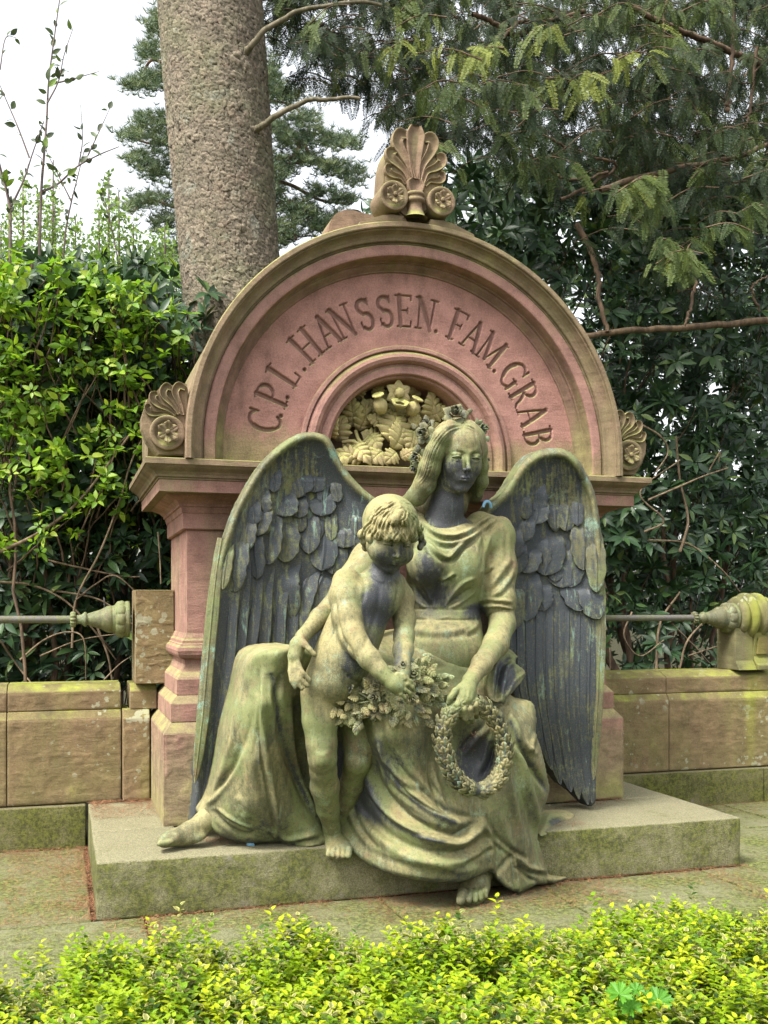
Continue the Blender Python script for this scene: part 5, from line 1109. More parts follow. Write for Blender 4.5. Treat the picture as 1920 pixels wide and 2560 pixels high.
LWC = [(754, 1100, 5.66), (700, 1150, 5.66), (640, 1250, 5.63), (590, 1330, 5.60), (550, 1450, 5.58), (520, 1650, 5.58), (500, 1850, 5.60), (480, 2040, 5.66), (760, 1200, 5.73), (740, 1330, 5.73), (680, 1450, 5.70), (620, 1650, 5.68), (560, 1900, 5.68), (840, 1250, 5.72), (900, 1250, 5.66), (860, 1400, 5.72), (940, 1260, 5.62), (820, 1110, 5.64), (700, 1700, 5.72), (950, 1400, 5.70)]
LRIM = c2((1540, 690), (1370, 570), (1230, 400), (1150, 240), (1080, 175), (980, 165), (860, 205), (720, 310), (610, 430), (520, 570), (430, 740), (350, 950), (290, 1150), (240, 1400))
LF = [([(590, 1380), (578, 1480), (560, 1640), (545, 1780), (528, 1900), (505, 2048)], 17, .012, .14), ([(612, 1380), (605, 1480), (585, 1640), (566, 1790), (548, 1950), (530, 2060)], 17, .012, .10), ([(640, 1400), (632, 1500), (612, 1640), (594, 1790), (575, 1950)], 18, .012, .08), ([(668, 1400), (660, 1500), (645, 1640), (628, 1780), (605, 1930)], 19, .012, .10),
      ([(700, 1400), (692, 1500), (680, 1640), (665, 1780)], 20, .012, .10), ([(735, 1400), (725, 1500), (714, 1620), (702, 1750)], 20, .012, .08), ([(555, 1345), (540, 1440), (524, 1600), (509, 1768), (499, 1860), (487, 1958)], 13, .026, .42, .3),
      (c2((830, 1150), (770, 1300), (780, 1430), (850, 1600)), 33, .030, .10), (c2((1010, 1150), (940, 1350), (900, 1500), (880, 1690)), 26, .036, .14), (c2((1120, 1200), (1060, 1350), (1000, 1560)), 24, .044, .16), (c2((1220, 1200), (1160, 1380), (1080, 1560)), 24, .05, .2),
      (c2((450, 900), (420, 1080), (400, 1250), (405, 1400)), 23, .044, .10), (c2((560, 900), (565, 1080), (580, 1280)), 17, .050, .08), (c2((360, 980), (330, 1150), (315, 1370)), 13, .040, .30), (c2((690, 800), (680, 960), (670, 1170)), 22, .058, .09), (c2((810, 800), (820, 980), (795, 1160)), 23, .054, .16), (c2((980, 750), (985, 900), (985, 1080)), 21, .056, .08),
      (c2((1110, 850), (1110, 1050), (1090, 1220)), 26, .058, .08), (c2((1210, 950), (1200, 1120), (1170, 1250)), 22, .052, .16), (c2((1260, 850), (1270, 950), (1265, 1040)), 24, .060, .10), (c2((1350, 850), (1350, 950), (1345, 1050)), 20, .060, .10),
      (c2((800, 600), (795, 700), (790, 800)), 24, .066, .12), (c2((900, 620), (905, 720), (900, 800)), 17, .068, .16), (c2((1080, 580), (1085, 690), (1080, 790)), 25, .066, .08), (c2((940, 440), (945, 540), (945, 615)), 19, .074, .06), (c2((1040, 450), (1040, 540), (1030, 610)), 20, .076, .07), (c2((620, 700), (600, 800), (590, 940)), 20, .060, .16), (c2((520, 800), (490, 930), (480, 1060)), 18, .052, .2)]
RWP = c6((150, 470), (190, 400), (270, 330), (340, 220), (400, 140), (480, 95), (600, 92), (680, 140), (740, 230), (790, 350), (815, 500), (830, 700), (845, 900), (848, 1100), (835, 1350), (812, 1600), (802, 1800), (797, 1950), (790, 1985), (790, 2090), (750, 2117), (712, 2085), (648, 2026), (590, 1984), (535, 1905), (480, 1800), (400, 1700), (300, 1400), (200, 1200), (150, 800))
RWC = [(1400, 1140, 5.62), (1340, 1160, 5.62), (1270, 1240, 5.60), (1230, 1270, 5.58), (1440, 1180, 5.62), (1490, 1300, 5.62), (1505, 1450, 5.60), (1512, 1600, 5.62), (1498, 1800, 5.66), (1480, 1990, 5.74), (1400, 1250, 5.70), (1340, 1350, 5.70), (1420, 1450, 5.70), (1380, 1650, 5.70), (1320, 1700, 5.70), (1420, 1900, 5.76), (1260, 1400, 5.68), (1350, 1850, 5.74)]
RRIM = c6((180, 440), (280, 350), (360, 230), (430, 165), (510, 130), (600, 128), (665, 170), (720, 260), (765, 370), (792, 500), (808, 700), (822, 900))
RF = [([(1290, 1450), (1292, 1567), (1297, 1700), (1316, 1800)], 15, .010, .10, -.25), ([(1312, 1450), (1314, 1545), (1319, 1700), (1337, 1811), (1353, 1880)], 15, .012, .12, -.25), ([(1338, 1450), (1340, 1536), (1341, 1700), (1359, 1833), (1380, 1925)], 15, .014, .10, -.25), ([(1364, 1450), (1366, 1541), (1367, 1745), (1385, 1878), (1402, 1962)], 15, .016, .12, -.25),
      ([(1391, 1450), (1393, 1541), (1394, 1745), (1410, 1900), (1428, 1980)], 16, .018, .10, -.25), ([(1420, 1450), (1422, 1541), (1420, 1745), (1432, 1878), (1448, 1998)], 17, .020, .10, -.25), ([(1448, 1460), (1449, 1545), (1446, 1745), (1455, 1900), (1470, 2012)], 17, .022, .08, -.25), ([(1476, 1460), (1476, 1545), (1471, 1745), (1473, 1900), (1481, 2008)], 17, .024, .10, -.25), ([(1500, 1440), (1502, 1540), (1494, 1745), (1487, 1860), (1484, 1950)], 12, .034, .40, -.25),
      (c6((330, 850), (330, 950), (330, 1115)), 20, .040, .22), (c6((400, 780), (405, 900), (400, 1065)), 25, .046, .12), (c6((620, 820), (660, 900), (705, 1005)), 22, .040, .08), (c6((740, 850), (770, 950), (810, 1055)), 22, .044, .12), (c6((470, 830), (480, 930), (500, 1010)), 22, .036, .07),
      (c6((640, 620), (650, 740), (640, 880)), 25, .054, .14), (c6((590, 720), (600, 800), (600, 875)), 28, .058, .12), (c6((505, 540), (515, 680), (500, 812)), 33, .066, .10), (c6((430, 640), (410, 720), (385, 800)), 22, .058, .10), (c6((340, 600), (350, 700), (355, 800)), 22, .054, .12), (c6((710, 480), (725, 620), (720, 780)), 24, .058, .28), (c6((775, 560), (790, 720), (795, 900)), 18, .054, .36),
      (c6((470, 380), (460, 450), (450, 515)), 22, .072, .08), (c6((560, 380), (560, 460), (560, 545)), 17, .074, .10), (c6((630, 380), (625, 470), (615, 555)), 18, .070, .2), (c6((400, 450), (390, 540), (380, 620)), 20, .064, .12)]
_r = np.random.default_rng(8)
for (x0_, x1_, y0_, y1_, n_, L_, lst, cv) in ((640, 860, 1170, 1240, 6, 50, LF, 1), (600, 900, 1250, 1310, 7, 60, LF, 1), (1300, 1470, 1210, 1280, 5, 55, RF, 1), (1270, 1400, 1330, 1400, 4, 60, RF, 1)):
    for q_ in range(n_):
        x_ = x0_ + (x1_ - x0_) * (q_ + _r.uniform(.1, .9)) / n_; y_ = _r.uniform(y0_, y1_); l_ = L_ * _r.uniform(.8, 1.2); s_ = _r.uniform(-6, 6); lst.insert(8, ([(x_, y_ - 14), (x_ + s_, y_ + l_ * .5), (x_ + s_ * 1.6, y_ + l_)], _r.uniform(12, 17), _r.uniform(.045, .060), _r.uniform(.05, .22)))
w1 = wing(LWP, LWC, LRIM, LF, -1); w2 = wing(RWP, RWC, RRIM, RF, 1)
w1['label'] = 'drooping bronze wing behind the child'; w2['label'] = 'drooping bronze wing with pale green streaks beside the arm in the rolled sleeve'
# ================================================================== the bronze child leaning on the angel's lap
child = thing('child_statue', 'bronze naked curly haired child standing at the angel\'s knee and reaching for roses', 'statue', (1.35, 5.2, 0.29))
S = SDF()
KC = W(975, 1336, 4.96); KS = RR(87, 975, 4.96); KAX = cframe(22, 22, 4)
head(S, KC, KS, KAX, child=True)
KL = lambda x, y, z: KC + KS * (x * KAX[0] + y * KAX[1] + z * KAX[2])
S.chain([J(972, 1395, 5.02, 32), J(955, 1440, 5.04, 36), J(945, 1465, 5.06, 44)], .03)
S.ell(W(925, 1490, 5.06), [RR(88, 925, 5.06), RR(58, 925, 5.06), .115], cframe(10, 10, -22), .05)
S.chain([J(914, 1520, 5.06, 64), J(884, 1580, 5.06, 66), J(862, 1635, 5.04, 68), J(828, 1700, 5.04, 67)], .06)
S.ell(W(876, 1650, 4.965), [RR(36, 880, 4.93), RR(46, 880, 4.93), .06], cframe(15, 0, 20), .06)
S.ell(W(900, 1500, 4.97), [RR(40, 900, 4.97), RR(34, 900, 4.97), .05], cframe(0), .05); S.ell(W(965, 1500, 5.0), [RR(32, 965, 5.0), RR(32, 965, 5.0), .05], cframe(20), .05)
# standing leg
S.chain([J(800, 1735, 5.06, 50), J(800, 1800, 5.05, 44), J(804, 1860, 5.04, 38), J(806, 1896, 5.04, 35), J(808, 1925, 5.09, 33), J(812, 1965, 5.16, 36), J(820, 2020, 5.26, 29), J(829, 2068, 5.34, 21), J(831, 2092, 5.36, 22)], .018)
S.ell(W(806, 1893, 4.985), [.032, .036, .03], cframe(), .03)
S.ell(W(843, 2118, 5.29), [RR(31, 843, 5.29), .030, .11], cframe(6, 22, -4), .03)
for i in range(5):
    r = [8.6, 7.6, 7.2, 6.8, 6.4][4 - i]; x = 820 + i * 12.6; finger(S, [(x + 2, 2124 - abs(i - 2.6) * 1.0), (x + 1, 2134), (x, 2141 - abs(i - 2.5))], r, r * .9, [5.24, 5.205, 5.185 + .004 * (4 - i)], .005)
# bent leg
S.chain([J(866, 1745, 5.16, 44), J(895, 1810, 5.16, 43), J(899, 1865, 5.15, 41), J(894, 1903, 5.14, 34), J(888, 1925, 5.20, 31), J(880, 1960, 5.28, 31), J(864, 2015, 5.36, 21), J(857, 2045, 5.40, 17), J(870, 2095, 5.42, 18)], .012)
S.ell(W(880, 2108, 5.33), [RR(22, 880, 5.3), .022, .09], cframe(25, 15), .03)
# arms
S.chain([J(866, 1455, 5.04, 36), J(862, 1490, 5.00, 38), J(868, 1540, 4.95, 36), J(882, 1590, 4.89, 31), J(897, 1616, 4.86, 28), J(925, 1648, 4.81, 26), J(950, 1676, 4.77, 19), J(966, 1692, 4.75, 17)], .03)
S.chain([J(966, 1692, 4.75, 17), J(985, 1708, 4.74, 21), J(994, 1716, 4.735, 20)], .015)
for P, r in (([(996, 1698), (1012, 1696), (1026, 1703), (1036, 1712)], 6.6), ([(1000, 1708), (1018, 1710), (1031, 1718), (1036, 1728)], 6.8), ([(998, 1718), (1012, 1724), (1024, 1732), (1028, 1742)], 6.6), ([(990, 1727), (1002, 1735), (1012, 1744), (1014, 1752)], 6.2)): finger(S, P, r, r * .75, [4.73, 4.715, 4.72, 4.735], .004)
finger(S, [(980, 1692), (994, 1686), (1008, 1688), (1018, 1692)], 7, 5.5, [4.75, 4.73, 4.72, 4.73])
S.chain([J(985, 1462, 5.10, 32), J(1004, 1495, 5.10, 29), J(1011, 1550, 5.06, 26), J(1010, 1592, 5.00, 24), J(1008, 1625, 4.93, 24), J(1005, 1665, 4.86, 18), J(1006, 1685, 4.84, 20)], .03)
lo = KC - KS * 1.25; hi = KC + KS * 1.25
V, F = S.mesh(.0078, [(lo, hi)], .0033); B = Clay(V, F)
for P, w, a, p in [(c3((880, 1120), (910, 1000), (900, 860)), 7, -.006, 'ridge'), (c3((640, 1050), (650, 1180), (700, 1400), (800, 1560)), 6, -.012, 'ridge'), (c3((1180, 900), (1210, 1000), (1160, 1180), (1140, 1260)), 5, -.010, 'ridge'), (c3((960, 850), (1020, 900), (1090, 920)), 5, .006, 'ridge'), (c3((1150, 900), (1120, 930)), 4, .004, 'ridge'),
                   (c3((700, 1700), (790, 1800), (880, 1830)), 6, -.008, 'ridge'), (c3((1040, 940), (1030, 1100), (980, 1300), (880, 1560)), 8, -.005, 'ridge'), (c3((1070, 1730), (1100, 1790)), 3, -.004, 'crease'),
                   (c4((1090, 850), (1130, 880), (1190, 850)), 6, .003, 'ridge'), (c4((1100, 950), (1150, 980), (1200, 940)), 5, -.003, 'ridge'), (c4((1310, 950), (1380, 990), (1440, 930)), 5, -.003, 'ridge'), (c4((1150, 1400), (1200, 1420), (1260, 1390)), 4, -.006, 'crease'), (c4((1050, 880), (1060, 940), (1100, 1010)), 5, -.004, 'ridge')]: B.stroke(P, w, a, p)
B.spot(872, 1690, 4, 4, -.012)
B.upd(); B.base_pat(.66, .20)
B.paint(985, 1400, 56, 40, .22, near=(4.5, 5.3), soft=1.3); B.paint(960, 1430, 34, 34, .06, near=(4.8, 5.3)); B.paint(944, 1510, 40, 62, .05, near=(4.9, 5.3), ang=12); B.paint(890, 1640, 34, 62, .06, near=(4.85, 5.3), ang=22); B.paint(850, 1590, 18, 80, .20, near=(4.95, 5.3), amt=.8)
B.paint(905, 1560, 40, 40, .14, near=(4.93, 5.3), amt=.8); B.paint(800, 1960, 30, 110, .42, amt=.5); B.paint(820, 1870, 20, 40, .4, amt=.5); B.paint(993, 1620, 12, 60, .22, near=(4.8, 5.2), amt=.8); B.paint(872, 1690, 4, 4, 0, amt=.8); B.paint(1000, 1350, 40, 14, .5, near=(4.5, 5.0), amt=.5)
B.pline(ck((1050, 1230), (1060, 1330), (1020, 1430)), 3, .5); B.pline(ck((820, 1150), (870, 1260), (860, 1340)), 4, .45)
add('body', B.mesh('body'), BR, child)
# curly hair
S = SDF(); S.ell(KL(0, .32, -.16), np.array([.80, .80, .92]) * KS, KAX, .03); rg = np.random.default_rng(5)
S.ell(KL(0, -.42, .66), np.array([.56, .58, .60]) * KS, KAX, .02, 's')
for x, y, Y, r in ((905, 1336, 5.02, 12), (911, 1352, 5.03, 12), (925, 1320, 4.95, 17), (928, 1345, 4.93, 14), (942, 1324, 4.88, 14), (945, 1341, 4.87, 10), (960, 1330, 4.84, 14), (968, 1344, 4.83, 10), (983, 1331, 4.82, 13), (990, 1345, 4.81, 10), (1003, 1333, 4.82, 13), (1012, 1348, 4.82, 9), (1022, 1332, 4.84, 12), (1035, 1345, 4.88, 11), (1049, 1340, 4.93, 12), (1056, 1356, 4.96, 10), (1050, 1368, 4.95, 8), (1045, 1320, 4.90, 14), (1010, 1300, 4.80, 14), (985, 1300, 4.79, 13), (1000, 1285, 4.80, 12), (914, 1368, 5.06, 10), (935, 1300, 4.92, 14), (960, 1310, 4.84, 15)):
    S.ell(W(x, y, Y), [RR(r, x, Y), RR(r * 1.15, x, Y), RR(r, x, Y)], cframe(rg.uniform(-30, 30), 0, rg.uniform(-30, 30)), .012)
V, F = S.mesh(.0048); B = Clay(V, F)
curl = [((350, 530), (320, 640), (200, 760), (160, 900)), ((420, 560), (380, 700), (340, 780), (250, 900)), ((500, 540), (450, 680), (430, 800), (350, 900), (360, 1000)), ((560, 560), (500, 700), (470, 830), (440, 960)), ((620, 580), (560, 720), (560, 860), (650, 930), (700, 960)), ((700, 600), (640, 740), (660, 840), (740, 860)),
        ((760, 640), (740, 760), (780, 880), (760, 980)), ((820, 420), (900, 380), (980, 440), (960, 560), (860, 620), (780, 620)), ((900, 640), (840, 700), (860, 800), (800, 900), (830, 1000)), ((960, 600), (940, 720), (900, 830), (960, 920), (1000, 1000)), ((1030, 430), (1120, 500), (1190, 580)), ((1020, 480), (1100, 560), (1160, 600)), ((1040, 640), (1020, 760), (1060, 860), (1040, 960)),
        ((1120, 660), (1100, 780), (1160, 900), (1080, 980)), ((1200, 640), (1190, 760), (1220, 880), (1180, 980)), ((1280, 640), (1280, 760), (1330, 880), (1360, 980)), ((1340, 700), (1360, 820), (1390, 900), (1330, 1000)), ((900, 280), (1020, 330), (1140, 380), (1240, 480), (1300, 600)), ((820, 300), (640, 360), (480, 460), (360, 560)), ((860, 240), (1080, 270), (1240, 380), (1340, 560)), ((700, 420), (620, 480), (540, 560))]
for k, P in enumerate(curl):
    Q = ck(*P); B.stroke(Q, 3.2, .0065, 'ridge'); B.stroke([(x + 5, y + 1) for x, y in Q], 2.2, -.0075, 'ridge'); B.stroke([(x + 9, y + 2) for x, y in Q], 1.8, .004, 'ridge'); B.stroke([(x - 3, y) for x, y in Q], 1.8, -.004, 'ridge')
B.upd(); B.hatch(ck((800, 250), (500, 350), (330, 600), (250, 800)), ck((850, 260), (760, 450), (620, 700), (600, 900)), 18, 2.4, .006, 1.4, 21); B.hatch(ck((860, 280), (900, 500), (940, 700), (900, 900)), ck((900, 220), (1200, 350), (1350, 600), (1380, 850)), 18, 2.4, .006, 1.8, 22); B.hatch(ck((560, 260), (380, 420), (300, 620), (270, 800)), ck((850, 230), (700, 330), (520, 480), (420, 620)), 10, 2.2, .005, 1.4, 23)
B.upd(); B.base_pat(.74, .18); B.paint(905, 1350, 14, 20, .3, amt=.6); B.paint(1050, 1362, 16, 20, .15, amt=.8); B.paint(975, 1364, 60, 12, .30, amt=.7)
add('hair', B.mesh('hair'), BR, child)
# ================================================================== wreath, rose garland, clips
wreath = thing('leaf_wreath', 'bronze wreath of small overlapping leaves hanging from the angel\'s lowered hand', 'wreath', tuple(W(1184, 1866, 4.86)))
def wp(a):
    """angle 0 at the top, clockwise seen from the front"""
    x = 1184 + 77 * math.sin(a) - 6 * math.cos(a); y = 1866 - 108 * math.cos(a) + 8 * math.sin(a)
    return x, y, 4.86 + .05 * math.sin(a * 1) * .3 + .05 * (1 - math.cos(a)) * .5 * .6
Pw = np.array([W(*wp(a)) for a in np.linspace(0, 2 * math.pi, 73)])
V, F = tube(Pw, .034, 14); add('core', mesh_np('core', V, F, True, {'pat': ('POINT', np.full(len(V), .25))}), BR, wreath)
Vl, Fl = lobed_leaf(1.0, .46, 3, .38, .30, .25, nr=5, na=36, rib=.05)
lm = []
for q in range(3):
    me = mesh_np('wreath_leaf', Vl, Fl, True, {'pat': ('POINT', .36 + .10 * q + .26 * Vl[:, 2] - .3 * (np.abs(Vl[:, 0]) < .05))}); me.materials.append(M['bronze_leaf']); lm.append(me)
rg = np.random.default_rng(3); N_W = 30
for k in range(N_W):
    a = 2 * math.pi * (k + .5) / N_W
    c = W(*wp(a)); c2_ = W(*wp(a + .03)); T = U3(c2_ - c) if True else 0
    if a > math.pi: T = -T          # both sides grow down from the hand
    T = T
    for j in range(8):
        ph = 2 * math.pi * (j + .5 * (k % 2)) / 8 + rg.uniform(-.15, .15)
        n1 = U3(np.cross(T, [0, 1, 0])); n2 = np.cross(T, n1); rad = n1 * math.cos(ph) + n2 * math.sin(ph)
        if rad @ (-FV) < -.55: continue
        d = U3(-T * (1.0) + rad * rg.uniform(.30, .60)); p = c + rad * .030 + T * .016
        leaf_obj('leaf', lm[rg.integers(0, 3)], p, d, rad * 1.0 - FV * .25, rg.uniform(.056, .074), wreath)
# garland
gar = thing('rose_garland', 'bronze garland of roses and leaves spilling over the angel\'s lap under the child\'s hand', 'garland', tuple(W(1020, 1720, 4.85)))
Vl, Fl = lobed_leaf(1.0, .40, 5, .16, .2, .35, nr=6, na=48, rib=.04)
gl = []
for q in range(4):
    me = mesh_np('garland_leaf', Vl, Fl, True, {'pat': ('POINT', .38 + .11 * q + .2 * Vl[:, 2] - .25 * (np.abs(Vl[:, 0]) < .04))}); me.materials.append(M['bronze_leaf']); gl.append(me)
def g5(x, y): return (840 + x / 2.765, 1600 + y / 2.765)
def gY(x, y): return float(np.interp(x, [830, 880, 930, 1000, 1060, 1110], [5.0, 4.98, 4.93, 4.88, 4.90, 4.95]))
def g3(x, y): return (660 + x / 3.607, 1200 + y / 3.607)
for (x, y, r, yw, pt, hp, sd) in ((*g3(1245, 1680), 21, 10, -45, .40, 31), (*g3(1350, 1750), 20, 0, -30, .55, 32), (*g3(1330, 1975), 17, 0, 0, .50, 33), (*g3(990, 1960), 18, -20, 0, .38, 34), (*g3(755, 1870), 16, -30, -10, .25, 35), (*g3(1000, 1860), 12, 0, -30, .48, 36), (*g3(1560, 1790), 14, 10, -10, .5, 37), (*g3(640, 1930), 10, -30, 0, .35, 38), (*g3(870, 2130), 11, 0, 30, .5, 39)):
    rose('rose', x, y, gY(x, y) - .05, r, gar, yw, pt, sd, hp)
rg = np.random.default_rng(17)
LV = [(1250, 1770, 1, -.3), (1440, 1700, .2, 1), (1490, 1720, .8, .8), (1430, 1790, .9, -.2), (1500, 1850, .9, -.8), (1460, 1880, .1, -1), (1540, 1900, .7, -.9), (1590, 1760, 1, .1), (1570, 1830, 1, -.4), (1400, 1900, .9, .2), (1430, 1940, 1, -.3), (1380, 2040, .6, -.9), (1440, 2040, .7, -.6), (1300, 2080, -.2, -1), (1250, 2060, -.9, -.7),
      (1260, 2000, -1, -.2), (1220, 2040, -.9, .4), (1150, 1990, .2, -1), (1060, 2000, .2, -1), (1040, 1990, -.4, -1), (1110, 1960, .5, -.9), (900, 1920, -.9, .5), (930, 1880, -.3, .9), (860, 1960, -1, .1), (780, 2010, -.6, -.9), (740, 1990, -.9, .2), (800, 2080, -1, -.4), (860, 2090, -.2, -1), (760, 2100, -1, -.3), (590, 2000, -1, -.1), (640, 2040, -.2, -1),
      (900, 2010, -.4, -1), (960, 2060, .2, -1), (1020, 2080, .5, -1), (880, 2050, .8, -.8), (1200, 1960, .2, .8), (1050, 1880, -.5, .8), (1100, 1850, .3, 1), (960, 1840, -.8, .8), (1360, 1850, 1, .6), (1290, 1920, .8, -.6), (1420, 2100, 1, -.5), (1520, 1960, .8, -1), (1350, 1690, -.5, 1), (1180, 1700, -1, .1), (1180, 2080, -.5, -1), (700, 2060, -.5, -1), (840, 2200, -.1, -1)]
for i, (x, y, dx, dz) in enumerate(LV):
    for rep in range(3):
        X, Yp = g3(x + rep * rg.uniform(-60, 60), y + rep * rg.uniform(-50, 50)); p = W(X, Yp, gY(X, Yp) + rg.uniform(-.03, .02))
        leaf_obj('leaf', gl[rg.integers(0, 4)], p, RV * (dx + rep * rg.uniform(-1, 1)) + UV_ * (dz + rep * rg.uniform(-1, 1)) - FV * rg.uniform(.1, .7), -FV + UV_ * .5 + RV * rg.uniform(-.5, .5), RR(rg.uniform(24, 36), X, 4.9), gar)
for P in ([(560, 2030), (700, 1990), (860, 2010), (1000, 1990), (1200, 2000)], [(820, 1900), (930, 1960), (1050, 2050)], [(1060, 1900), (1150, 2000), (1180, 2100)], [(1100, 2010), (1300, 1900), (1500, 1800)]):
    Q = catmull([W(*g3(*p), gY(g3(*p)[0], 0) - .01) for p in P], 16); V, F = tube(Q, .0055, 6); add('stem', mesh_np('stem', V, F, True, {'pat': ('POINT', np.full(len(V), .4))}), BR, gar)
# small blue-green metal clips
cm = NT('blue_painted_metal').fin((0.16, 0.34, 0.48), .45, None, .5)
cl = thing('metal_clip', 'small blue green bent metal clip on the granite step by the robe hem', 'metal clip', tuple(W(626, 2112, 5.42)))
B_ = Bag(); P = [W(617, 2124, 5.43), W(628, 2118, 5.43), W(624, 2104, 5.44), W(618, 2096, 5.45), W(630, 2091, 5.46), W(640, 2094, 5.46)]
strip(catmull(P, 16), .018, UV_ * .2 - FV, [(-1, -.004), (-1, .002), (1, .002), (1, -.004)], B_); add('bent_strip', B_.mesh('bent_strip'), cm, cl)
B_ = Bag(); P = [W(1208, 1268, 5.44), W(1211, 1257, 5.44), W(1218, 1253, 5.45), W(1225, 1258, 5.46), W(1228, 1270, 5.47)]
strip(catmull(P, 14), .008, UV_ * .3 - FV, [(-1, -.004), (-1, .002), (1, .002), (1, -.004)], B_); c2o = add('wing_clip', B_.mesh('wing_clip'), cm); tag(c2o, 'tiny light blue clip on the angel\'s shoulder beside the wing root', 'clip')
# ================================================================== plants
def leaf_mat(name, cols, margin=None, trans=.35, rough=.5, spec=.4, stuff_attr=True):
    s = NT(name); rv = s.n('ShaderNodeAttribute', _attribute_name='rv').outputs['Fac']; oi = s.n('ShaderNodeObjectInfo').outputs['Random']
    x = s.math('FRACT', s.math('ADD', rv, oi)); col = cols[0][1]
    for (t, c), (t0, _) in zip(cols[1:], cols[:-1]): col = s.mix(s.ramp(x, t - .06, t + .06), col, c)
    if margin is not None:
        mg = s.n('ShaderNodeAttribute', _attribute_name='mg').outputs['Fac']; f = s.math('MULTIPLY', s.ramp(mg, .45, .75), s.ramp(x, margin[1], margin[1] + .1)); col = s.mix(f, col, margin[0])
    n = s.noise(14, 3); col = s.mix(.5, col, s.mix(n, (.6, .6, .6), (1.35, 1.35, 1.3)), 'MULTIPLY')
    s.fin(col, rough, None, spec)
    tr = s.n('ShaderNodeBsdfTranslucent'); s.set(tr, 'Color', s.mix(.5, col, (1.25, 1.35, .5), 'MULTIPLY')); mx = s.n('ShaderNodeMixShader'); s.set(mx, 'i0', trans)
    s.t.links.new(s.bsdf.outputs[0], mx.inputs[1]); s.t.links.new(tr.outputs[0], mx.inputs[2]); s.t.links.new(mx.outputs[0], s.out.inputs[0]); return s.m
def leaf_tpl(L=1., w=.3, rows=6, arch=.25, fold=.25, wmax=.5, tip=1.0):
    V = []; mg = []
    for i in range(rows):
        t = i / (rows - 1); hw = w * .5 * (math.sin(math.pi * min(1, t ** wmax if wmax != 1 else t)) ** .85 if 0 < t < 1 else .03)
        y = -arch * t * t
        for sx in (-1, 0, 1): V.append((sx * hw, y + abs(sx) * fold * hw, t * L)); mg.append(abs(sx))
    return np.array(V), grid_faces(rows, 3), np.array(mg, float)
def frames(d, up, roll=None):
    """rotation matrices with local z along d and local y close to up"""
    d = d / np.linalg.norm(d, axis=1)[:, None]; u = up - d * (up * d).sum(1)[:, None]; u /= np.linalg.norm(u, axis=1)[:, None] + 1e-9; x = np.cross(u, d)
    return np.stack([x, u, d], -1)
def scatter(tpl, P, D, U, S, rg, rv=None, rvspan=1.0):
    V, F, mg = tpl; Rm = frames(D, U); n = len(P)
    VV = P[:, None] + S[:, None, None] * np.einsum('nij,vj->nvi', Rm, V); FF = F[None] + (np.arange(n) * len(V))[:, None, None]
    rv = rg.random(n) * rvspan if rv is None else rv
    return VV.reshape(-1, 3), FF.reshape(-1, F.shape[1]), np.repeat(rv, len(V)), np.tile(mg, n)
def leafmesh(name, parts):
    n = 0; V = []; F = []; r = []; m = []
    for v, f, a, b in parts: V.append(v); F.append(f + n); r.append(a); m.append(b); n += len(v)
    return mesh_np(name, np.concatenate(V), np.concatenate(F), True, {'rv': ('POINT', np.concatenate(r)), 'mg': ('POINT', np.concatenate(m))})
def single_leaf(tpl, mat):
    me = mesh_np('leaf', tpl[0], tpl[1], True, {'rv': ('POINT', np.zeros(len(tpl[0]))), 'mg': ('POINT', tpl[2])}); me.materials.append(mat); return me
def leaf_objects(tplmesh, P, D, U, S, parent):
    Rm = frames(D, U); o0 = Vector(parent['_o'])
    for i in range(len(P)):
        m = Matrix(Rm[i].tolist()).to_4x4(); o = bpy.data.objects.new('leaf', tplmesh); COL.objects.link(o); o.parent = parent
        o.matrix_local = Matrix.Translation(Vector(P[i]) - o0) @ m @ Matrix.Scale(float(S[i]), 4)
def bark_mat(name, a, b):
    s = NT(name); n = s.noise(25, 4, .6, stretch=(1, 1, .3)); return s.fin(s.mix(s.ramp(n, .35, .65), a, b), .9, s.bump(n, .5, .01), .2)
TW = bark_mat('twig_bark', (.10, .072, .045), (.21, .155, .10)); TWD = bark_mat('dark_bark', (.07, .05, .035), (.15, .10, .065))
def twigs(name, lines, mat, parent, kind=None):
    B = Bag()
    for P, r, n in lines: V, F = tube(P, r, n); B.put(V, F)
    o = add(name, B.mesh(name), mat, parent)
    if kind: o['kind'] = kind
    return o
def wander(a, b, n=8, amp=.05, rg=rng):
    P = np.asarray(a) + (np.asarray(b) - np.asarray(a)) * np.linspace(0, 1, n)[:, None]; w = rg.normal(0, amp, (n, 3)); w[0] = w[-1] = 0; w = np.cumsum(w, 0) * .5; w -= np.linspace(0, 1, n)[:, None] * w[-1]
    return P + w
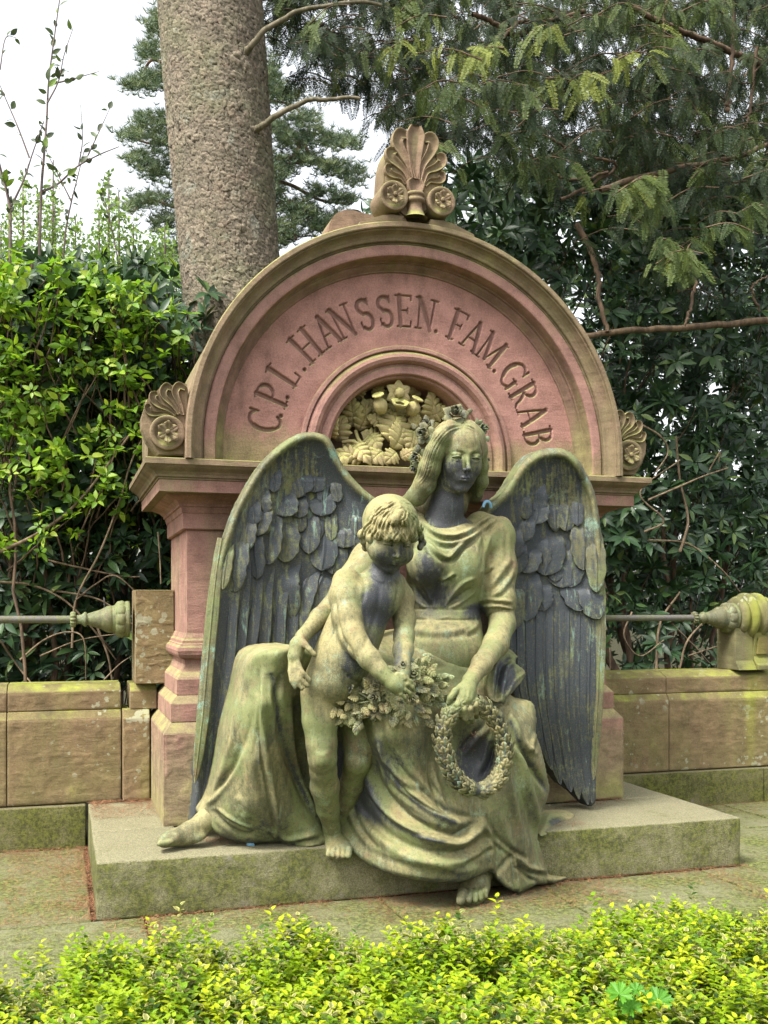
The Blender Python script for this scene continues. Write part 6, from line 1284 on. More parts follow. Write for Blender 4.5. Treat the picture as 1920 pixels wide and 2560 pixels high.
# ---- rhododendrons
RH = leaf_mat('rhododendron_leaf', [(0, (.016, .038, .016)), (.35, (.026, .060, .022)), (.75, (.042, .085, .026)), (.94, (.085, .125, .03))], trans=.14, rough=.42, spec=.35)
RT = leaf_tpl(1, .34, 5, .22, .28, .85)
def rhodo(name, label, pts, cat='shrub', seed=0, nwh=2300, lsz=(.10, .17), nobj=290, facing=.6, mat=None, tpl=None, per=(6, 10), stems=(), group='dark evergreen shrubs behind the side walls'):
    """pts: function(rg, n) -> whorl centres"""
    rg = np.random.default_rng(seed); C = pts(rg, nwh); t = thing(name, label, cat, (float(C[:, 0].mean()), float(C[:, 1].mean()), 0), group)
    mat = mat or RH; tpl = tpl or RT
    ax = rg.normal(0, .5, C.shape) + np.array([0, 0, .55]) - FV * facing; ax /= np.linalg.norm(ax, axis=1)[:, None]
    P = []; D = []; U = []; S = []
    for c, a in zip(C, ax):
        k = rg.integers(*per); u = U3(np.cross(a, rg.normal(0, 1, 3))); v = np.cross(a, u); ph = rg.random() * 6.28; sz = rg.uniform(*lsz)
        for j in range(k):
            an = ph + 2 * math.pi * j / k + rg.uniform(-.3, .3); d = u * math.cos(an) + v * math.sin(an) + a * rg.uniform(.05, .8) + np.array([0, 0, -.15]); d = U3(d)
            P.append(c + d * .012); D.append(d); U.append(a + rg.normal(0, .2, 3)); S.append(sz * rg.uniform(.75, 1.1))
    P, D, U, S = map(np.array, (P, D, U, S)); dd = P @ FV; order = np.argsort(dd)
    X, Yy, _ = proj(P); vis = (X > -20) & (X < 1940) & (Yy < 1720) & (Yy > -20); vo = [i for i in order if vis[i]][:nobj]; mk = np.zeros(len(P), bool); mk[vo] = True
    leaf_objects(single_leaf(tpl, mat), P[mk], D[mk], U[mk], S[mk], t)
    o = add('foliage', leafmesh('foliage', [scatter(tpl, P[~mk], D[~mk], U[~mk], S[~mk], rg)]), mat, t); o['kind'] = 'stuff'
    ln = []
    for i in rg.choice(len(C), min(500, len(C)), replace=False):
        e = C[i] + np.array([rg.normal(0, .15), rg.uniform(.1, .5), -rg.uniform(.2, .6)]); ln.append((wander(C[i], e, 6, .03, rg), np.linspace(.004, .009, 6), 4))
    twigs('twigs', ln, TWD, t, 'stuff')
    for (a, b, r) in stems: V, F = tube(wander(a, b, 12, .07, rg), np.linspace(r, r * .6, 12), 8); add('stem', mesh_np('stem', V, F), TWD, t)
    return t
def pick(rg, n, box, Y, cond, ypow=1.6):
    """positions spread over a patch seen at pixels box, at depths Y (denser to the front)"""
    out = []
    while len(out) < n:
        m = n * 2; x = rg.uniform(box[0], box[2], m); y = rg.uniform(box[1], box[3], m); Yd = Y[0] + (Y[1] - Y[0]) * rg.random(m) ** ypow
        for a, b, c in zip(x, y, Yd):
            if cond(a, b, c, rg) and len(out) < n:
                p = W(a, b, c)
                if p[2] > .05: out.append(p)
    return np.array(out)
nz2 = lambda x, y, s, o: mnoise.noise(Vector((x / s, y / s, o)))
def condL(x, y, Y, rg):
    top = 640 + 60 * nz2(x, 0, 90, 1) + max(0, (x - 330)) * .25; return y > top + rg.exponential(18) and nz2(x, y, 95, Y * .8) > -.20 - .12 * (Y > 8.4)
def ptsL(rg, n): return np.vstack([pick(rg, int(n * .62), (-60, 600, 520, 1720), (7.75, 9.6), condL), pick(rg, int(n * .38), (-300, 700, 560, 1720), (9.2, 11.5), lambda x, y, Y, r: y > 760, 1)])
def condR(x, y, Y, rg):
    top = 425 + 30 * nz2(x, 0, 110, 4) + (0 if x > 1150 else (1150 - x) * .3); return y > top + rg.exponential(14) and nz2(x, y, 100, Y * .9 + 7) > -.14 - .1 * (Y > 8.6) and not (y > 1560 and rg.random() < .75)
def ptsR(rg, n): return np.vstack([pick(rg, int(n * .60), (1020, 420, 2010, 1720), (7.85, 9.8), condR), pick(rg, int(n * .40), (1000, 560, 2300, 1720), (9.6, 12.5), lambda x, y, Y, r: y > 640, 1)])
G0 = lambda px, Y: np.array([W(px, 1500, Y)[0], Y, -.02])
rhodo('rhododendron', 'dark rhododendron with glossy leaves filling the background left of the monument', ptsL, seed=11, nwh=2700, stems=[(G0(60, 8.4), W(120, 1000, 8.7), .03), (G0(90, 8.2), W(60, 1100, 8.0), .04), (G0(260, 8.6), W(320, 1200, 8.8), .03), (G0(160, 8.8), W(230, 950, 8.8), .035), (G0(380, 8.8), W(330, 1100, 9), .03)])
rhodo('rhododendron', 'dark rhododendron with glossy leaves and bare lower stems right of the monument', ptsR, seed=12, nwh=4000, stems=[(G0(1600, 8.0), W(1500, 1540, 8.1), .055), (W(1500, 1540, 8.1), W(1440, 1200, 8.4), .04), (G0(1610, 8.2), W(1560, 1400, 8.3), .04), (G0(1665, 8.3), W(1660, 1300, 8.3), .035), (G0(1700, 8.5), W(1690, 1250, 8.6), .035), (G0(1780, 8.2), W(1720, 1450, 8.2), .022), (G0(1790, 8.6), W(1830, 1200, 8.6), .03), (G0(1640, 8.8), W(1420, 1000, 8.9), .04)])
# ---- bright young shrub at the left
YL = leaf_mat('young_green_leaf', [(0, (.09, .18, .02)), (.30, (.15, .28, .025)), (.65, (.25, .38, .03)), (.9, (.33, .42, .045))], trans=.45, rough=.45)
YT = leaf_tpl(1, .50, 5, .18, .3, .8)
def condY(x, y, Y, rg):
    d = max(0, 1 - abs(x - 120) / 400) ; top = 650 + 110 * nz2(x, 5, 60, 9) + rg.exponential(28) + max(0, x - 260) * .5; low = 1520 - x * .75 + 110 * nz2(x, 2, 90, 3)
    return top < y < low and nz2(x, y, 60, Y + 20) > .0 - .30 * d * (1 - (y - 640) / 900)
ysh = rhodo('young_shrub', 'bright yellow green young shrub in fresh leaf at the left before the dark bush', lambda rg, n: pick(rg, n, (-60, 620, 470, 1380), (7.5, 8.6), condY, 1.3), seed=21, nwh=1750, lsz=(.055, .095), mat=YL, tpl=YT, per=(3, 7), facing=.3, group='leafy shrubs left of the tomb',
            stems=[(G0(30, 7.9), W(60, 1050, 7.8), .022), (W(60, 1050, 7.8), W(75, 850, 7.8), .018), (G0(100, 8.0), W(105, 1000, 7.9), .026), (W(105, 1000, 7.9), W(40, 700, 7.9), .02), (W(105, 1000, 7.9), W(80, 660, 7.9), .018), (G0(20, 7.6), W(25, 1150, 7.6), .014)])
# bare tan twigs crossing the gap over the left wall
bt = thing('bare_twigs', 'tangle of thin bare tan twigs over the left wall behind the handrail', 'twigs', tuple(W(220, 1450, 7.6)))
for P, r in [([(180, 1620), (190, 1500), (250, 1380), (300, 1250), (330, 1150), (385, 1040)], 3.5), ([(0, 1380), (100, 1330), (200, 1250), (330, 1080)], 5), ([(0, 1455), (80, 1463), (160, 1500), (230, 1570), (290, 1650)], 3.5), ([(130, 1475), (250, 1500), (330, 1560)], 3), ([(120, 1400), (160, 1410), (300, 1440), (350, 1442)], 3), ([(190, 1500), (240, 1460), (290, 1440), (360, 1500)], 2.6),
             ([(395, 1330), (400, 1400), (402, 1460)], 2.6), ([(170, 1465), (180, 1400), (196, 1360)], 3.5), ([(50, 1650), (110, 1600), (170, 1580), (210, 1600), (215, 1700)], 2.6), ([(240, 1560), (270, 1640), (280, 1700)], 4), ([(100, 1640), (200, 1600), (330, 1580)], 2.2), ([(0, 1600), (40, 1660), (80, 1710)], 3), ([(260, 1700), (300, 1660), (330, 1640)], 2.4), ([(220, 960), (180, 1060), (120, 1180), (100, 1300)], 2.5)]:
    Y_ = rng.uniform(7.5, 7.75); Q = catmull([W(x, y, Y_ + .1 * rng.random()) for x, y in P], 22); V, F = tube(Q, RR(r, 300, 7.6) * np.linspace(1, .6, 22), 6); add('twig', mesh_np('twig', V, F), TW, bt)
bt2 = thing('bare_twigs', 'tangle of thin bare brown twigs under the right handrail before the dark bush', 'twigs', tuple(W(1700, 1600, 7.6)))
for P, r in [([(1610, 1330), (1660, 1300), (1600, 1230), (1700, 1150)], 3), ([(1620, 1350), (1720, 1360), (1800, 1420), (1850, 1480)], 3), ([(1700, 1380), (1720, 1300), (1700, 1200), (1690, 1090)], 4), ([(1600, 1060), (1650, 1090), (1670, 1130), (1640, 1180)], 3), ([(1620, 1250), (1690, 1220), (1760, 1190), (1820, 1170)], 3), ([(1700, 1670), (1720, 1600), (1780, 1540), (1840, 1520)], 3), ([(1680, 1560), (1740, 1620), (1800, 1690)], 2.6),
             ([(1580, 1530), (1560, 1590), (1600, 1640), (1660, 1600)], 2.6), ([(1720, 1640), (1780, 1620), (1840, 1600)], 2.4), ([(1640, 1690), (1650, 1560), (1700, 1480)], 4), ([(1440, 1030), (1460, 1080), (1500, 1060)], 3), ([(1530, 1020), (1500, 940), (1450, 830)], 5), ([(1760, 1200), (1800, 1130), (1790, 1180)], 2.4), ([(1840, 1700), (1860, 1640), (1850, 1560)], 2.2), ([(1524, 1600), (1526, 1700)], 2.4)]:
    Y_ = rng.uniform(7.55, 7.8); Q = catmull([W(x, y, Y_ + .1 * rng.random()) for x, y in P], 22); V, F = tube(Q, RR(r, 1600, 7.6) * np.linspace(1, .6, 22), 6); add('twig', mesh_np('twig', V, F), TW, bt2)

# ---- tall saplings against the sky
SL = leaf_mat('sapling_leaf', [(0, (.05, .07, .03)), (.4, (.08, .11, .04)), (.85, (.16, .25, .04))], trans=.25)
SB = bark_mat('sapling_bark', (.10, .075, .07), (.17, .13, .11))
def sapling(label, lines, seed, Y=7.9, n=.5, lsz=28):
    rg = np.random.default_rng(seed); t = thing('sapling', label, 'sapling', tuple(G0(lines[0][0][0][0], Y)), 'thin saplings against the sky'); P_ = []; D_ = []
    for P, r in lines:
        Q = catmull([W(x, y, Y + .06 * rg.random()) for x, y in P], 40); V, F = tube(Q, RR(r, 100, Y) * np.linspace(1, .35, 40), 6); add('branch', mesh_np('branch', V, F), SB, t)
        T = np.gradient(Q, axis=0); L = np.linalg.norm(T, axis=1).sum()
        for k in range(int(L / .055 * n)):
            i = rg.integers(6, 40); i = min(39, i); d = U3(T[min(i, 39)]) * .7 + rg.normal(0, .6, 3); P_.append(Q[i] + U3(d) * .01); D_.append(U3(d))
    P_, D_ = np.array(P_), np.array(D_); leaf_objects(single_leaf(YT, SL), P_, D_, rg.normal(0, .5, P_.shape) - FV * .6 + UV_ * .3, RR(lsz, 100, Y) * rg.uniform(.6, 1.15, len(P_)), t)
def c0(*P): return [(x / 2.183, y / 2.183) for x, y in P]
sapling('tall thin sapling with sparse leaves rising to the top edge, forked low', [(c0((215, 1400), (225, 1050), (240, 850), (255, 650), (265, 450), (290, 250), (325, 0)), 4.2), (c0((60, 1130), (130, 980), (180, 830), (240, 660)), 3), (c0((225, 1050), (320, 1000), (420, 910), (540, 845), (650, 800)), 3.2), (c0((320, 450), (400, 430), (540, 390)), 2.2), (c0((260, 560), (320, 440), (350, 300), (400, 150)), 2.2), (c0((430, 900), (450, 760), (440, 570)), 2), (c0((470, 870), (540, 720), (600, 590)), 2)], 41, n=.85)
sapling('thin dark sapling leaning left at the picture edge', [(c0((50, 1700), (55, 1400), (55, 1140), (20, 980), (-30, 850)), 5), (c0((55, 1140), (0, 900), (-60, 700)), 3), (c0((160, 860), (100, 700), (40, 560), (-20, 420)), 2.4), (c0((0, 380), (30, 210), (90, 205)), 1.8)], 42, 7.8, n=.7)
sapling('short sapling rising beside the tall one', [(c0((345, 1420), (360, 1250), (390, 1100), (420, 980), (460, 820)), 3), (c0((390, 1100), (330, 980), (240, 800)), 2), (c0((640, 1400), (600, 1200), (560, 1060), (570, 950)), 2)], 43, 8.0, n=.9, lsz=24)

# ---- big spruce trunk
DB = bark_mat('dead_branch_bark', (.085, .075, .045), (.17, .145, .10))
def trunk():
    t = thing('spruce_tree', 'massive spruce trunk with scaly grey brown bark and two dead side branches', 'tree', tuple(G0(600, 8.25)))
    Yt = 8.25; zs = np.concatenate([np.linspace(0, 2.9, 40), np.arange(2.906, 6.9, .0065), np.linspace(6.95, 11, 40)]); n = 380; a = np.arange(n) * 2 * math.pi / n
    c0_ = W(526, 0, Yt); c1_ = W(571, 595, Yt); sl = (c1_ - c0_) / (c1_[2] - c0_[2])
    C = c0_ + (zs - c0_[2])[:, None] * sl; r = .385 + .012 * np.sin(zs * 1.3) + .10 * np.exp(-zs / .8); A, Z = np.meshgrid(a, zs); s_ = A * .385
    def cell(u, v, cu, cv, seed):
        iu, iv = np.floor(u / cu), np.floor(v / cv); f1 = np.full(u.shape, 9.); f2 = np.full(u.shape, 9.); hid = np.zeros(u.shape); nu = round(2 * math.pi * .385 / cu)
        for du in (-1, 0, 1):
            for dv in (-1, 0, 1):
                cu_, cv_ = iu + du, iv + dv; h = np.sin((cu_ % nu) * 127.1 + cv_ * 311.7 + seed) * 43758.5453; h1 = h - np.floor(h); h = np.sin((cu_ % nu) * 269.5 + cv_ * 183.3 + seed) * 43758.5453; h2 = h - np.floor(h)
                d = np.hypot((cu_ + h1) - u / cu, (cv_ + h2) - v / cv); m = d < f1; f2 = np.where(m, f1, np.minimum(f2, d)); hid = np.where(m, h1, hid); f1 = np.where(m, d, f1)
        return f2 - f1, hid
    wu = s_ + .022 * (vnoise(s_, Z, .035, 3) - .5) + .010 * (vnoise(s_, Z, .014, 4) - .5); wv = Z + .022 * (vnoise(s_, Z, .035, 5) - .5) + .010 * (vnoise(s_, Z, .014, 6) - .5)
    e1, h1 = cell(wu, wv, 2 * math.pi * .385 / 58, .048, 3); e2, h2 = cell(wu, wv, 2 * math.pi * .385 / 90, .022, 8)
    disp = .007 * np.clip(e1 * 6, 0, 1) ** .6 + .006 * h1 + .003 * np.clip(e2 * 5, 0, 1) + .004 * h2 + .005 * vnoise(wu, wv, .01, 9) + .010 * np.sin(A * 3 + Z) * .5; crack = np.clip(e1 * 7.0, 0, 1) * .85 + .15 * np.clip(e2 * 5, 0, 1)
    for (kx, ky) in ((620, 175), (700, 320), (600, 560), (560, 370), (450, 330), (590, 150)):
        q = W(kx, ky, Yt - .38); th = math.atan2(q[1] - Yt, q[0] - np.interp(q[2], zs, C[:, 0])); dA = np.abs((A - th + math.pi) % (2 * math.pi) - math.pi) * .385; g = np.exp(-(dA ** 2 + ((Z - q[2]) * .8) ** 2) / .0022); disp += g * .022; disp -= np.exp(-(dA ** 2 + (Z - q[2]) ** 2) / .0003) * .02
    R = r[:, None] + disp; V = np.stack([C[:, [0]] + R * np.cos(A), Yt + 0 * C[:, [1]] + R * np.sin(A), Z], -1).reshape(-1, 3)
    s = NT('spruce_bark'); cr_ = s.n('ShaderNodeAttribute', _attribute_name='crack').outputs['Fac']; n1 = s.noise(3, 4); n2 = s.noise(45, 5, .7); pk = s.noise(9, 4, .6)
    col = s.mix(s.ramp(n2, .3, .7), (.115, .098, .074), (.225, .195, .15)); col = s.mix(s.math('MULTIPLY', s.ramp(pk, .52, .68), .5), col, (.20, .15, .115)); col = s.mix(s.math('MULTIPLY', s.ramp(n1, .45, .65), .45), col, (.15, .155, .09)); col = s.mix(s.math('MULTIPLY', s.ramp(s.noise(6, 4), .58, .7), .5), col, (.24, .25, .21))
    tn = s.n('ShaderNodeAttribute', _attribute_name='tone').outputs['Fac']; col = s.mix(.8, col, s.mix(tn, (.55, .55, .55), (1.5, 1.45, 1.4)), 'MULTIPLY')
    col = s.mix(s.ramp(cr_, .75, .15), col, (.035, .028, .02)); m = s.fin(col, .95, s.bump(n2, .7, .012), .1)
    add('trunk', mesh_np('trunk', V, grid_faces(len(zs), n)[:, ::-1].reshape(-1, 4) if False else np.concatenate([grid_faces(len(zs), n), np.stack([np.arange(len(zs) - 1) * n + n - 1, np.arange(1, len(zs)) * n + n - 1, np.arange(1, len(zs)) * n, np.arange(len(zs) - 1) * n], -1)])[:, ::-1], True, {'crack': ('POINT', crack.ravel()), 'tone': ('POINT', (h1 * .6 + h2 * .4).ravel())}), m, t)
    for P in ([(612, 135), (625, 112), (653, 80), (707, 54), (747, 34), (870, 7), (960, 14)], [(640, 326), (650, 314), (675, 297), (725, 275), (776, 255), (834, 248), (906, 247)]):
        Q = catmull([W(x, y, Yt - .36 - .05 * i) for i, (x, y) in enumerate(P)], 30); Q = Q + np.cumsum(np.random.default_rng(3).normal(0, .004, Q.shape), 0); V, F = tube(Q, RR(7.5, 700, 8) * np.linspace(1.1, .55, 30), 8); add('dead_branch', mesh_np('dead_branch', V, F), DB, t)
trunk()

# ---- yew: hanging sprays of needles
YN = leaf_mat('yew_needles', [(0, (.014, .027, .009)), (.26, (.032, .052, .013)), (.50, (.062, .088, .017)), (.72, (.15, .175, .028)), (.92, (.34, .22, .035))], trans=.14, rough=.6, spec=.2)
def spray_tpl(seed, L=1.0, n=24, nl=.16, nw=.034, cone=False):
    rg = np.random.default_rng(seed); V = []; F = []; mg = []
    ts = np.linspace(.03, 1, n); cur = np.stack([0 * ts, .10 * np.sin(ts * 2.5), ts], -1) * L
    for i, (t, p) in enumerate(zip(ts, cur)):
        l = nl * (1 - .45 * t ** 3) * rg.uniform(.8, 1.1)
        for sg in (-1, 1):
            d = U3(np.array([sg, rg.normal(.05, .18), .28 + rg.normal(0, .1)])); q = U3(np.cross(d, [0, 1, 0])) * nw * .5; k = len(V)
            V += [p - q, p + d * l * .55 - q * 1.1, p + d * l, p + d * l * .55 + q * 1.1]; F.append((k, k + 1, k + 2, k + 3)); mg += [0, .5, 1, .5]
    k = len(V); w_ = .006
    for t in (0, .5, 1): V += [np.array([-w_, .10 * math.sin(t * 2.5), t]) * 1, np.array([w_, .10 * math.sin(t * 2.5), t])]; mg += [0, 0]
    F += [(k, k + 1, k + 3, k + 2), (k + 2, k + 3, k + 5, k + 4)]
    return np.array(V), np.array(F), np.array(mg, float)
def yew():
    rg = np.random.default_rng(77); t = thing('yew_tree', 'dark yew with hanging needle sprays and ochre buds over the upper right', 'tree', tuple(G0(1950, 8.0)))
    tp = [spray_tpl(1), spray_tpl(2), spray_tpl(3)]; P = []; D = []; S = []; RVv = []; lines = []
    low = lambda x: np.interp(x, [560, 660, 760, 860, 930, 1000, 1100, 1250, 1400, 1480, 1560, 1640, 1700, 1760, 1840, 1960, 2050], [120, 170, 240, 330, 400, 430, 430, 470, 540, 560, 600, 760, 780, 720, 600, 640, 700])
    cl = []
    while len(cl) < 1450:
        x = rg.uniform(600, 2060); y = rg.uniform(-160, 780); Y = rg.uniform(7.0, 10.5); lo = low(x) + 25 * nz2(x, y, 60, 3)
        if y > lo - 60 * rg.random(): continue
        if x < 1100 and Y < 7.6: Y += 1.0
        den = nz2(x, y, 75, Y * .7 + 40)
        gap = -.14 if x < 960 else (-.22 if x < 1250 else -.45)
        if den < gap: continue
        # windows to the sky
        if any(((x - a) / c) ** 2 + ((y - b) / d) ** 2 < 1 for a, b, c, d in ((745, 175, 42, 42), (790, 50, 34, 26), (1145, 45, 30, 30), (1450, 140, 40, 38), (1360, 20, 36, 26), (1200, 430, 50, 36), (700, 420, 60, 150), (900, 330, 36, 60), (1420, 480, 40, 22), (960, 130, 30, 40))) and rg.random() < .93: continue
        cl.append((x, y, Y))
    # near, lighter clumps picked out in the photograph
    for (x, y, Y, br) in ((1320, 120, 6.9, 1), (1205, 180, 6.9, 1), (1540, 180, 6.7, 1), (1500, 230, 6.7, 1), (1260, 150, 6.9, 1), (1680, 640, 6.6, .6), (1730, 690, 6.6, .8), (1760, 600, 6.7, .5), (1560, 500, 6.8, .8), (1530, 520, 6.8, .6), (960, 160, 7.6, 1), (1000, 60, 7.6, .8), (1330, 290, 7, .6), (1160, 240, 7, .6), (1800, 60, 6.8, .6), (1250, 370, 7.2, .5), (1600, 560, 6.9, .5), (1640, 690, 6.6, .7), (1300, 440, 7.3, .5), (1700, 60, 6.9, .5), (1640, 120, 6.9, .5), (1850, 560, 6.7, .4)):
        cl.append((x, y, Y, br))
    for c in cl:
        x, y, Y = c[:3]; br = c[3] if len(c) > 3 else 0; o = W(x, y - 30, Y); base = rg.uniform(0, 1) ** 1.7 * .6 if not br else .55 * br + .12; dirx = rg.choice([-1, 1]) if not br else 1
        n = rg.integers(7, 12) + (6 if br else 0)
        # a short arching twig that carries the sprays
        e = o + RV * rg.uniform(.15, .45) * rg.choice([-1, 1]) + np.array([0, rg.uniform(-.2, .2), rg.uniform(-.1, .15)]); tw = catmull([o, (o + e) / 2 + UV_ * .06, e], 8); lines.append((tw, np.linspace(.007, .003, 8), 4))
        for k in range(n):
            i = rg.random() * 7; p = tw[int(i)] + rg.normal(0, .02, 3); h = rg.uniform(-.75, .75); d = U3(RV * h * .8 + UV_ * -rg.uniform(.45, 1.2) + np.array([0, rg.uniform(-.5, .3), 0]))
            P.append(p); D.append(d); S.append(rg.uniform(.13, .27)); RVv.append(np.clip(base + rg.uniform(-.12, .16), 0, .80))
            if rg.random() < .05 + .30 * (br > 0): P.append(p + d * S[-1] * .8); D.append(d + rg.normal(0, .1, 3)); S.append(.05); RVv.append(.97)
    P, D, S, RVv = map(np.array, (P, D, S, RVv)); U = rg.normal(0, .45, P.shape) - FV * .8 + UV_ * .35; parts = []
    for q in range(3):
        m = np.arange(len(P)) % 3 == q; parts.append(scatter(tp[q], P[m], D[m], U[m], S[m], rg, RVv[m]))
    o = add('needle_sprays', leafmesh('needle_sprays', parts), YN, t); o['kind'] = 'stuff'
    twigs('twigs', lines, TWD, t, 'stuff')
    for Pp, r in [([(1450, 842), (1520, 831), (1644, 824), (1792, 813), (1920, 801), (2000, 790)], 9), ([(1520, 829), (1500, 760), (1495, 692), (1478, 630), (1440, 560)], 7), ([(1714, 812), (1722, 780), (1740, 700)], 4), ([(1260, 95), (1300, 55), (1380, 50), (1460, 30)], 6), ([(1180, 35), (1240, 60), (1290, 90), (1350, 60)], 7), ([(1480, -60), (1600, 30), (1760, 100), (1900, 160)], 8), ([(1835, 0), (1832, 120), (1820, 240), (1818, 280)], 6), ([(2000, 300), (1880, 380), (1700, 420), (1500, 470)], 7), ([(1660, 120), (1665, 0), (1680, -80)], 4),
                  ([(1380, 350), (1470, 390), (1540, 420), (1400, 500)], 4), ([(1920, 690), (1880, 720), (1900, 780)], 3), ([(1340, 400), (1420, 450), (1520, 430)], 3.5), ([(1850, 380), (1860, 330), (1880, 250), (1890, 120)], 4)]:
        Y_ = 7.5 if Pp[0][0] < 1700 else 7.3; Q = catmull([W(x, y, Y_ + .03 * i) for i, (x, y) in enumerate(Pp)], 26); Q = Q + rg.normal(0, .006, Q.shape); V, F = tube(Q, RR(r, 1600, 7.5) * np.linspace(.75, 1.1, 26), 8); add('limb', mesh_np('limb', V, F), bark_mat('yew_bark', (.075, .052, .034), (.165, .115, .07)) if Pp[0][0] == 1450 else TWD, t)
yew()

# ---- far pine, seen on both sides of the big trunk
PNm = leaf_mat('pine_needles', [(0, (.085, .125, .075)), (.4, (.13, .17, .095)), (.8, (.18, .215, .11))], trans=.25, rough=.6)  # needles paled: distance haze put into their colour
def pine():
    rg = np.random.default_rng(55); Yp = 16.0; t = thing('pine_tree', 'distant grey green pine with crooked reddish limbs behind the spruce trunk', 'tree', tuple(G0(600, Yp)))
    V = []; F = []; mg = []
    for k in range(16):
        a = rg.uniform(0, 6.28); d = U3(np.array([math.cos(a) * .8, math.sin(a) * .8, rg.uniform(-.1, 1)])); q = U3(np.cross(d, rg.normal(0, 1, 3))) * .035; i = len(V); V += [q, d * .55 + q * .8, d, -q]; F.append((i, i + 1, i + 2, i + 3)); mg += [0, .5, 1, 0]
    tp = (np.array(V), np.array(F), np.array(mg, float)); P = []
    blobs = [(345, 215, 40, 22), (375, 130, 36, 26), (395, 60, 30, 30), (340, 340, 45, 20), (375, 300, 40, 22), (390, 200, 40, 30), (350, 400, 40, 22), (390, 430, 40, 26), (375, 500, 50, 22), (410, 560, 40, 24), (335, 520, 30, 14), (420, 350, 40, 40), (430, 640, 40, 30), (400, 700, 40, 30),
             (715, 240, 40, 24), (760, 300, 40, 22), (700, 330, 30, 30), (770, 400, 50, 22), (830, 420, 50, 20), (800, 480, 46, 20), (740, 520, 40, 18), (860, 500, 36, 18), (720, 590, 36, 24), (800, 570, 50, 18), (690, 480, 24, 30), (870, 360, 40, 20), (680, 200, 30, 60), (740, 350, 50, 30), (820, 350, 50, 24), (700, 420, 40, 40), (760, 540, 60, 30), (840, 560, 50, 24), (690, 580, 30, 40), (880, 440, 40, 24), (500, 60, 60, 60), (560, 300, 80, 80), (520, 500, 80, 60), (620, -80, 160, 60), (450, -60, 60, 60)]
    for (x, y, rx, ry) in blobs:
        n = int(rx * ry * .105) + 16
        for _ in range(n):
            a = rg.normal(0, .55, 2); P.append(W(x + a[0] * rx, y + a[1] * ry, Yp + rg.uniform(-.8, .8)))
    P = np.array(P); D = rg.normal(0, .4, P.shape) + UV_ - FV * .3
    o = add('needles', leafmesh('needles', [scatter(tp, P, D, rg.normal(0, 1, P.shape), rg.uniform(.09, .16, len(P)), rg)]), PNm, t); o['kind'] = 'stuff'
    PB = bark_mat('pine_bark', (.16, .09, .06), (.28, .17, .11)); V, F = tube(catmull([np.array([W(590, 1500, Yp)[0], Yp, 0]), W(600, 700, Yp), W(640, 300, Yp), W(600, -100, Yp)], 30), np.linspace(.3, .14, 30), 10); add('trunk', mesh_np('trunk', V, F), PB, t)
    for Pp, r in [([(690, 400), (740, 390), (750, 350), (775, 400), (720, 410), (700, 430)], 6), ([(620, 380), (680, 310), (720, 330), (760, 380)], 6), ([(610, 440), (720, 460), (800, 500), (880, 510)], 6), ([(620, 560), (720, 500), (780, 560), (820, 600)], 4), ([(600, 300), (480, 330), (400, 360), (340, 350)], 6), ([(600, 200), (450, 180), (380, 150), (350, 215)], 6), ([(600, 520), (450, 520), (380, 500), (330, 530)], 5), ([(350, 640), (380, 650), (410, 700), (340, 660)], 3), ([(740, 600), (730, 520), (700, 470)], 3), ([(640, 250), (720, 260), (770, 300)], 4), ([(610, 100), (450, 90), (400, 50)], 5), ([(860, 620), (780, 590), (720, 600)], 3)]:
        Q = catmull([W(x, y, Yp + rg.uniform(-.3, .3)) for x, y in Pp], 20); V, F = tube(Q, RR(r, 600, Yp) * np.linspace(1, .4, 20), 6); add('limb', mesh_np('limb', V, F), PB, t)
pine()
# ---- light green trees far behind on the left
FL = leaf_mat('far_spring_leaf', [(0, (.12, .19, .05)), (.4, (.18, .28, .07)), (.8, (.26, .34, .09))], trans=.45, rough=.6)
def far_tree(label, spikes, seed, Y):
    rg = np.random.default_rng(seed); t = thing('far_tree', label, 'tree', tuple(G0(spikes[0][0], Y)), 'pale spring trees far behind the left bush'); P = []
    for (x, ytop, w, dens) in spikes:
        h = 800 - ytop; n = int(dens * h * 1.5)
        for _ in range(n):
            u = rg.random() ** .7; y = ytop + u * h; P.append(W(x + rg.normal(0, w * (.35 + 1.9 * u)) + 5 * math.sin(y * .05 + x), y, Y + rg.uniform(-.6, .6)))
        tk = catmull([np.array([W(x, 1500, Y)[0], Y, 0]), W(x, 900, Y), W(x + rg.uniform(-6, 6), ytop, Y)], 14); V, F = tube(tk, np.linspace(.05, .008, 14), 6); add('trunk', mesh_np('trunk', V, F), SB, t)
    P = np.array(P); o = add('crown', leafmesh('crown', [scatter(leaf_tpl(1, .6, 3, .1, .2), P, rg.normal(0, 1, P.shape), rg.normal(0, 1, P.shape), rg.uniform(.05, .085, len(P)), rg)]), FL, t); o['kind'] = 'stuff'
far_tree('pale green poplar like tree with upright feathery shoots in the gap left of the trunk', [(270, 430, 16, 1.2), (300, 480, 20, 1.5), (330, 560, 26, 2), (250, 520, 18, 1.4), (370, 600, 26, 2.4), (415, 560, 24, 2.2)], 61, 13)
far_tree('pale green feathery tree far behind, near the left picture edge', [(60, 430, 14, 1.0), (100, 470, 18, 1.5), (25, 500, 20, 1.5), (140, 500, 18, 1.4), (190, 540, 24, 2.4), (0, 560, 30, 2.5), (130, 400, 10, .6)], 62, 14)
fw = rhodo('far_shrub', 'mid green shrub mass closing the view behind the left bush', lambda rg, n: pick(rg, n, (-400, 640, 620, 1500), (11.5, 14), lambda x, y, Y, r: y > 690 + 40 * nz2(x, 0, 70, 2), 1), seed=63, nwh=1100, lsz=(.12, .2), nobj=0, mat=YL, group='far shrubs behind the tomb')
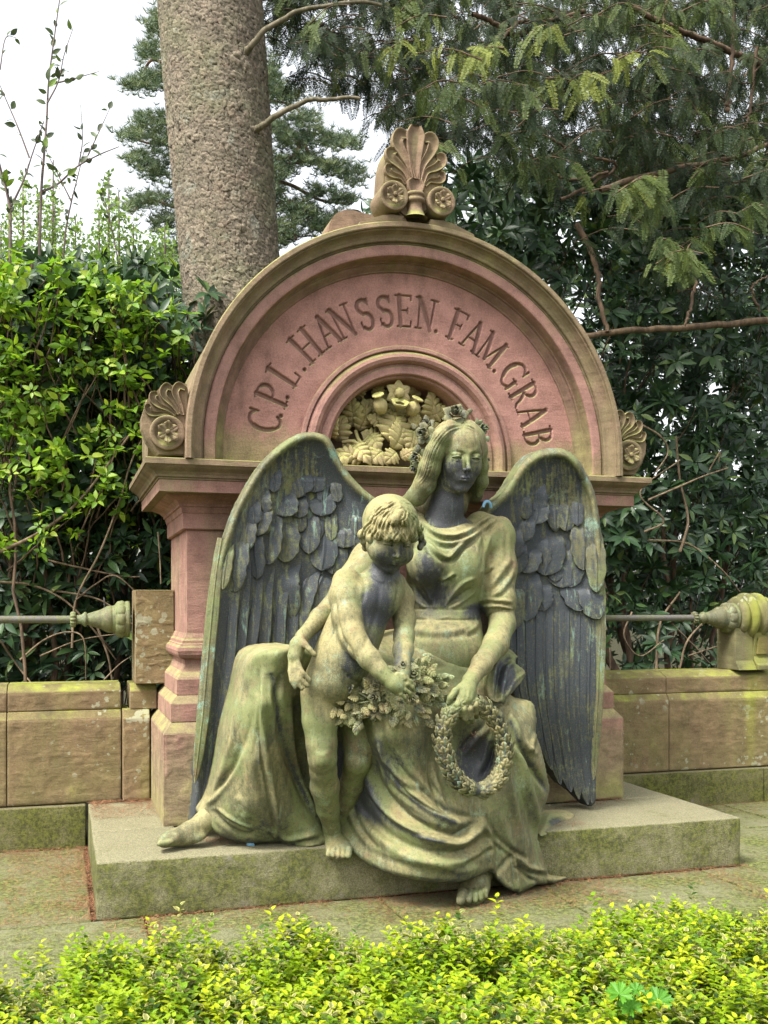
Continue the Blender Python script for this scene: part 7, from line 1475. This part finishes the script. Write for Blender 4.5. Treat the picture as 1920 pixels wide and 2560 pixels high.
fw2 = rhodo('far_shrub', 'dark leafy shrub mass closing the view behind the right bush', lambda rg, n: pick(rg, n, (900, 380, 2500, 1560), (12.5, 15), lambda x, y, Y, r: y > 400 + max(0, 1150 - x) * .4, 1), seed=64, nwh=3600, lsz=(.18, .30), nobj=0, group='far shrubs behind the tomb')

# ---- ground cover hedge
EU = leaf_mat('euonymus_leaf', [(0, (.16, .28, .010)), (.22, (.27, .38, .010)), (.55, (.39, .45, .014)), (.76, (.045, .10, .015)), (.91, (.25, .24, .08))], margin=((.48, .46, .16), .84), trans=.38, rough=.42)
def hedge():
    rg = np.random.default_rng(91); N = 7000; x = rg.uniform(-.7, 3.7, N); back = 4.16 + .07 * np.sin(x * 3.1) + .05 * np.sin(x * 7.7 + 1) - .10 * (x > 1.8) ; y = back - (back - 2.55) * rg.random(N) ** 1.05
    P = []; D = []; U = []; S = []; r = []
    tone = np.array([nz2(a * 100, b * 100, 34, 5) for a, b in zip(x, y)]); hgt = np.array([nz2(a * 100, b * 100, 26, 8) for a, b in zip(x, y)])
    for i in range(N):
        ed = np.clip((back[i] - y[i]) / .18, .25, 1); h = (.205 + .15 * hgt[i] + rg.uniform(-.04, .05)) * ed ; lean = rg.normal(0, .22, 2)
        if rg.random() < .05 * ed: h += .07
        n = 6; s0 = rg.uniform(.026, .039); rr_ = rg.random(); base = .05 + .62 * rr_ if tone[i] > -.12 else (.70 + .28 * rr_ if rg.random() < .75 else .3)
        for k in range(n):
            zz = h - k * .020; p = np.array([x[i] + lean[0] * zz, y[i] + lean[1] * zz, zz])
            for sg in (0, 1):
                a = k * 1.57 + rr_ * 6 + sg * math.pi; d = np.array([math.cos(a), math.sin(a), .85 - k * .16]); P.append(p); D.append(d); U.append(np.array([0, 0, 1.0])); S.append(s0 * (1.0 if k else .8) * rg.uniform(.85, 1.2)); r.append(np.clip(base + rg.uniform(-.08, .08) + .05 * k * (base < .6), 0, .99))
    P, D, U, S, r = map(np.array, (P, D, U, S, r)); o = add('ground_cover', leafmesh('ground_cover', [scatter(leaf_tpl(1, .62, 4 if True else 3, .22, .35, .8), P, D, U, S, rg, r)]), EU, None); o['kind'] = 'stuff'; o['label'] = 'bright yellow green variegated ground cover hedge along the front edge'
    ln = []
    for i in range(0, N, 6): ln.append((np.array([[x[i], y[i], -.05], [x[i] + .01, y[i], .08], [x[i], y[i], .17]]), .0022, 3))
    o = twigs('ground_cover_stems', ln, TW, None, 'stuff'); o['label'] = 'thin brown stems under the ground cover leaves'
hedge()
# geranium leaves at the lower right
GM = leaf_mat('geranium_leaf', [(0, (.08, .24, .018)), (.5, (.10, .28, .02))], trans=.4)
gp = thing('geranium_plant', 'small plant with four lobed green leaves growing through the ground cover at the lower right', 'plant', tuple(G0(1570, 3.0)))
Vg, Fg = [], None
a_ = np.linspace(0, 2 * math.pi, 90, endpoint=False); rad = .55 + .30 * np.abs(np.cos(a_ * 3.5 + math.pi * .0)) ** .7 + .08 * np.cos(a_ * 21); rad *= 1 - .75 * np.exp(-((a_ - math.pi) / .28) ** 2)
Vg = [np.stack([rad * np.cos(a_ - math.pi / 2) * f * 1.0, -.10 * f + .05 * np.cos(a_ * 7) * f - .12 * f * f, -rad * np.sin(a_ - math.pi / 2) * f * -1.0], -1) for f in np.linspace(0, 1, 6)]
Vg = np.array(Vg).transpose(1, 0, 2).reshape(-1, 3); Fg = grid_faces(90, 6, closed_u=True); gme = mesh_np('geranium_leaf', Vg, Fg, True, {'rv': ('POINT', np.zeros(len(Vg))), 'mg': ('POINT', np.zeros(len(Vg)))}); gme.materials.append(GM)
for (x, y, s, rl) in ((1548, 2486, 40, -.4), (1575, 2520, 38, .5), (1645, 2502, 44, .2), (1590, 2476, 26, .8)):
    p = W(x, y, 2.93); leaf_obj('leaf', gme, p, -FV * .8 + RV * rl - UV_ * .5, UV_ * 1 - FV * .55, RR(s, x, 2.93), gp)
    Q = catmull([p, p + np.array([0.01, .03, -.08]), np.array([p[0] + .02, p[1] + .05, .0])], 8); V, F = tube(Q, .0022, 5); add('stalk', mesh_np('stalk', V, F), GM, gp)
# ---- litter of brown needles
def litter():
    rg = np.random.default_rng(5); P = []
    def patch(x0, x1, y0, y1, z, n, cl=.5, edge=None):
        k = 0
        while k < n:
            x, y = rg.uniform(x0, x1), rg.uniform(y0, y1)
            if edge == 'y1': y = y1 - (y1 - y0) * rg.random() ** 2.6
            if edge == 'x1': x = x1 - (x1 - x0) * rg.random() ** 2.2
            if nz2(x * 100, y * 100, 22, 3) < -cl * rg.random(): continue
            P.append((x, y, z + rg.uniform(.002, .010))); k += 1
    patch(.2, 3.9, 4.95, 5.28, 0, 4200, edge='y1'); patch(1.5, 2.9, 4.8, 5.28, 0, 2600, .8); patch(-.3, .165, 5.3, 6.9, 0, 4200, .7, edge='x1'); patch(-3, .16, 6.2, 6.95, 0, 7000, .6, edge='y1'); patch(-.8, .4, 5.0, 6.3, 0, 500); patch(3.88, 7, 6.5, 6.96, 0, 3600, .8, edge='y1'); patch(3.88, 5.2, 5.3, 6.6, 0, 350)
    patch(.18, .56, 6.35, 6.9, PZ, 2200, .5, edge='y1'); patch(.62, 1.5, 5.45, 5.62, PZ, 900, edge='y1'); patch(2.75, 3.5, 5.85, 6.04, PZ, 900, edge='y1'); patch(1.4, 1.6, 5.3, 5.5, PZ, 300); patch(2.55, 2.9, 5.35, 5.8, PZ, 500); patch(.38, .46, 4.42, 5.3, 0, 500); patch(3.5, 3.7, 4.6, 5.28, 0, 500); patch(-.6, 4, 4.1, 5.2, 0, 450)
    for (x, y, Y) in ((745, 1880, 5.25),): pass
    for (x0, x1, y0, y1, m_) in ((1098, 1132, 1690, 1790, 260), (1180, 1215, 1830, 1850, 60), (735, 750, 1862, 1915, 60), (1150, 1200, 1848, 1880, 60)):
        for _ in range(m_):
            x, y = rg.uniform(x0, x1), rg.uniform(y0, y1); P.append(tuple(W(x, y, float(tps(ctrl, np.array([x]), np.array([y]))[0]) - .022)))
    P = np.array(P); n = len(P); a = rg.random(n) * 6.28; D = np.stack([np.cos(a), np.sin(a), rg.uniform(-.1, .35, n)], -1); tp = (np.array([(-.03, 0, 0), (.03, 0, 0), (.05, .06, .5), (-.02, .06, .5), (.02, 0, 1), (-.02, 0, 1)]), np.array([(0, 1, 2, 3), (3, 2, 4, 5)]), np.zeros(6))
    LM = leaf_mat('needle_litter', [(0, (.15, .062, .03)), (.4, (.26, .12, .06)), (.8, (.34, .19, .09))], trans=.05, rough=.8)
    o = add('needle_litter', leafmesh('needle_litter', [scatter(tp, P, D, np.tile([0, 0, 1.], (n, 1)), rg.uniform(.014, .036, n), rg)]), LM, None); o['kind'] = 'stuff'; o['label'] = 'reddish brown conifer needle litter around the granite step'
litter()
